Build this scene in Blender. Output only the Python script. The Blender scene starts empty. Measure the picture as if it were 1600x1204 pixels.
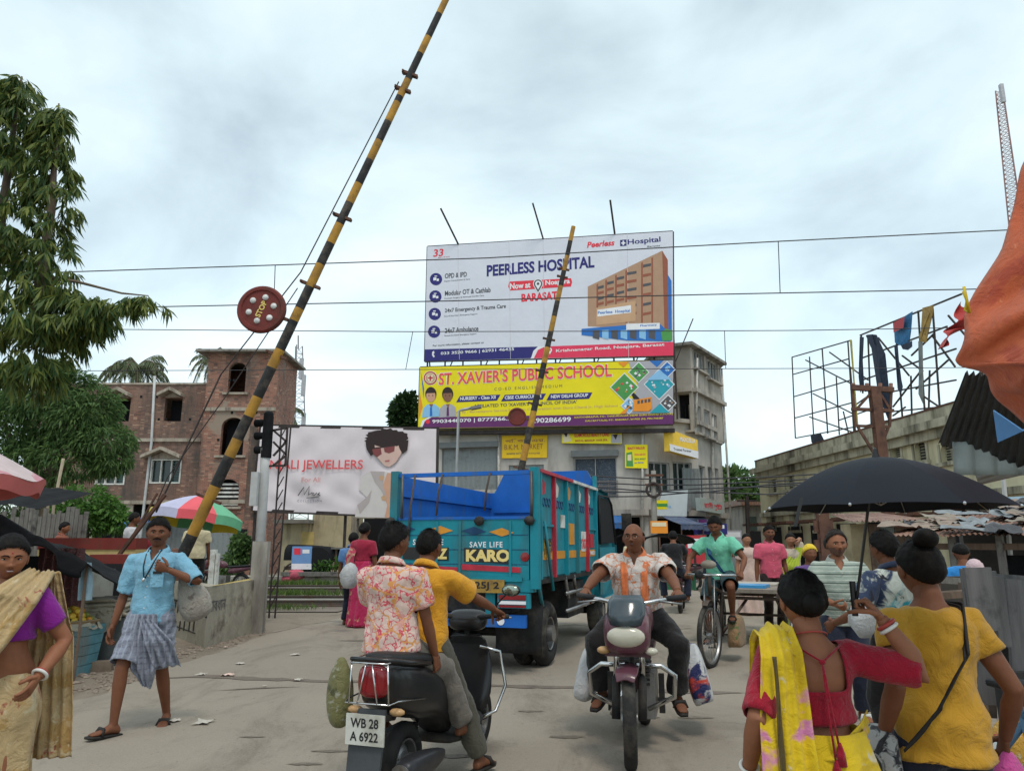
import bpy, bmesh, math, random
import numpy as np
from mathutils import Vector, Matrix, noise
R = math.radians
V = Vector
PI = math.pi
rnd = random.Random(7)
SC = bpy.context.scene
COL = SC.collection
# ------------------------------------------------------------------ camera
PITCH, CAM_H, FOC = math.atan(246/1155), 1.52, 1155.0
cam_d = bpy.data.cameras.new('camera')
cam_d.sensor_width = 36.0
cam_d.lens = 36.0*FOC/1600
cam_d.clip_start = 0.05
cam_d.clip_end = 4000
cam = bpy.data.objects.new('camera', cam_d)
COL.objects.link(cam)
cam.location = (0, 0, CAM_H)
cam.rotation_euler = (PI/2+PITCH, 0, 0)
SC.camera = cam
# ------------------------------------------------------------------ sky
W = bpy.data.worlds.new('World')
SC.world = W
W.use_nodes = True
wt = W.node_tree
wt.nodes.clear()
def wn(t, **k):
 n = wt.nodes.new(t)
 for a, b in k.items(): setattr(n, a, b)
 return n
wo = wn('ShaderNodeOutputWorld')
sky = wn('ShaderNodeTexSky', sky_type='NISHITA', sun_disc=False)
sky.sun_elevation, sky.sun_rotation = R(62), R(200)
bg1 = wn('ShaderNodeBackground'); bg1.inputs[1].default_value = 0.05
bg2 = wn('ShaderNodeBackground'); bg2.inputs[1].default_value = 0.93
tc = wn('ShaderNodeTexCoord')
mp = wn('ShaderNodeMapping'); mp.inputs['Scale'].default_value = (1.0, 1.0, 1.9)
n1 = wn('ShaderNodeTexNoise'); n1.inputs['Scale'].default_value = 2.1; n1.inputs['Detail'].default_value = 7; n1.inputs['Roughness'].default_value = .52; n1.inputs['Distortion'].default_value = .35
rp = wn('ShaderNodeValToRGB')
e = rp.color_ramp.elements
e[0].position, e[0].color = .34, (.44, .53, .545, 1)
e[1].position, e[1].color = .66, (.83, .915, .895, 1)
m = rp.color_ramp.elements.new(.50); m.color = (.645, .77, .77, 1)
ads = wn('ShaderNodeAddShader')
L = wt.links.new
L(tc.outputs['Generated'], mp.inputs[0]); L(mp.outputs[0], n1.inputs['Vector']); L(n1.outputs[0], rp.inputs[0])
L(sky.outputs[0], bg1.inputs[0]); L(rp.outputs[0], bg2.inputs[0])
L(bg1.outputs[0], ads.inputs[0]); L(bg2.outputs[0], ads.inputs[1]); L(ads.outputs[0], wo.inputs[0])
# ------------------------------------------------------------------ sun (overcast)
sun_d = bpy.data.lights.new('sun', 'SUN')
sun_d.energy, sun_d.angle, sun_d.color = 1.25, R(13), (1, .93, .84)
sun = bpy.data.objects.new('sun', sun_d); COL.objects.link(sun)
sun.rotation_euler = (R(28), 0, R(20-180+0))
sun.rotation_euler = V((-.16, .42, -.88)).to_track_quat('-Z', 'Y').to_euler()
SC.view_settings.view_transform = 'Standard'
SC.view_settings.look = 'None'
SC.view_settings.exposure = 0.2
SC.view_settings.gamma = 1.0
# ------------------------------------------------------------------ pixel <-> place
cp, sp = math.cos(PITCH), math.sin(PITCH)
def ray(u, v):
 x, y = (u-800)/FOC, -(v-602)/FOC
 return V((x, cp-sp*y, sp+cp*y))
def at(u, v, Y):
 d = ray(u, v); return V((d.x/d.y*Y, Y, CAM_H+d.z/d.y*Y))
def gnd(u, v, z=0.0):
 d = ray(u, v); k = (z-CAM_H)/d.z; return V((d.x*k, d.y*k, z))
# ------------------------------------------------------------------ object helpers
def tag(o, label=None, cat=None, group=None, kind=None):
 if label: o['label'] = label
 if cat: o['category'] = cat
 if group: o['group'] = group
 if kind: o['kind'] = kind
 return o
def thing(name, label, cat, loc=(0, 0, 0), rz=0, group=None):
 o = bpy.data.objects.new(name, None); COL.objects.link(o)
 o.empty_display_size = .1
 o.location = loc; o.rotation_euler = (0, 0, rz)
 return tag(o, label, cat, group)
def basis(o):
 m = o.matrix_basis.copy()
 while o.parent:
  o = o.parent; m = o.matrix_basis @ m
 return m
def link(name, me, parent=None, world=False):
 o = bpy.data.objects.new(name, me); COL.objects.link(o)
 if parent is not None:
  if world: me.transform(basis(parent).inverted())
  o.parent = parent
 return o
def copy_tree(o, parent=None):
 c = o.copy(); COL.objects.link(c)
 if parent is not None: c.parent = parent
 for ch in list(o.children): copy_tree(ch, c)
 return c
TMP = bpy.data.scenes.new('tmp')
def evaluated(ob):
 TMP.collection.objects.link(ob)
 vl = TMP.view_layers[0]; vl.update()
 me = bpy.data.meshes.new_from_object(ob.evaluated_get(vl.depsgraph))
 TMP.collection.objects.unlink(ob)
 return me
def uvs(me):
 nl = len(me.loops)
 if not nl: return
 uv = me.uv_layers.get('uv') or me.uv_layers.new(name='uv')
 co = np.empty(len(me.vertices)*3, 'f'); me.vertices.foreach_get('co', co); co = co.reshape(-1, 3)
 li = np.empty(nl, 'i'); me.loops.foreach_get('vertex_index', li)
 npoly = len(me.polygons)
 no = np.empty(npoly*3, 'f'); me.polygons.foreach_get('normal', no); no = no.reshape(-1, 3)
 tot = np.empty(npoly, 'i'); me.polygons.foreach_get('loop_total', tot)
 n = np.repeat(no, tot, 0)
 p = co[li]
 h = np.hypot(n[:, 0], n[:, 1])+1e-9
 flat = np.abs(n[:, 2]) > .75
 u = np.where(flat, p[:, 0], (-n[:, 1]*p[:, 0]+n[:, 0]*p[:, 1])/h)
 v = np.where(flat, p[:, 1], p[:, 2])
 uv.data.foreach_set('uv', np.stack([u, v], 1).astype('f').ravel())
def frame_of(d, up=None):
 z = d.normalized(); up = up or (V((0, 0, 1)) if abs(z.z) < .95 else V((0, 1, 0)))
 x = up.cross(z).normalized(); y = z.cross(x); return x, y, z
class MB:
 def __init__(s): s.bm = bmesh.new(); s.mi = 0
 def f(s, vs):
  try:
   fc = s.bm.faces.new(vs); fc.material_index = s.mi; return fc
  except ValueError: return None
 def add(s, vs, fs):
  b = [s.bm.verts.new(v) for v in vs]
  for q in fs: s.f([b[i] for i in q])
  return s
 def poly(s, vs): return s.add(vs, [list(range(len(vs)))])
 def hexa(s, p): return s.add(p, [(0, 3, 2, 1), (4, 5, 6, 7), (0, 1, 5, 4), (1, 2, 6, 5), (2, 3, 7, 6), (3, 0, 4, 7)])
 def box(s, c, size, rz=0, mat=None):
  x, y, z = [k/2 for k in size]
  p = [V(q) for q in ((-x, -y, -z), (x, -y, -z), (x, y, -z), (-x, y, -z), (-x, -y, z), (x, -y, z), (x, y, z), (-x, y, z))]
  m = mat or (Matrix.Translation(c) @ Matrix.Rotation(rz, 4, 'Z'))
  return s.hexa([m @ q for q in p])
 def bb(s, a, b):
  a, b = V(a), V(b); return s.box((a+b)/2, [abs(k) for k in (b-a)])
 def bar(s, p, q, w, h=None, up=None):
  p, q = V(p), V(q); h = h or w; x, y, z = frame_of(q-p, up)
  c = [-x*w/2-y*h/2, x*w/2-y*h/2, x*w/2+y*h/2, -x*w/2+y*h/2]
  return s.hexa([p+k for k in c]+[q+k for k in c])
 def loft(s, rings, cap=True, close=True):
  bs = [[s.bm.verts.new(v) for v in r] for r in rings]
  n = len(bs[0])
  for a, b in zip(bs, bs[1:]):
   for i in range(n if close else n-1):
    j = (i+1) % n; s.f([a[i], a[j], b[j], b[i]])
  if cap:
   s.f(bs[0][::-1]); s.f(bs[-1])
  return s
 def tube(s, pts, r, n=8, cap=True, flat=1.0, up=None):
  pts = [V(p) for p in pts]
  rs = list(r) if hasattr(r, '__len__') else [r]*len(pts)
  rings = []; px = None
  for i, p in enumerate(pts):
   d = pts[min(i+1, len(pts)-1)]-pts[max(i-1, 0)]
   if px is None: x, y, z = frame_of(d, up)
   else:
    z = d.normalized(); x = (px-z*px.dot(z)).normalized(); y = z.cross(x)
   px = x
   rings.append([p+(x*math.cos(a)+y*math.sin(a)*flat)*rs[i] for a in (2*PI*k/n for k in range(n))])
  return s.loft(rings, cap)
 def lathe(s, prof, n=24, mat=None, cap=False):
  m = mat or Matrix.Identity(4)
  return s.loft([[m @ V((r*math.cos(2*PI*k/n), r*math.sin(2*PI*k/n), z)) for k in range(n)] for r, z in prof], cap)
 def prism(s, pts, d, mat=None):
  m = mat or Matrix.Identity(4); n = len(pts)
  a = [m @ V((x, y, 0)) for x, y in pts]; b = [m @ V((x, y, d)) for x, y in pts]
  return s.add(a+b, [tuple(range(n))[::-1], tuple(range(n, 2*n))]+[(i, (i+1) % n, (i+1) % n+n, i+n) for i in range(n)])
 def ball(s, c, r, n=12, mat=None):
  r = V(r) if hasattr(r, '__len__') else V((r, r, r)); c = V(c)
  m = mat or Matrix.Identity(4)
  bs = []
  k = max(4, n//2)
  top = s.bm.verts.new(m @ (c+V((0, 0, r.z)))); bot = s.bm.verts.new(m @ (c-V((0, 0, r.z))))
  for i in range(1, k):
   t = PI*i/k
   bs.append([s.bm.verts.new(m @ (c+V((r.x*math.sin(t)*math.cos(2*PI*j/n), r.y*math.sin(t)*math.sin(2*PI*j/n), r.z*math.cos(t))))) for j in range(n)])
  for j in range(n):
   s.f([top, bs[0][j], bs[0][(j+1) % n]]); s.f([bot, bs[-1][(j+1) % n], bs[-1][j]])
  for a, b in zip(bs, bs[1:]):
   for j in range(n): s.f([a[j], b[j], b[(j+1) % n], a[(j+1) % n]])
  return s
 def grid(s, nu, nv, fn, closeu=False):
  vs = [[s.bm.verts.new(fn(i/nu, j/nv)) for j in range(nv+1)] for i in range(nu if closeu else nu+1)]
  n = len(vs)
  for i in range(nu):
   for j in range(nv): s.f([vs[i][j], vs[(i+1) % n][j], vs[(i+1) % n][j+1], vs[i][j+1]])
  return s
 def torus(s, c, Rr, r, n=32, k=10, mat=None, flat=1.0):
  m = mat or Matrix.Translation(c)
  def fn(a, b):
   A, B = 2*PI*a, 2*PI*b
   q = Rr+r*math.cos(B); return m @ V((q*math.cos(A), q*math.sin(A), r*flat*math.sin(B)))
  vs = [[s.bm.verts.new(fn(i/n, j/k)) for j in range(k)] for i in range(n)]
  for i in range(n):
   for j in range(k): s.f([vs[i][j], vs[(i+1) % n][j], vs[(i+1) % n][(j+1) % k], vs[i][(j+1) % k]])
  return s
 def mesh(s, name='m', recalc=True):
  me = bpy.data.meshes.new(name)
  if recalc: bmesh.ops.recalc_face_normals(s.bm, faces=s.bm.faces)
  s.bm.to_mesh(me); s.bm.free(); return me
 def each(s, name, mats, parent=None, world=False, **k):
  """Every separate piece becomes an object of its own."""
  bm = s.bm; bm.verts.index_update(); seen = set(); out = []
  for v0 in list(bm.verts):
   if v0 in seen: continue
   st = [v0]; seen.add(v0); isl = []
   while st:
    v = st.pop(); isl.append(v)
    for e in v.link_edges:
     w = e.other_vert(v)
     if w not in seen: seen.add(w); st.append(w)
   n = MB(); mp = {v: n.bm.verts.new(v.co) for v in isl}; fs = {f for v in isl for f in v.link_faces}
   for f in fs:
    g = n.bm.faces.new([mp[v] for v in f.verts]); g.material_index = f.material_index
   out.append(n.build(name, mats, parent, world, **k))
  bm.free(); return out
 def build(s, name, mats, parent=None, world=False, smooth=False, bevel=0, sub=0, seg=2, recalc=True):
  if bevel:
   ed = [e for e in s.bm.edges if len(e.link_faces) == 2 and e.calc_face_angle(0) > .5]
   bmesh.ops.bevel(s.bm, geom=ed, offset=bevel, segments=seg, profile=.7, affect='EDGES', clamp_overlap=True)
  me = s.mesh(name, recalc)
  if world and parent is not None: me.transform(basis(parent).inverted())
  uvs(me)
  for m in (mats if isinstance(mats, (list, tuple)) else [mats]): me.materials.append(m)
  if smooth or bevel:
   me.shade_smooth()
   if bevel or smooth == 'auto':
    try: me.set_sharp_from_angle(angle=R(38))
    except Exception: pass
  o = link(name, me, parent)
  if sub:
   md = o.modifiers.new('s', 'SUBSURF'); md.levels = md.render_levels = sub
  return o
# ------------------------------------------------------------------ materials
def new_mat(name):
 m = bpy.data.materials.new(name); m.use_nodes = True
 t = m.node_tree; b = t.nodes['Principled BSDF']
 return m, t, b
def nd(t, ty, **k):
 n = t.nodes.new(ty)
 for a, b in k.items():
  if a in n.inputs: n.inputs[a].default_value = b
  else: setattr(n, a, b)
 return n
def c4(c): return (c[0], c[1], c[2], 1)
def mixc(t, fac, a, b, blend='MIX'):
 n = t.nodes.new('ShaderNodeMix'); n.data_type = 'RGBA'; n.blend_type = blend
 for sock, v in ((n.inputs[0], fac), (n.inputs[6], a), (n.inputs[7], b)):
  if hasattr(v, 'is_output'): t.links.new(v, sock)
  else: sock.default_value = c4(v) if hasattr(v, '__len__') else v
 return n.outputs[2]
def ramp(t, src, lo, hi):
 r = t.nodes.new('ShaderNodeMapRange'); r.inputs[1].default_value = lo; r.inputs[2].default_value = hi
 t.links.new(src, r.inputs[0]); return r.outputs[0]
def noisev(t, vec, scale, detail=5, rough=.6, dist=0):
 n = nd(t, 'ShaderNodeTexNoise', Scale=scale, Detail=detail, Roughness=rough, Distortion=dist)
 t.links.new(vec, n.inputs['Vector']); return n.outputs[0]
def bump(t, b, h, strength, dist=.01, normal=None):
 n = nd(t, 'ShaderNodeBump', Strength=strength, Distance=dist)
 t.links.new(h, n.inputs['Height'])
 if normal is not None: t.links.new(normal, n.inputs['Normal'])
 t.links.new(n.outputs[0], b.inputs['Normal']); return n.outputs[0]
MATS = {}
def M(name, col=None, rough=.7, var=.18, scale=4, bmp=.15, bscale=60, metal=0, dirt=None, dscale=3, damt=(.5, .68), streak=False, bdist=.01, sheen=0, coat=0, alpha=1, trans=0, uv=False, spec=.25):
 """Painted or plain surface: colour that wanders a little, optional dirt patches (streaks run down), fine relief."""
 if name in MATS: return MATS[name]
 m, t, b = new_mat(name)
 co = nd(t, 'ShaderNodeTexCoord').outputs['UV' if uv else 'Object']
 nz = noisev(t, co, scale)
 lo = [k*(1-var) for k in col]; hi = [min(1, k*(1+var)) for k in col]
 c = mixc(t, ramp(t, nz, .3, .7), lo, hi)
 if dirt:
  v = co
  if streak:
   mp = nd(t, 'ShaderNodeMapping'); mp.inputs['Scale'].default_value = (1, 1, .18); t.links.new(co, mp.inputs[0]); v = mp.outputs[0]
  c = mixc(t, ramp(t, noisev(t, v, dscale, 8, .65), *damt), c, dirt)
 t.links.new(c, b.inputs['Base Color'])
 b.inputs['Roughness'].default_value = rough; b.inputs['Metallic'].default_value = metal
 b.inputs['Specular IOR Level'].default_value = spec
 if coat: b.inputs['Coat Weight'].default_value = coat; b.inputs['Coat Roughness'].default_value = .15
 if sheen: b.inputs['Sheen Weight'].default_value = sheen
 if trans: b.inputs['Transmission Weight'].default_value = trans
 if bmp: bump(t, b, noisev(t, co, bscale, 4), bmp, bdist)
 MATS[name] = m; return m
def brick_mat(name, c1, c2, mortar, scale=4.2, dirt=(.12, .1, .085), damt=(.52, .72), patch=None):
 m, t, b = new_mat(name)
 tcn = nd(t, 'ShaderNodeTexCoord'); co = tcn.outputs['UV']
 br = nd(t, 'ShaderNodeTexBrick', Scale=scale); br.inputs['Color1'].default_value = c4(c1); br.inputs['Color2'].default_value = c4(c2); br.inputs['Mortar'].default_value = c4(mortar)
 br.inputs['Mortar Size'].default_value = .018; br.inputs['Brick Width'].default_value = 1.0; br.inputs['Row Height'].default_value = .34
 t.links.new(co, br.inputs['Vector'])
 mb = nd(t, 'ShaderNodeMapping'); mb.inputs['Scale'].default_value = (1.0*scale, scale/.34, 1); t.links.new(co, mb.inputs[0])
 vb = nd(t, 'ShaderNodeTexWhiteNoise', noise_dimensions='2D'); sf = nd(t, 'ShaderNodeVectorMath', operation='FLOOR'); t.links.new(mb.outputs[0], sf.inputs[0]); t.links.new(sf.outputs[0], vb.inputs['Vector'])
 c = mixc(t, ramp(t, vb.outputs[0], .92, .96), br.outputs[0], (.36, .22, .15)); c = mixc(t, ramp(t, vb.outputs[0], .16, .1), c, (.11, .06, .05))
 c = mixc(t, ramp(t, noisev(t, co, .9, 8, .7), .35, .75), c, mixc(t, .4, c, (.36, .26, .2)))
 mp = nd(t, 'ShaderNodeMapping'); mp.inputs['Scale'].default_value = (1, .25, 1); t.links.new(co, mp.inputs[0])
 c = mixc(t, ramp(t, noisev(t, mp.outputs[0], .55, 9, .7), *damt), c, dirt)
 if patch: c = mixc(t, ramp(t, noisev(t, co, .42, 6, .6, .6), .56, .62), c, patch)
 t.links.new(c, b.inputs['Base Color']); b.inputs['Roughness'].default_value = .9
 h = bump(t, b, br.outputs[1], -.5, .015)
 MATS[name] = m; return m
def print_mat(name, base, spots, rough=.8, bmp=.3, wscale=9):
 """Printed cloth: base colour with several layers of coloured motif (colour, noise scale, threshold, kind)."""
 m, t, b = new_mat(name)
 co = nd(t, 'ShaderNodeTexCoord').outputs['Object']
 c = mixc(t, ramp(t, noisev(t, co, 6), .3, .7), [k*.86 for k in base], [min(1, k*1.08) for k in base])
 for col, sc, th, kind in spots:
  if kind == 'vor':
   v = nd(t, 'ShaderNodeTexVoronoi', Scale=sc); t.links.new(co, v.inputs['Vector'])
   f = ramp(t, v.outputs[0], th, th-.06)
  elif kind == 'crack':
   v = nd(t, 'ShaderNodeTexVoronoi', Scale=sc, feature='DISTANCE_TO_EDGE')
   nz = nd(t, 'ShaderNodeTexNoise', Scale=sc*1.6, Detail=3); t.links.new(co, nz.inputs['Vector'])
   ad = mixc(t, .12, co, nz.outputs[1], 'ADD'); t.links.new(ad, v.inputs['Vector'])
   f = ramp(t, v.outputs[0], th, th*.3)
  elif kind == 'stripez':
   sx = nd(t, 'ShaderNodeSeparateXYZ'); t.links.new(co, sx.inputs[0])
   mu = nd(t, 'ShaderNodeMath', operation='MULTIPLY'); mu.inputs[1].default_value = sc; t.links.new(sx.outputs[2], mu.inputs[0])
   fr = nd(t, 'ShaderNodeMath', operation='FRACT'); t.links.new(mu.outputs[0], fr.inputs[0])
   f = ramp(t, fr.outputs[0], th, th-.05)
  elif kind == 'stripex':
   sx = nd(t, 'ShaderNodeSeparateXYZ'); t.links.new(co, sx.inputs[0])
   mu = nd(t, 'ShaderNodeMath', operation='MULTIPLY'); mu.inputs[1].default_value = sc; t.links.new(sx.outputs[0], mu.inputs[0])
   fr = nd(t, 'ShaderNodeMath', operation='FRACT'); t.links.new(mu.outputs[0], fr.inputs[0])
   f = ramp(t, fr.outputs[0], th, th-.05)
  else:
   f = ramp(t, noisev(t, co, sc, 4, .6, .8), th, th+.05)
  c = mixc(t, f, c, col)
 t.links.new(c, b.inputs['Base Color']); b.inputs['Roughness'].default_value = rough
 b.inputs['Sheen Weight'].default_value = .15; b.inputs['Specular IOR Level'].default_value = .2
 bump(t, b, noisev(t, co, wscale*1.3, 6, .6, 1.2), min(1, bmp*1.4), .03)
 MATS[name] = m; return m
def cloth(name, col, var=.10, bmp=.35, wscale=9, rough=.85):
 return MATS.get(name) or print_mat(name, col, [], rough, bmp, wscale)
def wood_mat(name, a, b_, scale=1.0):
 m, t, b = new_mat(name)
 co = nd(t, 'ShaderNodeTexCoord').outputs['Object']
 mp = nd(t, 'ShaderNodeMapping'); mp.inputs['Scale'].default_value = (14*scale, 14*scale, 1.2*scale); t.links.new(co, mp.inputs[0])
 f = noisev(t, mp.outputs[0], 1.5, 8, .65, .4)
 c = mixc(t, ramp(t, f, .3, .7), a, b_)
 c = mixc(t, ramp(t, noisev(t, co, 5, 6), .52, .7), c, [k*.45 for k in a])
 t.links.new(c, b.inputs['Base Color']); b.inputs['Roughness'].default_value = .85
 bump(t, b, f, .4, .01); MATS[name] = m; return m
def corr_mat(name, col, rust=(.2, .09, .05), amt=(.48, .62), freq=13, metal=.3, rough=.55):
 m, t, b = new_mat(name)
 tcn = nd(t, 'ShaderNodeTexCoord')
 sx = nd(t, 'ShaderNodeSeparateXYZ'); t.links.new(tcn.outputs['UV'], sx.inputs[0])
 mu = nd(t, 'ShaderNodeMath', operation='MULTIPLY'); mu.inputs[1].default_value = freq*2*PI/2; t.links.new(sx.outputs[0], mu.inputs[0])
 sn = nd(t, 'ShaderNodeMath', operation='SINE'); t.links.new(mu.outputs[0], sn.inputs[0])
 nz = noisev(t, tcn.outputs['Object'], 2.2, 8, .7)
 c = mixc(t, ramp(t, nz, *amt), mixc(t, noisev(t, tcn.outputs['Object'], 9), [k*.8 for k in col], [min(1, k*1.15) for k in col]), rust)
 t.links.new(c, b.inputs['Base Color']); b.inputs['Roughness'].default_value = rough; b.inputs['Metallic'].default_value = metal
 bump(t, b, sn.outputs[0], .6, .02); MATS[name] = m; return m
def leaf_mat(name, a, b_, trans=.25):
 m, t, b = new_mat(name)
 g = nd(t, 'ShaderNodeNewGeometry')
 c = mixc(t, g.outputs['Random Per Island'], a, b_)
 t.links.new(c, b.inputs['Base Color']); b.inputs['Roughness'].default_value = .55
 b.inputs['Specular IOR Level'].default_value = .3
 tr = nd(t, 'ShaderNodeBsdfTranslucent'); t.links.new(c, tr.inputs[0])
 mx = nd(t, 'ShaderNodeMixShader'); mx.inputs[0].default_value = trans
 t.links.new(b.outputs[0], mx.inputs[1]); t.links.new(tr.outputs[0], mx.inputs[2])
 t.links.new(mx.outputs[0], t.nodes['Material Output'].inputs[0]); MATS[name] = m; return m
def glass_dark(name, col=(.02, .025, .03), rough=.08):
 return M(name, col, rough, .1, 2, 0, metal=0, spec=.8)
# flat sign inks
def ink(name, col, rough=.5): return M('ink_'+name, col, rough, .05, 3, 0)
WHITE = ink('white', (.78, .78, .80)); NAVY = ink('navy', (.03, .028, .17)); RED = ink('red', (.72, .045, .07)); PINKRED = ink('pinkred', (.75, .05, .11))
YEL = ink('yellow', (.83, .70, .015)); BLACK = ink('black', (.02, .02, .022)); PURPLE = ink('purple', (.13, .03, .13)); DKGREY = ink('dark_grey', (.09, .09, .1))
ORANGE = ink('orange', (.80, .28, .03)); TEALINK = ink('teal', (.03, .33, .40)); SKYINK = ink('sky', (.25, .50, .75)); GREENINK = ink('green', (.08, .30, .08)); CREAMINK = ink('cream', (.75, .66, .45)); BLUEINK = ink('blue', (.03, .16, .5)); SALMON = ink('salmon', (.80, .09, .10)); TAN = ink('tan', (.55, .34, .20)); BRICKINK = ink('brick', (.30, .10, .06)); SKININK = ink('skin', (.60, .33, .22)); PALEPINK = ink('palepink', (.72, .62, .63)); HAIRINK = ink('hair', (.035, .022, .02)); GREYINK = ink('grey', (.40, .39, .42)); SKIN2 = ink('skin2', (.25, .12, .07)); DKRED = ink('darkred', (.45, .04, .05))
# ------------------------------------------------------------------ lettering
_tx = {}
def text_mesh(s, bold=0.0, shear=0.0, space=1.0):
 cu = bpy.data.curves.new('t', 'FONT'); cu.body = s; cu.size = 1; cu.offset = bold; cu.shear = shear; cu.space_character = space
 cu.resolution_u = 3
 ob = bpy.data.objects.new('t', cu); me = evaluated(ob)
 bpy.data.objects.remove(ob); bpy.data.curves.remove(cu)
 return me
class Face:
 """A vertical plane from ground point P to Q; s runs along it in metres, z is height, o is how far out towards the viewer."""
 def __init__(s, P, Q, lean=0.0):
  s.P = V((P[0], P[1], 0)); s.Q = V((Q[0], Q[1], 0)); s.len = (s.Q-s.P).length
  s.d = (s.Q-s.P).normalized(); s.n = V((s.d.y, -s.d.x, 0))
 def p(s, a, z, o=0.0): return s.P+s.d*a+s.n*o+V((0, 0, z))
 def px(s, u, v):
  r = ray(u, v); k = (s.P-V((0, 0, CAM_H))).dot(s.n)/r.dot(s.n)
  q = V((0, 0, CAM_H))+r*k; return ((q-s.P).dot(s.d), q.z)
 def rect(s, mb, a0, z0, a1, z1, o0, o1):
  return mb.hexa([s.p(a0, z0, o1), s.p(a1, z0, o1), s.p(a1, z0, o0), s.p(a0, z0, o0), s.p(a0, z1, o1), s.p(a1, z1, o1), s.p(a1, z1, o0), s.p(a0, z1, o0)])
 def rpx(s, mb, u0, v0, u1, v1, o0, o1):
  um, vm = (u0+u1)/2, (v0+v1)/2
  a0 = s.px(u0, vm)[0]; a1 = s.px(u1, vm)[0]; z0 = s.px(um, max(v0, v1))[1]; z1 = s.px(um, min(v0, v1))[1]
  return s.rect(mb, a0, z0, a1, z1, o0, o1)
 def flat(s, mb, pts, o): return mb.poly([s.p(a, z, o) for a, z in pts])
 def flatpx(s, mb, pts, o): return mb.poly([s.p(*s.px(u, v), o) for u, v in pts])
 def slab(s, mb, pts, o0, o1):
  n = len(pts); a = [s.p(x, z, o0) for x, z in pts]; b = [s.p(x, z, o1) for x, z in pts]
  return mb.add(a+b, [tuple(range(n))[::-1], tuple(range(n, 2*n))]+[(i, (i+1) % n, (i+1) % n+n, i+n) for i in range(n)])
 def slabpx(s, mb, pts, o0, o1): return s.slab(mb, [s.px(u, v) for u, v in pts], o0, o1)
 def text(s, parent, body, u0, v0, u1, v1, mat, o=.006, bold=.01, shear=0, name='lettering', space=1.0, rot=0):
  """Lettering that fills the box whose left edge spans v0..v1 at u0 and right edge at u1; v0 top, v1 bottom at the left, dv slope follows the plane."""
  me = text_mesh(body, bold, shear, space)
  if not len(me.vertices): return None
  co = np.empty(len(me.vertices)*3, 'f'); me.vertices.foreach_get('co', co); co = co.reshape(-1, 3)
  lo, hi = co.min(0), co.max(0)
  a0, zt = s.px(u0, v0); a1, _ = s.px(u1, (v0+v1)/2); zb = s.px(u0, v1)[1]
  S = (co[:, 0]-lo[0])/(hi[0]-lo[0]+1e-9)*(a1-a0)+a0
  Z = (co[:, 1]-lo[1])/(hi[1]-lo[1]+1e-9)*(zt-zb)+zb
  P = np.array(s.P)+np.outer(S, np.array(s.d))+np.array(s.n)*o; P[:, 2] = Z
  me.vertices.foreach_set('co', P.astype('f').ravel()); me.update()
  me.materials.append(mat)
  return link(name, me, parent, True)
def wall_holes(mb, F, a0, a1, z0, z1, holes, depth=.22, o=0.0):
 """Wall surface on face F with real rectangular openings and reveals."""
 xs = sorted({a0, a1, *[h[0] for h in holes], *[h[2] for h in holes]}); zs = sorted({z0, z1, *[h[1] for h in holes], *[h[3] for h in holes]})
 xs = [x for x in xs if a0-1e-6 <= x <= a1+1e-6]; zs = [z for z in zs if z0-1e-6 <= z <= z1+1e-6]
 for i in range(len(xs)-1):
  for j in range(len(zs)-1):
   cx, cz = (xs[i]+xs[i+1])/2, (zs[j]+zs[j+1])/2
   if any(h[0] < cx < h[2] and h[1] < cz < h[3] for h in holes): continue
   mb.poly([F.p(xs[i], zs[j], o), F.p(xs[i+1], zs[j], o), F.p(xs[i+1], zs[j+1], o), F.p(xs[i], zs[j+1], o)])
 for h in holes:
  c = [(h[0], h[1]), (h[2], h[1]), (h[2], h[3]), (h[0], h[3])]
  for k in range(4):
   p, q = c[k], c[(k+1) % 4]
   mb.poly([F.p(*p, o), F.p(*q, o), F.p(*q, o-depth), F.p(*p, o-depth)])
def leaves(name, pts, dirs, size, width, mat, parent=None, world=False, droop=0.0, seed=0, fold=True):
 """Many leaf blades: numpy points, directions, lengths and widths -> one mesh."""
 g = np.random.default_rng(seed); n = len(pts)
 pts = np.asarray(pts, float); d = np.asarray(dirs, float); d /= np.linalg.norm(d, axis=1)[:, None]+1e-9
 r = g.normal(size=(n, 3)); s = np.cross(d, r); s /= np.linalg.norm(s, axis=1)[:, None]+1e-9
 ln = np.asarray(size)*g.uniform(.7, 1.3, n); w = np.asarray(width)*g.uniform(.7, 1.3, n)
 a = pts; mid = pts+d*(ln*.5)[:, None]; tip = pts+d*ln[:, None]; tip[:, 2] -= ln*droop
 v = np.stack([a, mid-s*(w/2)[:, None], tip, mid+s*(w/2)[:, None]], 1).reshape(-1, 3)
 me = bpy.data.meshes.new(name)
 me.vertices.add(4*n); me.vertices.foreach_set('co', v.astype('f').ravel())
 me.loops.add(4*n); me.loops.foreach_set('vertex_index', np.arange(4*n, dtype='i'))
 me.polygons.add(n); me.polygons.foreach_set('loop_start', np.arange(0, 4*n, 4, dtype='i'))
 me.update(calc_edges=True); me.materials.append(mat)
 return link(name, me, parent, world)
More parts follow.
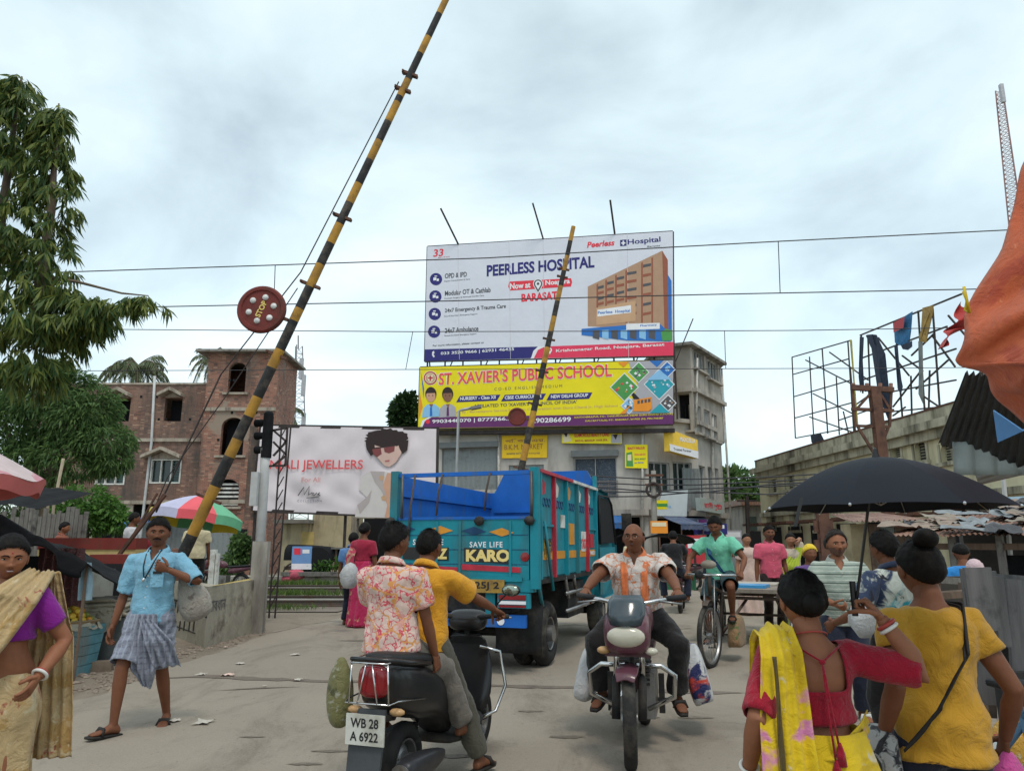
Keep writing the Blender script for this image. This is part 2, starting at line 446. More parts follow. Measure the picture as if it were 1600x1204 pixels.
# ================================================================== GROUND
def ground_mat(name, lo, hi, dark, spk=True, strength=.35):
 m, t, b = new_mat(name)
 co = nd(t, 'ShaderNodeTexCoord').outputs['Object']
 c = mixc(t, ramp(t, noisev(t, co, .5, 8, .62), .3, .7), lo, hi)
 mp = nd(t, 'ShaderNodeMapping'); mp.inputs['Scale'].default_value = (1, .35, 1); mp.inputs['Rotation'].default_value = (0, 0, R(-16)); t.links.new(co, mp.inputs[0])
 c = mixc(t, ramp(t, noisev(t, mp.outputs[0], 1.3, 10, .74, .6), .50, .68), c, dark)
 if spk: c = mixc(t, ramp(t, noisev(t, co, 26, 3, .6), .66, .72), c, [k*.55 for k in lo])
 c = mixc(t, ramp(t, noisev(t, co, .85, 10, .72, 1.2), .60, .66), c, mixc(t, .55, c, dark))
 c = mixc(t, ramp(t, noisev(t, co, 70, 3, .7), .3, .75), c, mixc(t, .25, c, (.5, .45, .38)))
 t.links.new(c, b.inputs['Base Color']); b.inputs['Roughness'].default_value = .88; b.inputs['Specular IOR Level'].default_value = .25
 bump(t, b, noisev(t, co, 12, 10, .75), strength, .03); MATS[name] = m; return m
m_road = ground_mat('road_dust', (.225, .186, .146), (.285, .24, .19), (.15, .122, .094))
m_dirt = ground_mat('bare_dirt', (.17, .13, .095), (.25, .2, .15), (.09, .065, .045), strength=.8)
m_ball = ground_mat('ballast_stone', (.12, .09, .07), (.2, .16, .13), (.06, .045, .035), strength=1)
m_conc = M('old_concrete', (.36, .335, .29), .9, .16, 2.2, .35, 30, dirt=(.15, .13, .11), dscale=1.6, damt=(.47, .66), streak=True)
m_conc_dk = M('grimy_concrete', (.24, .225, .2), .9, .2, 2, .3, 30, dirt=(.09, .08, .07), dscale=1.6, streak=True)
g = MB(); g.grid(40, 40, lambda a, b: V(((a-.5)*500, -20+b*480, 0)))
tag(g.build('ground', m_dirt), kind='structure')
rd = MB()
left = [(-400, 1500), (-60, 1130), (60, 1108), (150, 1085), (232, 1058), (268, 1040), (330, 1022), (392, 1000), (430, 985), (500, 972), (560, 958), (600, 930), (640, 905)]
lp = [gnd(u, v, .012) for u, v in left]; lp[0] = V((-3.2, -6, .012))
rp_ = [V((9, -6, .012)), V((8.5, 4, .012)), V((8.2, 8, .012)), V((7.6, 12, .012)), V((8.5, 17, .012)), V((11, 24, .012)), V((15, 40, .012)), V((20, 62, .012))]
def jag(ps, amp=.05, step=.25):
 o = []
 for p, q in zip(ps, ps[1:]):
  n = max(1, int((q-p).length/step)); n = min(n, 40)
  for i in range(n):
   k = p.lerp(q, i/n); w = noise.noise_vector(k*2.3)*amp; o.append(V((k.x+w.x, k.y+w.y, k.z)))
 return o+[ps[-1]]
lq = lp[:-1]+[V(k) for k in ((-3.3, 27.4, .012), (-5.5, 31.5, .012), (-5.5, 35.5, .012), (4, 37.5, .012), (8.8, 44, .012), (14, 62, .012))]
ly, ry = np.array([p.y for p in lq]), np.array([p.y for p in rp_])
ys_r = np.concatenate([np.linspace(-6, 4, 20, False), np.linspace(4, 32, 400, False), np.linspace(32, 62, 60)])
ed_ = [(V((float(np.interp(y, ly, [p.x for p in lq]))+.10*noise.noise(V((y*2.3, 1, 0)))+.05*noise.noise(V((y*9, 2, 0))), y, .012)), V((float(np.interp(y, ry, [p.x for p in rp_]))+.2*noise.noise(V((y*1.3, 5, 0))), y, .012))) for y in ys_r]
for (a, c), (b_, d) in zip(ed_, ed_[1:]): rd.poly([a, c, d, b_])
tag(rd.build('road', m_road, recalc=False), kind='structure')
# broken joint across the road and thin dark wear streaks
def strip(name, mid, w, mat, z, amp):
 s = MB(); ps = jag([gnd(u, v, z) for u, v in mid], .03, .12); up, dn = [], []
 for i, p in enumerate(ps):
  k = w*(.5+.9*abs(noise.noise(p*3.1)))*min(1, i/4, (len(ps)-1-i)/4+.05)
  up.append(p+V((0, k*2+noise.noise(p*7)*amp, 0))); dn.append(p-V((0, k*2+noise.noise(p*9)*amp, 0)))
 for i in range(len(ps)-1): s.poly([dn[i], dn[i+1], up[i+1], up[i]])
 return tag(s.build(name, mat), kind='structure')
strip('road_joint', [(240, 1058), (330, 1056), (420, 1060), (500, 1063), (560, 1064), (660, 1072), (760, 1070), (860, 1073), (960, 1072), (1060, 1080), (1180, 1082)], .055, m_ball, .017, .05)
strip('road_crack', [(400, 992), (440, 985), (480, 975), (530, 968)], .03, m_ball, .017, .04)
strip('road_patch', [(330, 1078), (400, 1074), (470, 1072)], .02, m_ball, .018, .02)
strip('road_patch', [(690, 975), (760, 985), (900, 975), (1000, 985), (1090, 980)], .04, m_dirt, .017, .05)
# rail lines crossing: bed, sleepers kept under the road, rails proud on the left
bed = MB(); bed.poly([V((-60, 17.6, .02)), V((-3.9, 17.2, .02)), V((-3.3, 27.2, .02)), V((-60, 28, .02))])
tag(bed.build('track_bed', m_ball), kind='structure')
m_rail = M('rail_steel', (.16, .13, .11), .5, .25, 3, .1, metal=.6, dirt=(.13, .07, .045))
m_rusty = M('rusty_steel', (.13, .065, .045), .75, .3, 4, .25, 50, metal=.2, dirt=(.06, .035, .03))
for y, w in ((18.6, 'nearest of four steel rails at the crossing'), (20.2, 'second steel rail from the road at the crossing'), (23.6, 'third steel rail, beyond the first track'), (25.2, 'farthest steel rail below the pale banner')):
 r = MB()
 pr = [(-.07, 0), (.07, 0), (.07, .02), (.015, .04), (.015, .11), (.036, .125), (.036, .15), (-.036, .15), (-.036, .125), (-.015, .11), (-.015, .04), (-.07, .02)]
 r.loft([[V((x, y+a, .022+b)) for a, b in pr] for x in (-60, -20, -3.6)])
 tag(r.build('rail', m_rail), 'long rusty rail, '+w, 'rail', 'rails of the level crossing')
kerb = MB()
for y, h in ((19.4, .12), (24.4, .12)): kerb.bb((-30, y-.45, .024), (-3.8, y+.45, h))
tag(kerb.build('track_slab', m_conc_dk), kind='structure')
pl = MB(); pl.bb((-40, 27.6, 0), (-2.6, 28.6, .34)); tag(pl.build('platform_kerb', m_conc, bevel=.02), kind='structure')
gr = leaf_mat('grass_blade', (.05, .10, .02), (.13, .19, .04))
gg = np.random.default_rng(3)
def grass(n, x0, x1, y0, y1, h, seed, z=.02):
 q = np.random.default_rng(seed)
 cx = q.uniform(x0, x1, n//14+1); cy = q.uniform(y0, y1, n//14+1); k = q.integers(0, len(cx), n)
 p = np.stack([cx[k]+q.normal(0, .16, n), np.clip(cy[k]+q.normal(0, .1, n), y0-.2, y1+.2), np.full(n, z)], 1)
 d = np.stack([q.normal(0, .35, n), q.normal(0, .35, n), np.ones(n)], 1)
 return p, d, np.full(n, h), np.full(n, h*.12)
parts_ = [grass(2600, -14, -4, 21.6, 22.4, .22, 1), grass(2600, -14, -3.5, 26.4, 27.3, .25, 2), grass(3000, -16, -5.5, 28.9, 30, .28, 4), grass(900, -9, -4.6, 17.2, 18, .14, 5)]
P_, D_, S_, W_ = [np.concatenate(k) for k in zip(*parts_)]
tag(leaves('grass', P_, D_, S_, W_, gr, seed=2), kind='stuff')
# rubble and soil along the wall foot and verge
rub = MB(); q = random.Random(5)
def pebbles(n, line, spread, smin, smax):
 for i in range(n):
  k = q.random()*(len(line)-1); a = int(k); p = line[a].lerp(line[a+1], k-a)+V((q.gauss(0, spread), q.gauss(0, spread), 0))
  s = q.uniform(smin, smax); rub.ball(p+V((0, 0, s*.2)), (s*q.uniform(.7, 1.4), s*q.uniform(.7, 1.3), s*q.uniform(.35, .7)), 6, None)
pebbles(420, [gnd(*k) for k in ((150, 1080), (215, 1045), (290, 1018), (350, 1005), (410, 985))], .12, .008, .03)
pebbles(260, [gnd(*k) for k in ((120, 1075), (180, 1040), (260, 1020))], .25, .01, .045)
pebbles(200, [gnd(*k) for k in ((1500, 1160), (1560, 1130), (1600, 1100))], .25, .01, .03)
tag(rub.build('rubble', M('rubble_stone', (.24, .19, .15), .95, .4, 8, .3)), kind='stuff')
m_paper = M('litter_paper', (.48, .44, .38), .8, .2, 6, .3)
m_paper2 = M('litter_wrapper', (.72, .5, .42), .5, .4, 14, .2)
for i, (u, v, s, lab) in enumerate([(318, 1128, .11, 'torn beige paper square lying on the open road left of the scooter'), (258, 1030, .09, 'crumpled white paper in the dirt below the concrete wall'), (375, 1036, .075, 'thin pale paper strip on the road past the wall corner'), (462, 1022, .085, 'curled white paper on the road between wall and scooter'), (537, 1048, .07, 'folded tan paper beside the scooter tail'), (465, 1062, .07, 'white scrap on the broken road joint'), (358, 1054, .1, 'red and yellow wrapper on the road joint'), (315, 1053, .08, 'flat white paper beside the bright wrapper'), (413, 1071, .03, 'tiny white scrap just below the road joint'), (353, 1010, .05, 'orange peel at the foot of the concrete wall'), (273, 1125, .06, 'small leaf scrap near the walking man'), (70, 1108, .05, 'white scrap by the saree woman'), (955, 1085, .05, 'small pale scrap left of the motorcycle wheel')]):
 p = gnd(u, v, .02); b = MB(); ph = q.random()*6; s *= .6
 b.grid(5, 5, lambda a, c: p+V(((a-.5)*2*s*(1+.3*math.sin(c*5+ph)), (c-.5)*2.4*s*(1+.2*math.sin(a*4+ph)), abs(noise.noise(V((a*3+i, c*3, ph))))*s*.5+.002)))
 o = b.build('litter_scrap', m_paper2 if i in (6, 9) else m_paper, smooth=True); tag(o, lab, 'litter', 'litter on the road')
# ================================================================== BRICK BUILDING (left, unplastered)
m_brick = brick_mat('red_brick', (.285, .104, .064), (.175, .066, .045), (.34, .28, .22), 5.0, (.075, .06, .05), (.5, .68), patch=(.27, .21, .16))
m_brick2 = brick_mat('old_brick', (.215, .095, .064), (.14, .062, .045), (.28, .24, .19), 5.0, (.07, .058, .05), (.44, .62))
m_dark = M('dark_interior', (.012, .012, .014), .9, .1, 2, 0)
m_plaster = M('raw_plaster', (.36, .31, .25), .9, .15, 2, .3, dirt=(.14, .11, .09), streak=True)
m_whitefr = M('white_frame', (.62, .62, .58), .6, .1, 4, .1, dirt=(.3, .26, .2))
m_glass = M('window_glass', (.025, .04, .04), .12, .3, 2, 0, spec=.6)
m_shut = corr_mat('roller_shutter', (.22, .24, .24), (.12, .1, .09), (.55, .75), 8)
bB = thing('brick_building', 'unplastered red brick house with stair tower and pedimented windows', 'building', at(243, 850, 38).xyz*1)
bB.location.z = 0
FB = Face((at(40, 700, 38).x, 38), (at(318, 700, 38).x, 38))
FT = Face((at(318, 650, 37.4).x, 37.4), (at(430, 650, 37.4).x, 37.4))
zr = FB.px(240, 601)[1]; zt = FT.px(370, 552)[1]
def hpx(F, u0, v0, u1, v1):
 a = F.px(u0, (v0+v1)/2)[0]; b = F.px(u1, (v0+v1)/2)[0]; um = (u0+u1)/2
 return (a, F.px(um, v1)[1], b, F.px(um, v0)[1])
HB = [hpx(FB, 177, 622, 203, 658), hpx(FB, 257, 622, 284, 658), hpx(FB, 235, 717, 283, 755), hpx(FB, 150, 722, 196, 757), hpx(FB, 95, 622, 122, 658)]
HT = [hpx(FT, 357, 566, 384, 613), hpx(FT, 345, 652, 381, 711), hpx(FT, 335, 748, 373, 791)]
zg = FB.px(240, 786)[1]
w = MB(); wall_holes(w, FB, 0, FB.len, zg, zr, HB, .25)
D = 9
A0, A1 = FB.p(0, 0), FB.p(FB.len, 0)
w.poly([A0+V((0, 0, zg)), A0+V((0, D, zg)), A0+V((0, D, zr)), A0+V((0, 0, zr))])
w.poly([A0+V((0, .3, zr-.5)), A1+V((0, .3, zr-.5)), A1+V((0, D, zr-.5)), A0+V((0, D, zr-.5))])
w.poly([A0+V((0, D, 0)), A1+V((0, D, 0)), A1+V((0, D, zr)), A0+V((0, D, zr))])
w.build('wall', m_brick2, bB, True, recalc=False)
w = MB(); wall_holes(w, FT, 0, FT.len, 0, zt, HT, .25)
T0, T1 = FT.p(0, 0), FT.p(FT.len, 0)
TR = V((at(460, 650, 41).x, 41, 0)); TL = V((T0.x, 41, 0))
FS = Face(T1, TR); hs = [(FS.len*.35, zt-2.6, FS.len*.62, zt-1.0)]
wall_holes(w, FS, 0, FS.len, 0, zt, [], .2)
w.poly([T0, T0+V((0, 0, zt)), TL+V((0, 0, zt)), TL])
FBk = Face(TR, TL); a_ = HT[0]; wid = FBk.len
wall_holes(w, FBk, 0, wid, 0, zt, [(wid-a_[2]-.9, a_[1]-.3, wid-a_[0]-.4, a_[3]+.1)], .2)
# arch spandrels
for h in HT:
 r = (h[2]-h[0])/2; cx = (h[0]+h[2])/2; zc = h[3]-r*.8
 for sgn in (-1, 1):
  pts = [(cx+sgn*r, h[3])]+[(cx+sgn*r*math.cos(t), zc+r*.8*math.sin(t)) for t in np.linspace(0, PI/2, 8)]
  w.poly([FT.p(x, z, 0) for x, z in pts])
  arc = pts[1:]
  for p1, p2 in zip(arc, arc[1:]): w.poly([FT.p(*p1), FT.p(*p2), FT.p(*p2, -.25), FT.p(*p1, -.25)])
w.build('stair_tower', m_brick, bB, True, recalc=False)
rf = MB(); rf.hexa([T0+V((-.5, -.5, zt)), T1+V((.35, -.5, zt)), TR+V((.4, .3, zt)), TL+V((-.5, .3, zt)), T0+V((-.5, -.5, zt+.12)), T1+V((.35, -.5, zt+.12)), TR+V((.4, .3, zt+.12)), TL+V((-.5, .3, zt+.12))])
rf.build('roof_slab', m_conc_dk, bB, True)
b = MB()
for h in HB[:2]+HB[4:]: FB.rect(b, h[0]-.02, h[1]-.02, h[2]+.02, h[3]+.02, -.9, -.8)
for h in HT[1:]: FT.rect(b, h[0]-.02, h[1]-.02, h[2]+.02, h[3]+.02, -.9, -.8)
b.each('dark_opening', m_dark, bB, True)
for h in HB[2:4]:
 f = MB(); t_ = .07
 FB.rect(f, h[0], h[1], h[0]+t_, h[3], -.15, .03); FB.rect(f, h[2]-t_, h[1], h[2], h[3], -.15, .03); FB.rect(f, h[0]+t_, h[1], h[2]-t_, h[1]+t_, -.15, .03); FB.rect(f, h[0]+t_, h[3]-t_, h[2]-t_, h[3], -.15, .03)
 for k in (1, 2): x = h[0]+(h[2]-h[0])*k/3; FB.rect(f, x-.03, h[1]+t_, x+.03, h[3]-t_, -.13, .0)
 fo = f.build('window', m_whitefr, bB, True)
 p = MB(); FB.rect(p, h[0]+.03, h[1]+.03, h[2]-.03, h[3]-.03, -.22, -.18); p.build('pane', m_glass, fo, True)
 l = MB()
 for k in range(9): z = h[1]+.1+(h[3]-h[1]-.2)*k/8; FB.rect(l, h[2]-(h[2]-h[0])/3+.05, z, h[2]-.08, z+.035, -.12, -.1)
 l.build('window_louvre', M('louvre_green', (.03, .10, .09), .4), fo, True)
def hood(F, u0, v0, u1, v1):
 b = MB(); a0, z0 = F.px(u0, v1); a1 = F.px(u1, v1)[0]; z1 = F.px((u0+u1)/2, v0)[1]; c = (a0+a1)/2; t_ = .16
 F.slab(b, [(a0, z0), (c, z1-t_), (a1, z0), (a1, z0+t_), (c, z1), (a0, z0+t_)], 0.0, .55)
 F.slab(b, [(a0+.2, z0+.02), (a1-.2, z0+.02), (c, z1-t_-.02)], 0, .05)
 b.build('window_hood', m_plaster, bB, True)
for k in ((172, 607, 207, 621), (252, 607, 289, 621), (226, 699, 287, 717)): hood(FB, *k)
b = MB()
for F, v in ((FB, 687), (FB, 784), (FT, 639)):
 z = F.px(300, v)[1]; F.rect(b, 0, z-.1, F.len, z+.08, 0, .1)
for h in HT: FT.rect(b, h[0]-.2, h[1]-.12, h[2]+.2, h[1]-.01, 0, .16)
z = FB.px(300, 784)[1]; FT.rect(b, -.03, z-.1, FT.len+.03, z+.08, 0, .12)
FB.rect(b, -.05, zr, FB.len-.01, zr+.1, -.3, .06)
b.each('plaster_band', m_plaster, bB, True)
b = MB(); h = HT[2]
for k in range(6): z = h[1]+.05+(h[3]-h[1]-.15)*k/6; FT.rect(b, h[0]+.02, z, h[2]-.02, z+.1, -.2, -.15)
b.each('timber_slat', m_whitefr, bB, True)
b = MB()
b.tube([FB.p(*FB.px(243, 588), .08), FB.p(*FB.px(238, 690), .08), FB.p(*FB.px(222, 832), .12), FB.p(FB.px(220, 840)[0], 0, .12)], .07, 8)
b.build('drain_pipe', M('pipe_grey', (.45, .46, .46), .5, .1), bB, True, smooth=True)
# ground floor: shutters, columns, dark bays
b = MB()
for k in range(5):
 a = FB.len*(k/5); FB.rect(b, a, 0, a+.35, zg, -.1, .0)
b.each('column', m_plaster, bB, True)
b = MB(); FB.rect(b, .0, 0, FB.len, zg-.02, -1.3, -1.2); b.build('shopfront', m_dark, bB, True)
b = MB(); s0 = FB.px(210, 820)[0]; FB.rect(b, s0, .3, s0+3.0, zg-.4, -.9, -.85)
FT.rect(b, .4, .2, FT.len-1.6, 2.5, .01, .05); b.each('roller_shutter', m_shut, bB, True)
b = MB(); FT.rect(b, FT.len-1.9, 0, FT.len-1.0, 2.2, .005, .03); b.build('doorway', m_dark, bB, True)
b = MB()
for k in range(9):
 a = q.uniform(.5, FB.len-.5); z = q.choice([zr-1.9, zr-4.9, zr-.7]); FB.rect(b, a, z, a+.12, z+.13, .004, .008)
for k in range(7): a = q.uniform(.2, FT.len-.2); z = q.choice([zt-1.5, zt-3.2, zt-4.6]); FT.rect(b, a, z, a+.12, z+.13, .004, .008)
b.each('scaffold_hole', m_dark, bB, True)
# low lean-to to the right under the banner
bl = thing('low_shed', 'low cream plastered shed with flat eave under the pale banner', 'building', (-8, 33, 0))
FL = Face((at(438, 850, 33).x, 33), (at(545, 850, 33).x, 33))
b = MB(); FL.rect(b, 0, 0, FL.len*.42, 2.35, -3, 0); FL.rect(b, FL.len*.42+.01, 0, FL.len, 2.75, -3, -.3); b.build('wall', M('cream_wash', (.5, .43, .28), .9, .15, 2, .2, dirt=(.25, .2, .14), streak=True), bl, True)
b = MB(); FL.rect(b, -.2, 2.36, FL.len*.45, 2.52, -3, .5); b.build('roof_slab', m_conc_dk, bl, True)
b = MB(); FL.rect(b, .9, .1, 1.45, 2.0, .005, .04); b.build('yellow_door', M('door_yellow', (.55, .42, .16), .7, .15), bl, True)
bw = thing('open_shop', 'dark open fronted shop behind the woman in the pink saree', 'building', (-6, 33, 0))
FW = Face((at(545, 850, 33.5).x, 33.5), (at(700, 850, 33.5).x, 33.5))
b = MB(); wall_holes(b, FW, 0, FW.len, 0, 3.2, [(.3, 0, 1.9, 2.6)], .6); b.build('wall', m_conc, bw, True, recalc=False)
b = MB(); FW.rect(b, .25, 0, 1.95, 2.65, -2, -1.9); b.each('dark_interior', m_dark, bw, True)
b = MB(); FW.rect(b, 2.05, 1.25, 2.7, 2.35, .01, .05); po = b.build('poster', M('poster_pale', (.5, .52, .5), .7, .1), bw, True)
# ================================================================== MAIN GREY BUILDING
m_gcon = M('weathered_render', (.37, .335, .295), .92, .14, 1.5, .3, 30, dirt=(.15, .13, .115), dscale=.9, damt=(.46, .68), streak=True)
m_gcon2 = M('pale_render', (.44, .41, .37), .92, .12, 1.5, .25, 30, dirt=(.2, .18, .16), dscale=.9, damt=(.5, .72), streak=True)
bM = thing('market_building', 'grey rendered corner market block four storeys tall behind the billboards', 'building', (3, 38, 0))
fA, fB2, fC, fD = V((at(683, 700, 38.4).x, 38.4, 0)), V((at(1009, 700, 36).x, 36, 0)), V((at(1089, 700, 37.6).x, 37.6, 0)), V((at(1127, 700, 41.5).x, 41.5, 0))
F1, F2, F3 = Face(fA, fB2), Face(fB2, fC), Face(fC, fD)
H1 = F1.px(850, 664)[1]+.25
m1 = [hpx(F1, 690, 700, 777, 765), hpx(F1, 897, 714, 964, 777), hpx(F1, 795, 726, 850, 790)]
w = MB(); wall_holes(w, F1, 0, F1.len, 0, H1, m1+[(.6, 0, F1.len-.4, 2.75)], .3)
m2 = [hpx(F2, 1014, 722, 1047, 770), hpx(F2, 1052, 722, 1082, 772)]
wall_holes(w, F2, 0, F2.len, 0, H1, m2+[(.3, 0, F2.len-.2, 2.7)], .3)
m3 = [hpx(F3, 1093, 728, 1103, 778), hpx(F3, 1107, 730, 1115, 780), hpx(F3, 1118, 732, 1124, 782)]
wall_holes(w, F3, 0, F3.len, 0, H1, m3+[(.3, 0, F3.len-.3, 2.7)], .3)
back = [fA+V((0, 9, 0)), fD+V((1, 6, 0))]
w.poly([fA+V((0, 0, H1)), fB2+V((0, 0, H1)), fC+V((0, 0, H1)), fD+V((0, 0, H1)), back[1]+V((0, 0, H1)), back[0]+V((0, 0, H1))])
w.poly([fA, fA+V((0, 0, H1)), back[0]+V((0, 0, H1)), back[0]]); w.poly([fD, fD+V((0, 0, H1)), back[1]+V((0, 0, H1)), back[1]]); w.poly([back[0], back[0]+V((0, 0, H1)), back[1]+V((0, 0, H1)), back[1]])
w.build('wall', m_gcon2, bM, True, recalc=False)
# upper tower
uE, uF, uD = V((at(1040, 600, 37.6).x, 37.6, 0)), V((at(1081, 600, 37.0).x, 37.0, 0)), V((at(1127, 600, 41.2).x, 41.2, 0))
G1, G2 = Face(uE, uF), Face(uF, uD); H2 = G1.px(1080, 541)[1]
w = MB(); g1 = [hpx(G1, 1060, 615, 1078, 672)]; wall_holes(w, G1, 0, G1.len, H1-.6, H2, g1, .4)
g2 = [hpx(G2, 1084, 549, 1100, 578), hpx(G2, 1105, 564, 1122, 594), hpx(G2, 1086, 634, 1096, 676), hpx(G2, 1101, 641, 1110, 682), hpx(G2, 1113, 648, 1121, 688)]
wall_holes(w, G2, 0, G2.len, H1-.6, H2, g2, .3)
k0, k1 = uE+V((-1, 7, 0)), uD+V((.5, 4, 0)); zz = V((0, 0, H2)); zl = V((0, 0, H1-.6))
w.poly([uE+zl, uE+zz, k0+zz, k0+zl]); w.poly([uD+zl, uD+zz, k1+zz, k1+zl]); w.poly([k0+zl, k0+zz, k1+zz, k1+zl])
w.build('upper_storey', m_gcon, bM, True, recalc=False)
r_ = MB(); e_ = .35
r_.hexa([uE+V((-e_, -e_, H2)), uF+V((0, -e_*1.5, H2)), uD+V((e_, -e_*.4, H2)), k0+V((0, 3, H2)), uE+V((-e_, -e_, H2+.15)), uF+V((0, -e_*1.5, H2+.15)), uD+V((e_, -e_*.4, H2+.15)), k0+V((0, 3, H2+.15))])
r_.poly([uD+V((e_, -e_*.4, H2+.15)), k1+V((0, 0, H2+.15)), k0+V((0, 3, H2+.15))])
r_.build('roof_slab', m_conc_dk, bM, True)
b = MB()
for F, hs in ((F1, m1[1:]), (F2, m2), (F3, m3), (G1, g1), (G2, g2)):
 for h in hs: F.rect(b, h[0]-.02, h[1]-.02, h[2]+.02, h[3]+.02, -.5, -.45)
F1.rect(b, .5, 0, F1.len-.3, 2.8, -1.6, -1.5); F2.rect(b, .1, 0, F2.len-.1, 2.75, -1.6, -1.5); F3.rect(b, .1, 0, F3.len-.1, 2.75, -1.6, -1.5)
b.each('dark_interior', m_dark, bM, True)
m_curt = print_mat('lace_curtain', (.07, .09, .12), [((.16, .18, .2), 14, .55, 'n')], .6, .5, 14)
for F, hs, bars in ((F1, m1[1:2], 1), (F2, m2, 2), (F3, m3, 1), (G2, g2, 3)):
 for h in hs:
  f = MB(); t_ = .055
  for a0, z0, a1, z1 in ((h[0], h[1], h[0]+t_, h[3]), (h[2]-t_, h[1], h[2], h[3]), (h[0]+t_, h[1], h[2]-t_, h[1]+t_), (h[0]+t_, h[3]-t_, h[2]-t_, h[3])): F.rect(f, a0, z0, a1, z1, -.2, -.1)
  for k in range(1, bars+1): x = h[0]+(h[2]-h[0])*k/(bars+1); F.rect(f, x-.02, h[1]+t_, x+.02, h[3]-t_, -.19, -.11)
  fo = f.build('window', M('frame_alu', (.42, .43, .42), .5, .1), bM, True)
  p = MB(); F.rect(p, h[0]+.03, h[1]+.03, h[2]-.03, h[3]-.03, -.24, -.21); p.build('pane', m_curt if F is F1 else m_glass, fo, True)
b = MB(); h = m1[1]
for k in range(4): z = h[1]+.1+k*.22; F1.rect(b, h[0]-.05, z, h[2]+.05, z+.03, .05, .08)
for k in range(6): a = h[0]+(h[2]-h[0])*k/5; F1.rect(b, a-.012, h[1]-.02, a+.012, h[1]+.85, .02, .05)
b.build('window_grille', M('grille_iron', (.2, .17, .15), .6), bM, True)
b = MB(); h = m1[0]; F1.rect(b, h[0], h[1], h[2], h[3], -.12, -.08); h = m1[2]; F1.rect(b, h[0], h[1], h[2], h[3], -.12, -.08)
h = hpx(F3, 1068, 730, 1090, 790); a = F2.px(1066, 760)[0]; F2.rect(b, a, 3.2, F2.len-.02, 5.2, .02, .06)
b.each('roller_shutter', m_shut, bM, True)
b = MB(); h = m1[0]; F1.rect(b, h[0]-.1, h[3]+.01, h[2]+.1, h[3]+.3, .002, .3); h = m1[1]; F1.rect(b, h[0]-.1, h[3]+.01, h[2]+.1, h[3]+.32, .002, .3)
b.each('shutter_box', M('shutter_box', (.13, .14, .14), .6, .1), bM, True)
b = MB()
for F, v in ((F1, 822), (F2, 822), (F3, 822)):
 z = 3.0; F.rect(b, -.05, z-.18, F.len+.05, z+.1, .003, .35)
z = H1; F1.rect(b, -.1, z-.15, F1.len+.1, z+.05, .003, .2); F2.rect(b, 0, z-.15, F2.len, z+.05, .003, .22); F3.rect(b, 0, z-.15, F3.len, z+.05, .003, .22)
for h in g2: G2.rect(b, h[0]-.15, h[1]-.14, h[2]+.15, h[1]-.03, .003, .22)
zb = G2.px(1100, 618)[1]; G2.rect(b, 0, zb-.1, G2.len, zb+.1, .003, .25); G1.rect(b, 0, zb-.1, G1.len, zb+.1, .003, .25)
b.each('ledge', m_gcon, bM, True)
b = MB()
for F, u, v0, v1 in ((F1, 780, 668, 830), (F1, 1004, 668, 830), (F3, 1110, 600, 800)): b.tube([F.p(*F.px(u, v0), .12), F.p(*F.px(u, v1), .12)], .06, 8)
b.tube([G2.p(*G2.px(1086, 560), .12), G2.p(*G2.px(1084, 668), .12)], .06, 8); b.tube([G2.p(G2.len-.1, H2-.2, .1), G2.p(G2.len-.1, 1, .1)], .06, 8)
b.each('drain_pipe', M('pipe_white', (.5, .48, .44), .5, .15, dirt=(.25, .2, .16)), bM, True, smooth=True)
b = MB(); z0 = F1.px(1000, 668)[1]
for k in range(12): a = F1.len*.72+k*.35; F1.rect(b, a, H1, a+.04, H1+1.1, -.2, -.16)
F1.rect(b, F1.len*.7, H1+1.1, F1.len, H1+1.15, -.22, -.14); b.build('roof_railing', m_rusty, bM, True)
# awnings
def awning(label, F, a0, a1, z, out, drop, mat, cat='awning', name='awning', th=.03):
 t = thing(name, label, cat, F.p((a0+a1)/2, z-drop, out))
 b = MB()
 def fn(i, j): return F.p(a0+(a1-a0)*i, z-drop*j-.05*math.sin(j*PI)*(1+math.sin(i*20)*.3), .02+out*j)
 b.grid(16, 5, fn)
 o = b.build('canopy', mat, t, True, smooth=True); md = o.modifiers.new('s', 'SOLIDIFY'); md.thickness = th
 b = MB()
 def fv(i, j): return F.p(a0+(a1-a0)*i, z-drop-.22*j-.02*math.sin(i*40), .02+out+.01*math.sin(i*30))
 b.grid(24, 1, fv); b.build('valance', mat, t, True)
 b = MB()
 for a in (a0+.05, a1-.05): b.tube([F.p(a, z-drop-.05, out), F.p(a, 0, out*.95)], .03, 6)
 b.each('pole', m_rusty, t, True); return t
m_blue_tarp = M('blue_tarp', (.03, .13, .36), .6, .2, 3, .3, 12, dirt=(.1, .12, .16))
m_blue2 = M('slate_tarp', (.09, .12, .2), .7, .2, 3, .3, 12, dirt=(.15, .15, .16))
m_blk_tarp = M('black_tarp', (.011, .0115, .013), .75, .3, 5, .5, 9, bdist=.03, spec=.1)
awning('bright blue awning over the shop beside the truck cab', F1, F1.px(935, 820)[0], F1.px(982, 820)[0], 2.9, 1.6, .5, m_blue_tarp)
awning('slate blue sheet awning on the corner shop behind the motorcyclist', F2, .4, F2.len*.55, 2.95, 1.8, .6, m_blue2)
awning('long slate awning of the side street shop', F2, F2.len*.6, F2.len*1.05, 2.8, 1.5, .5, m_blue2)
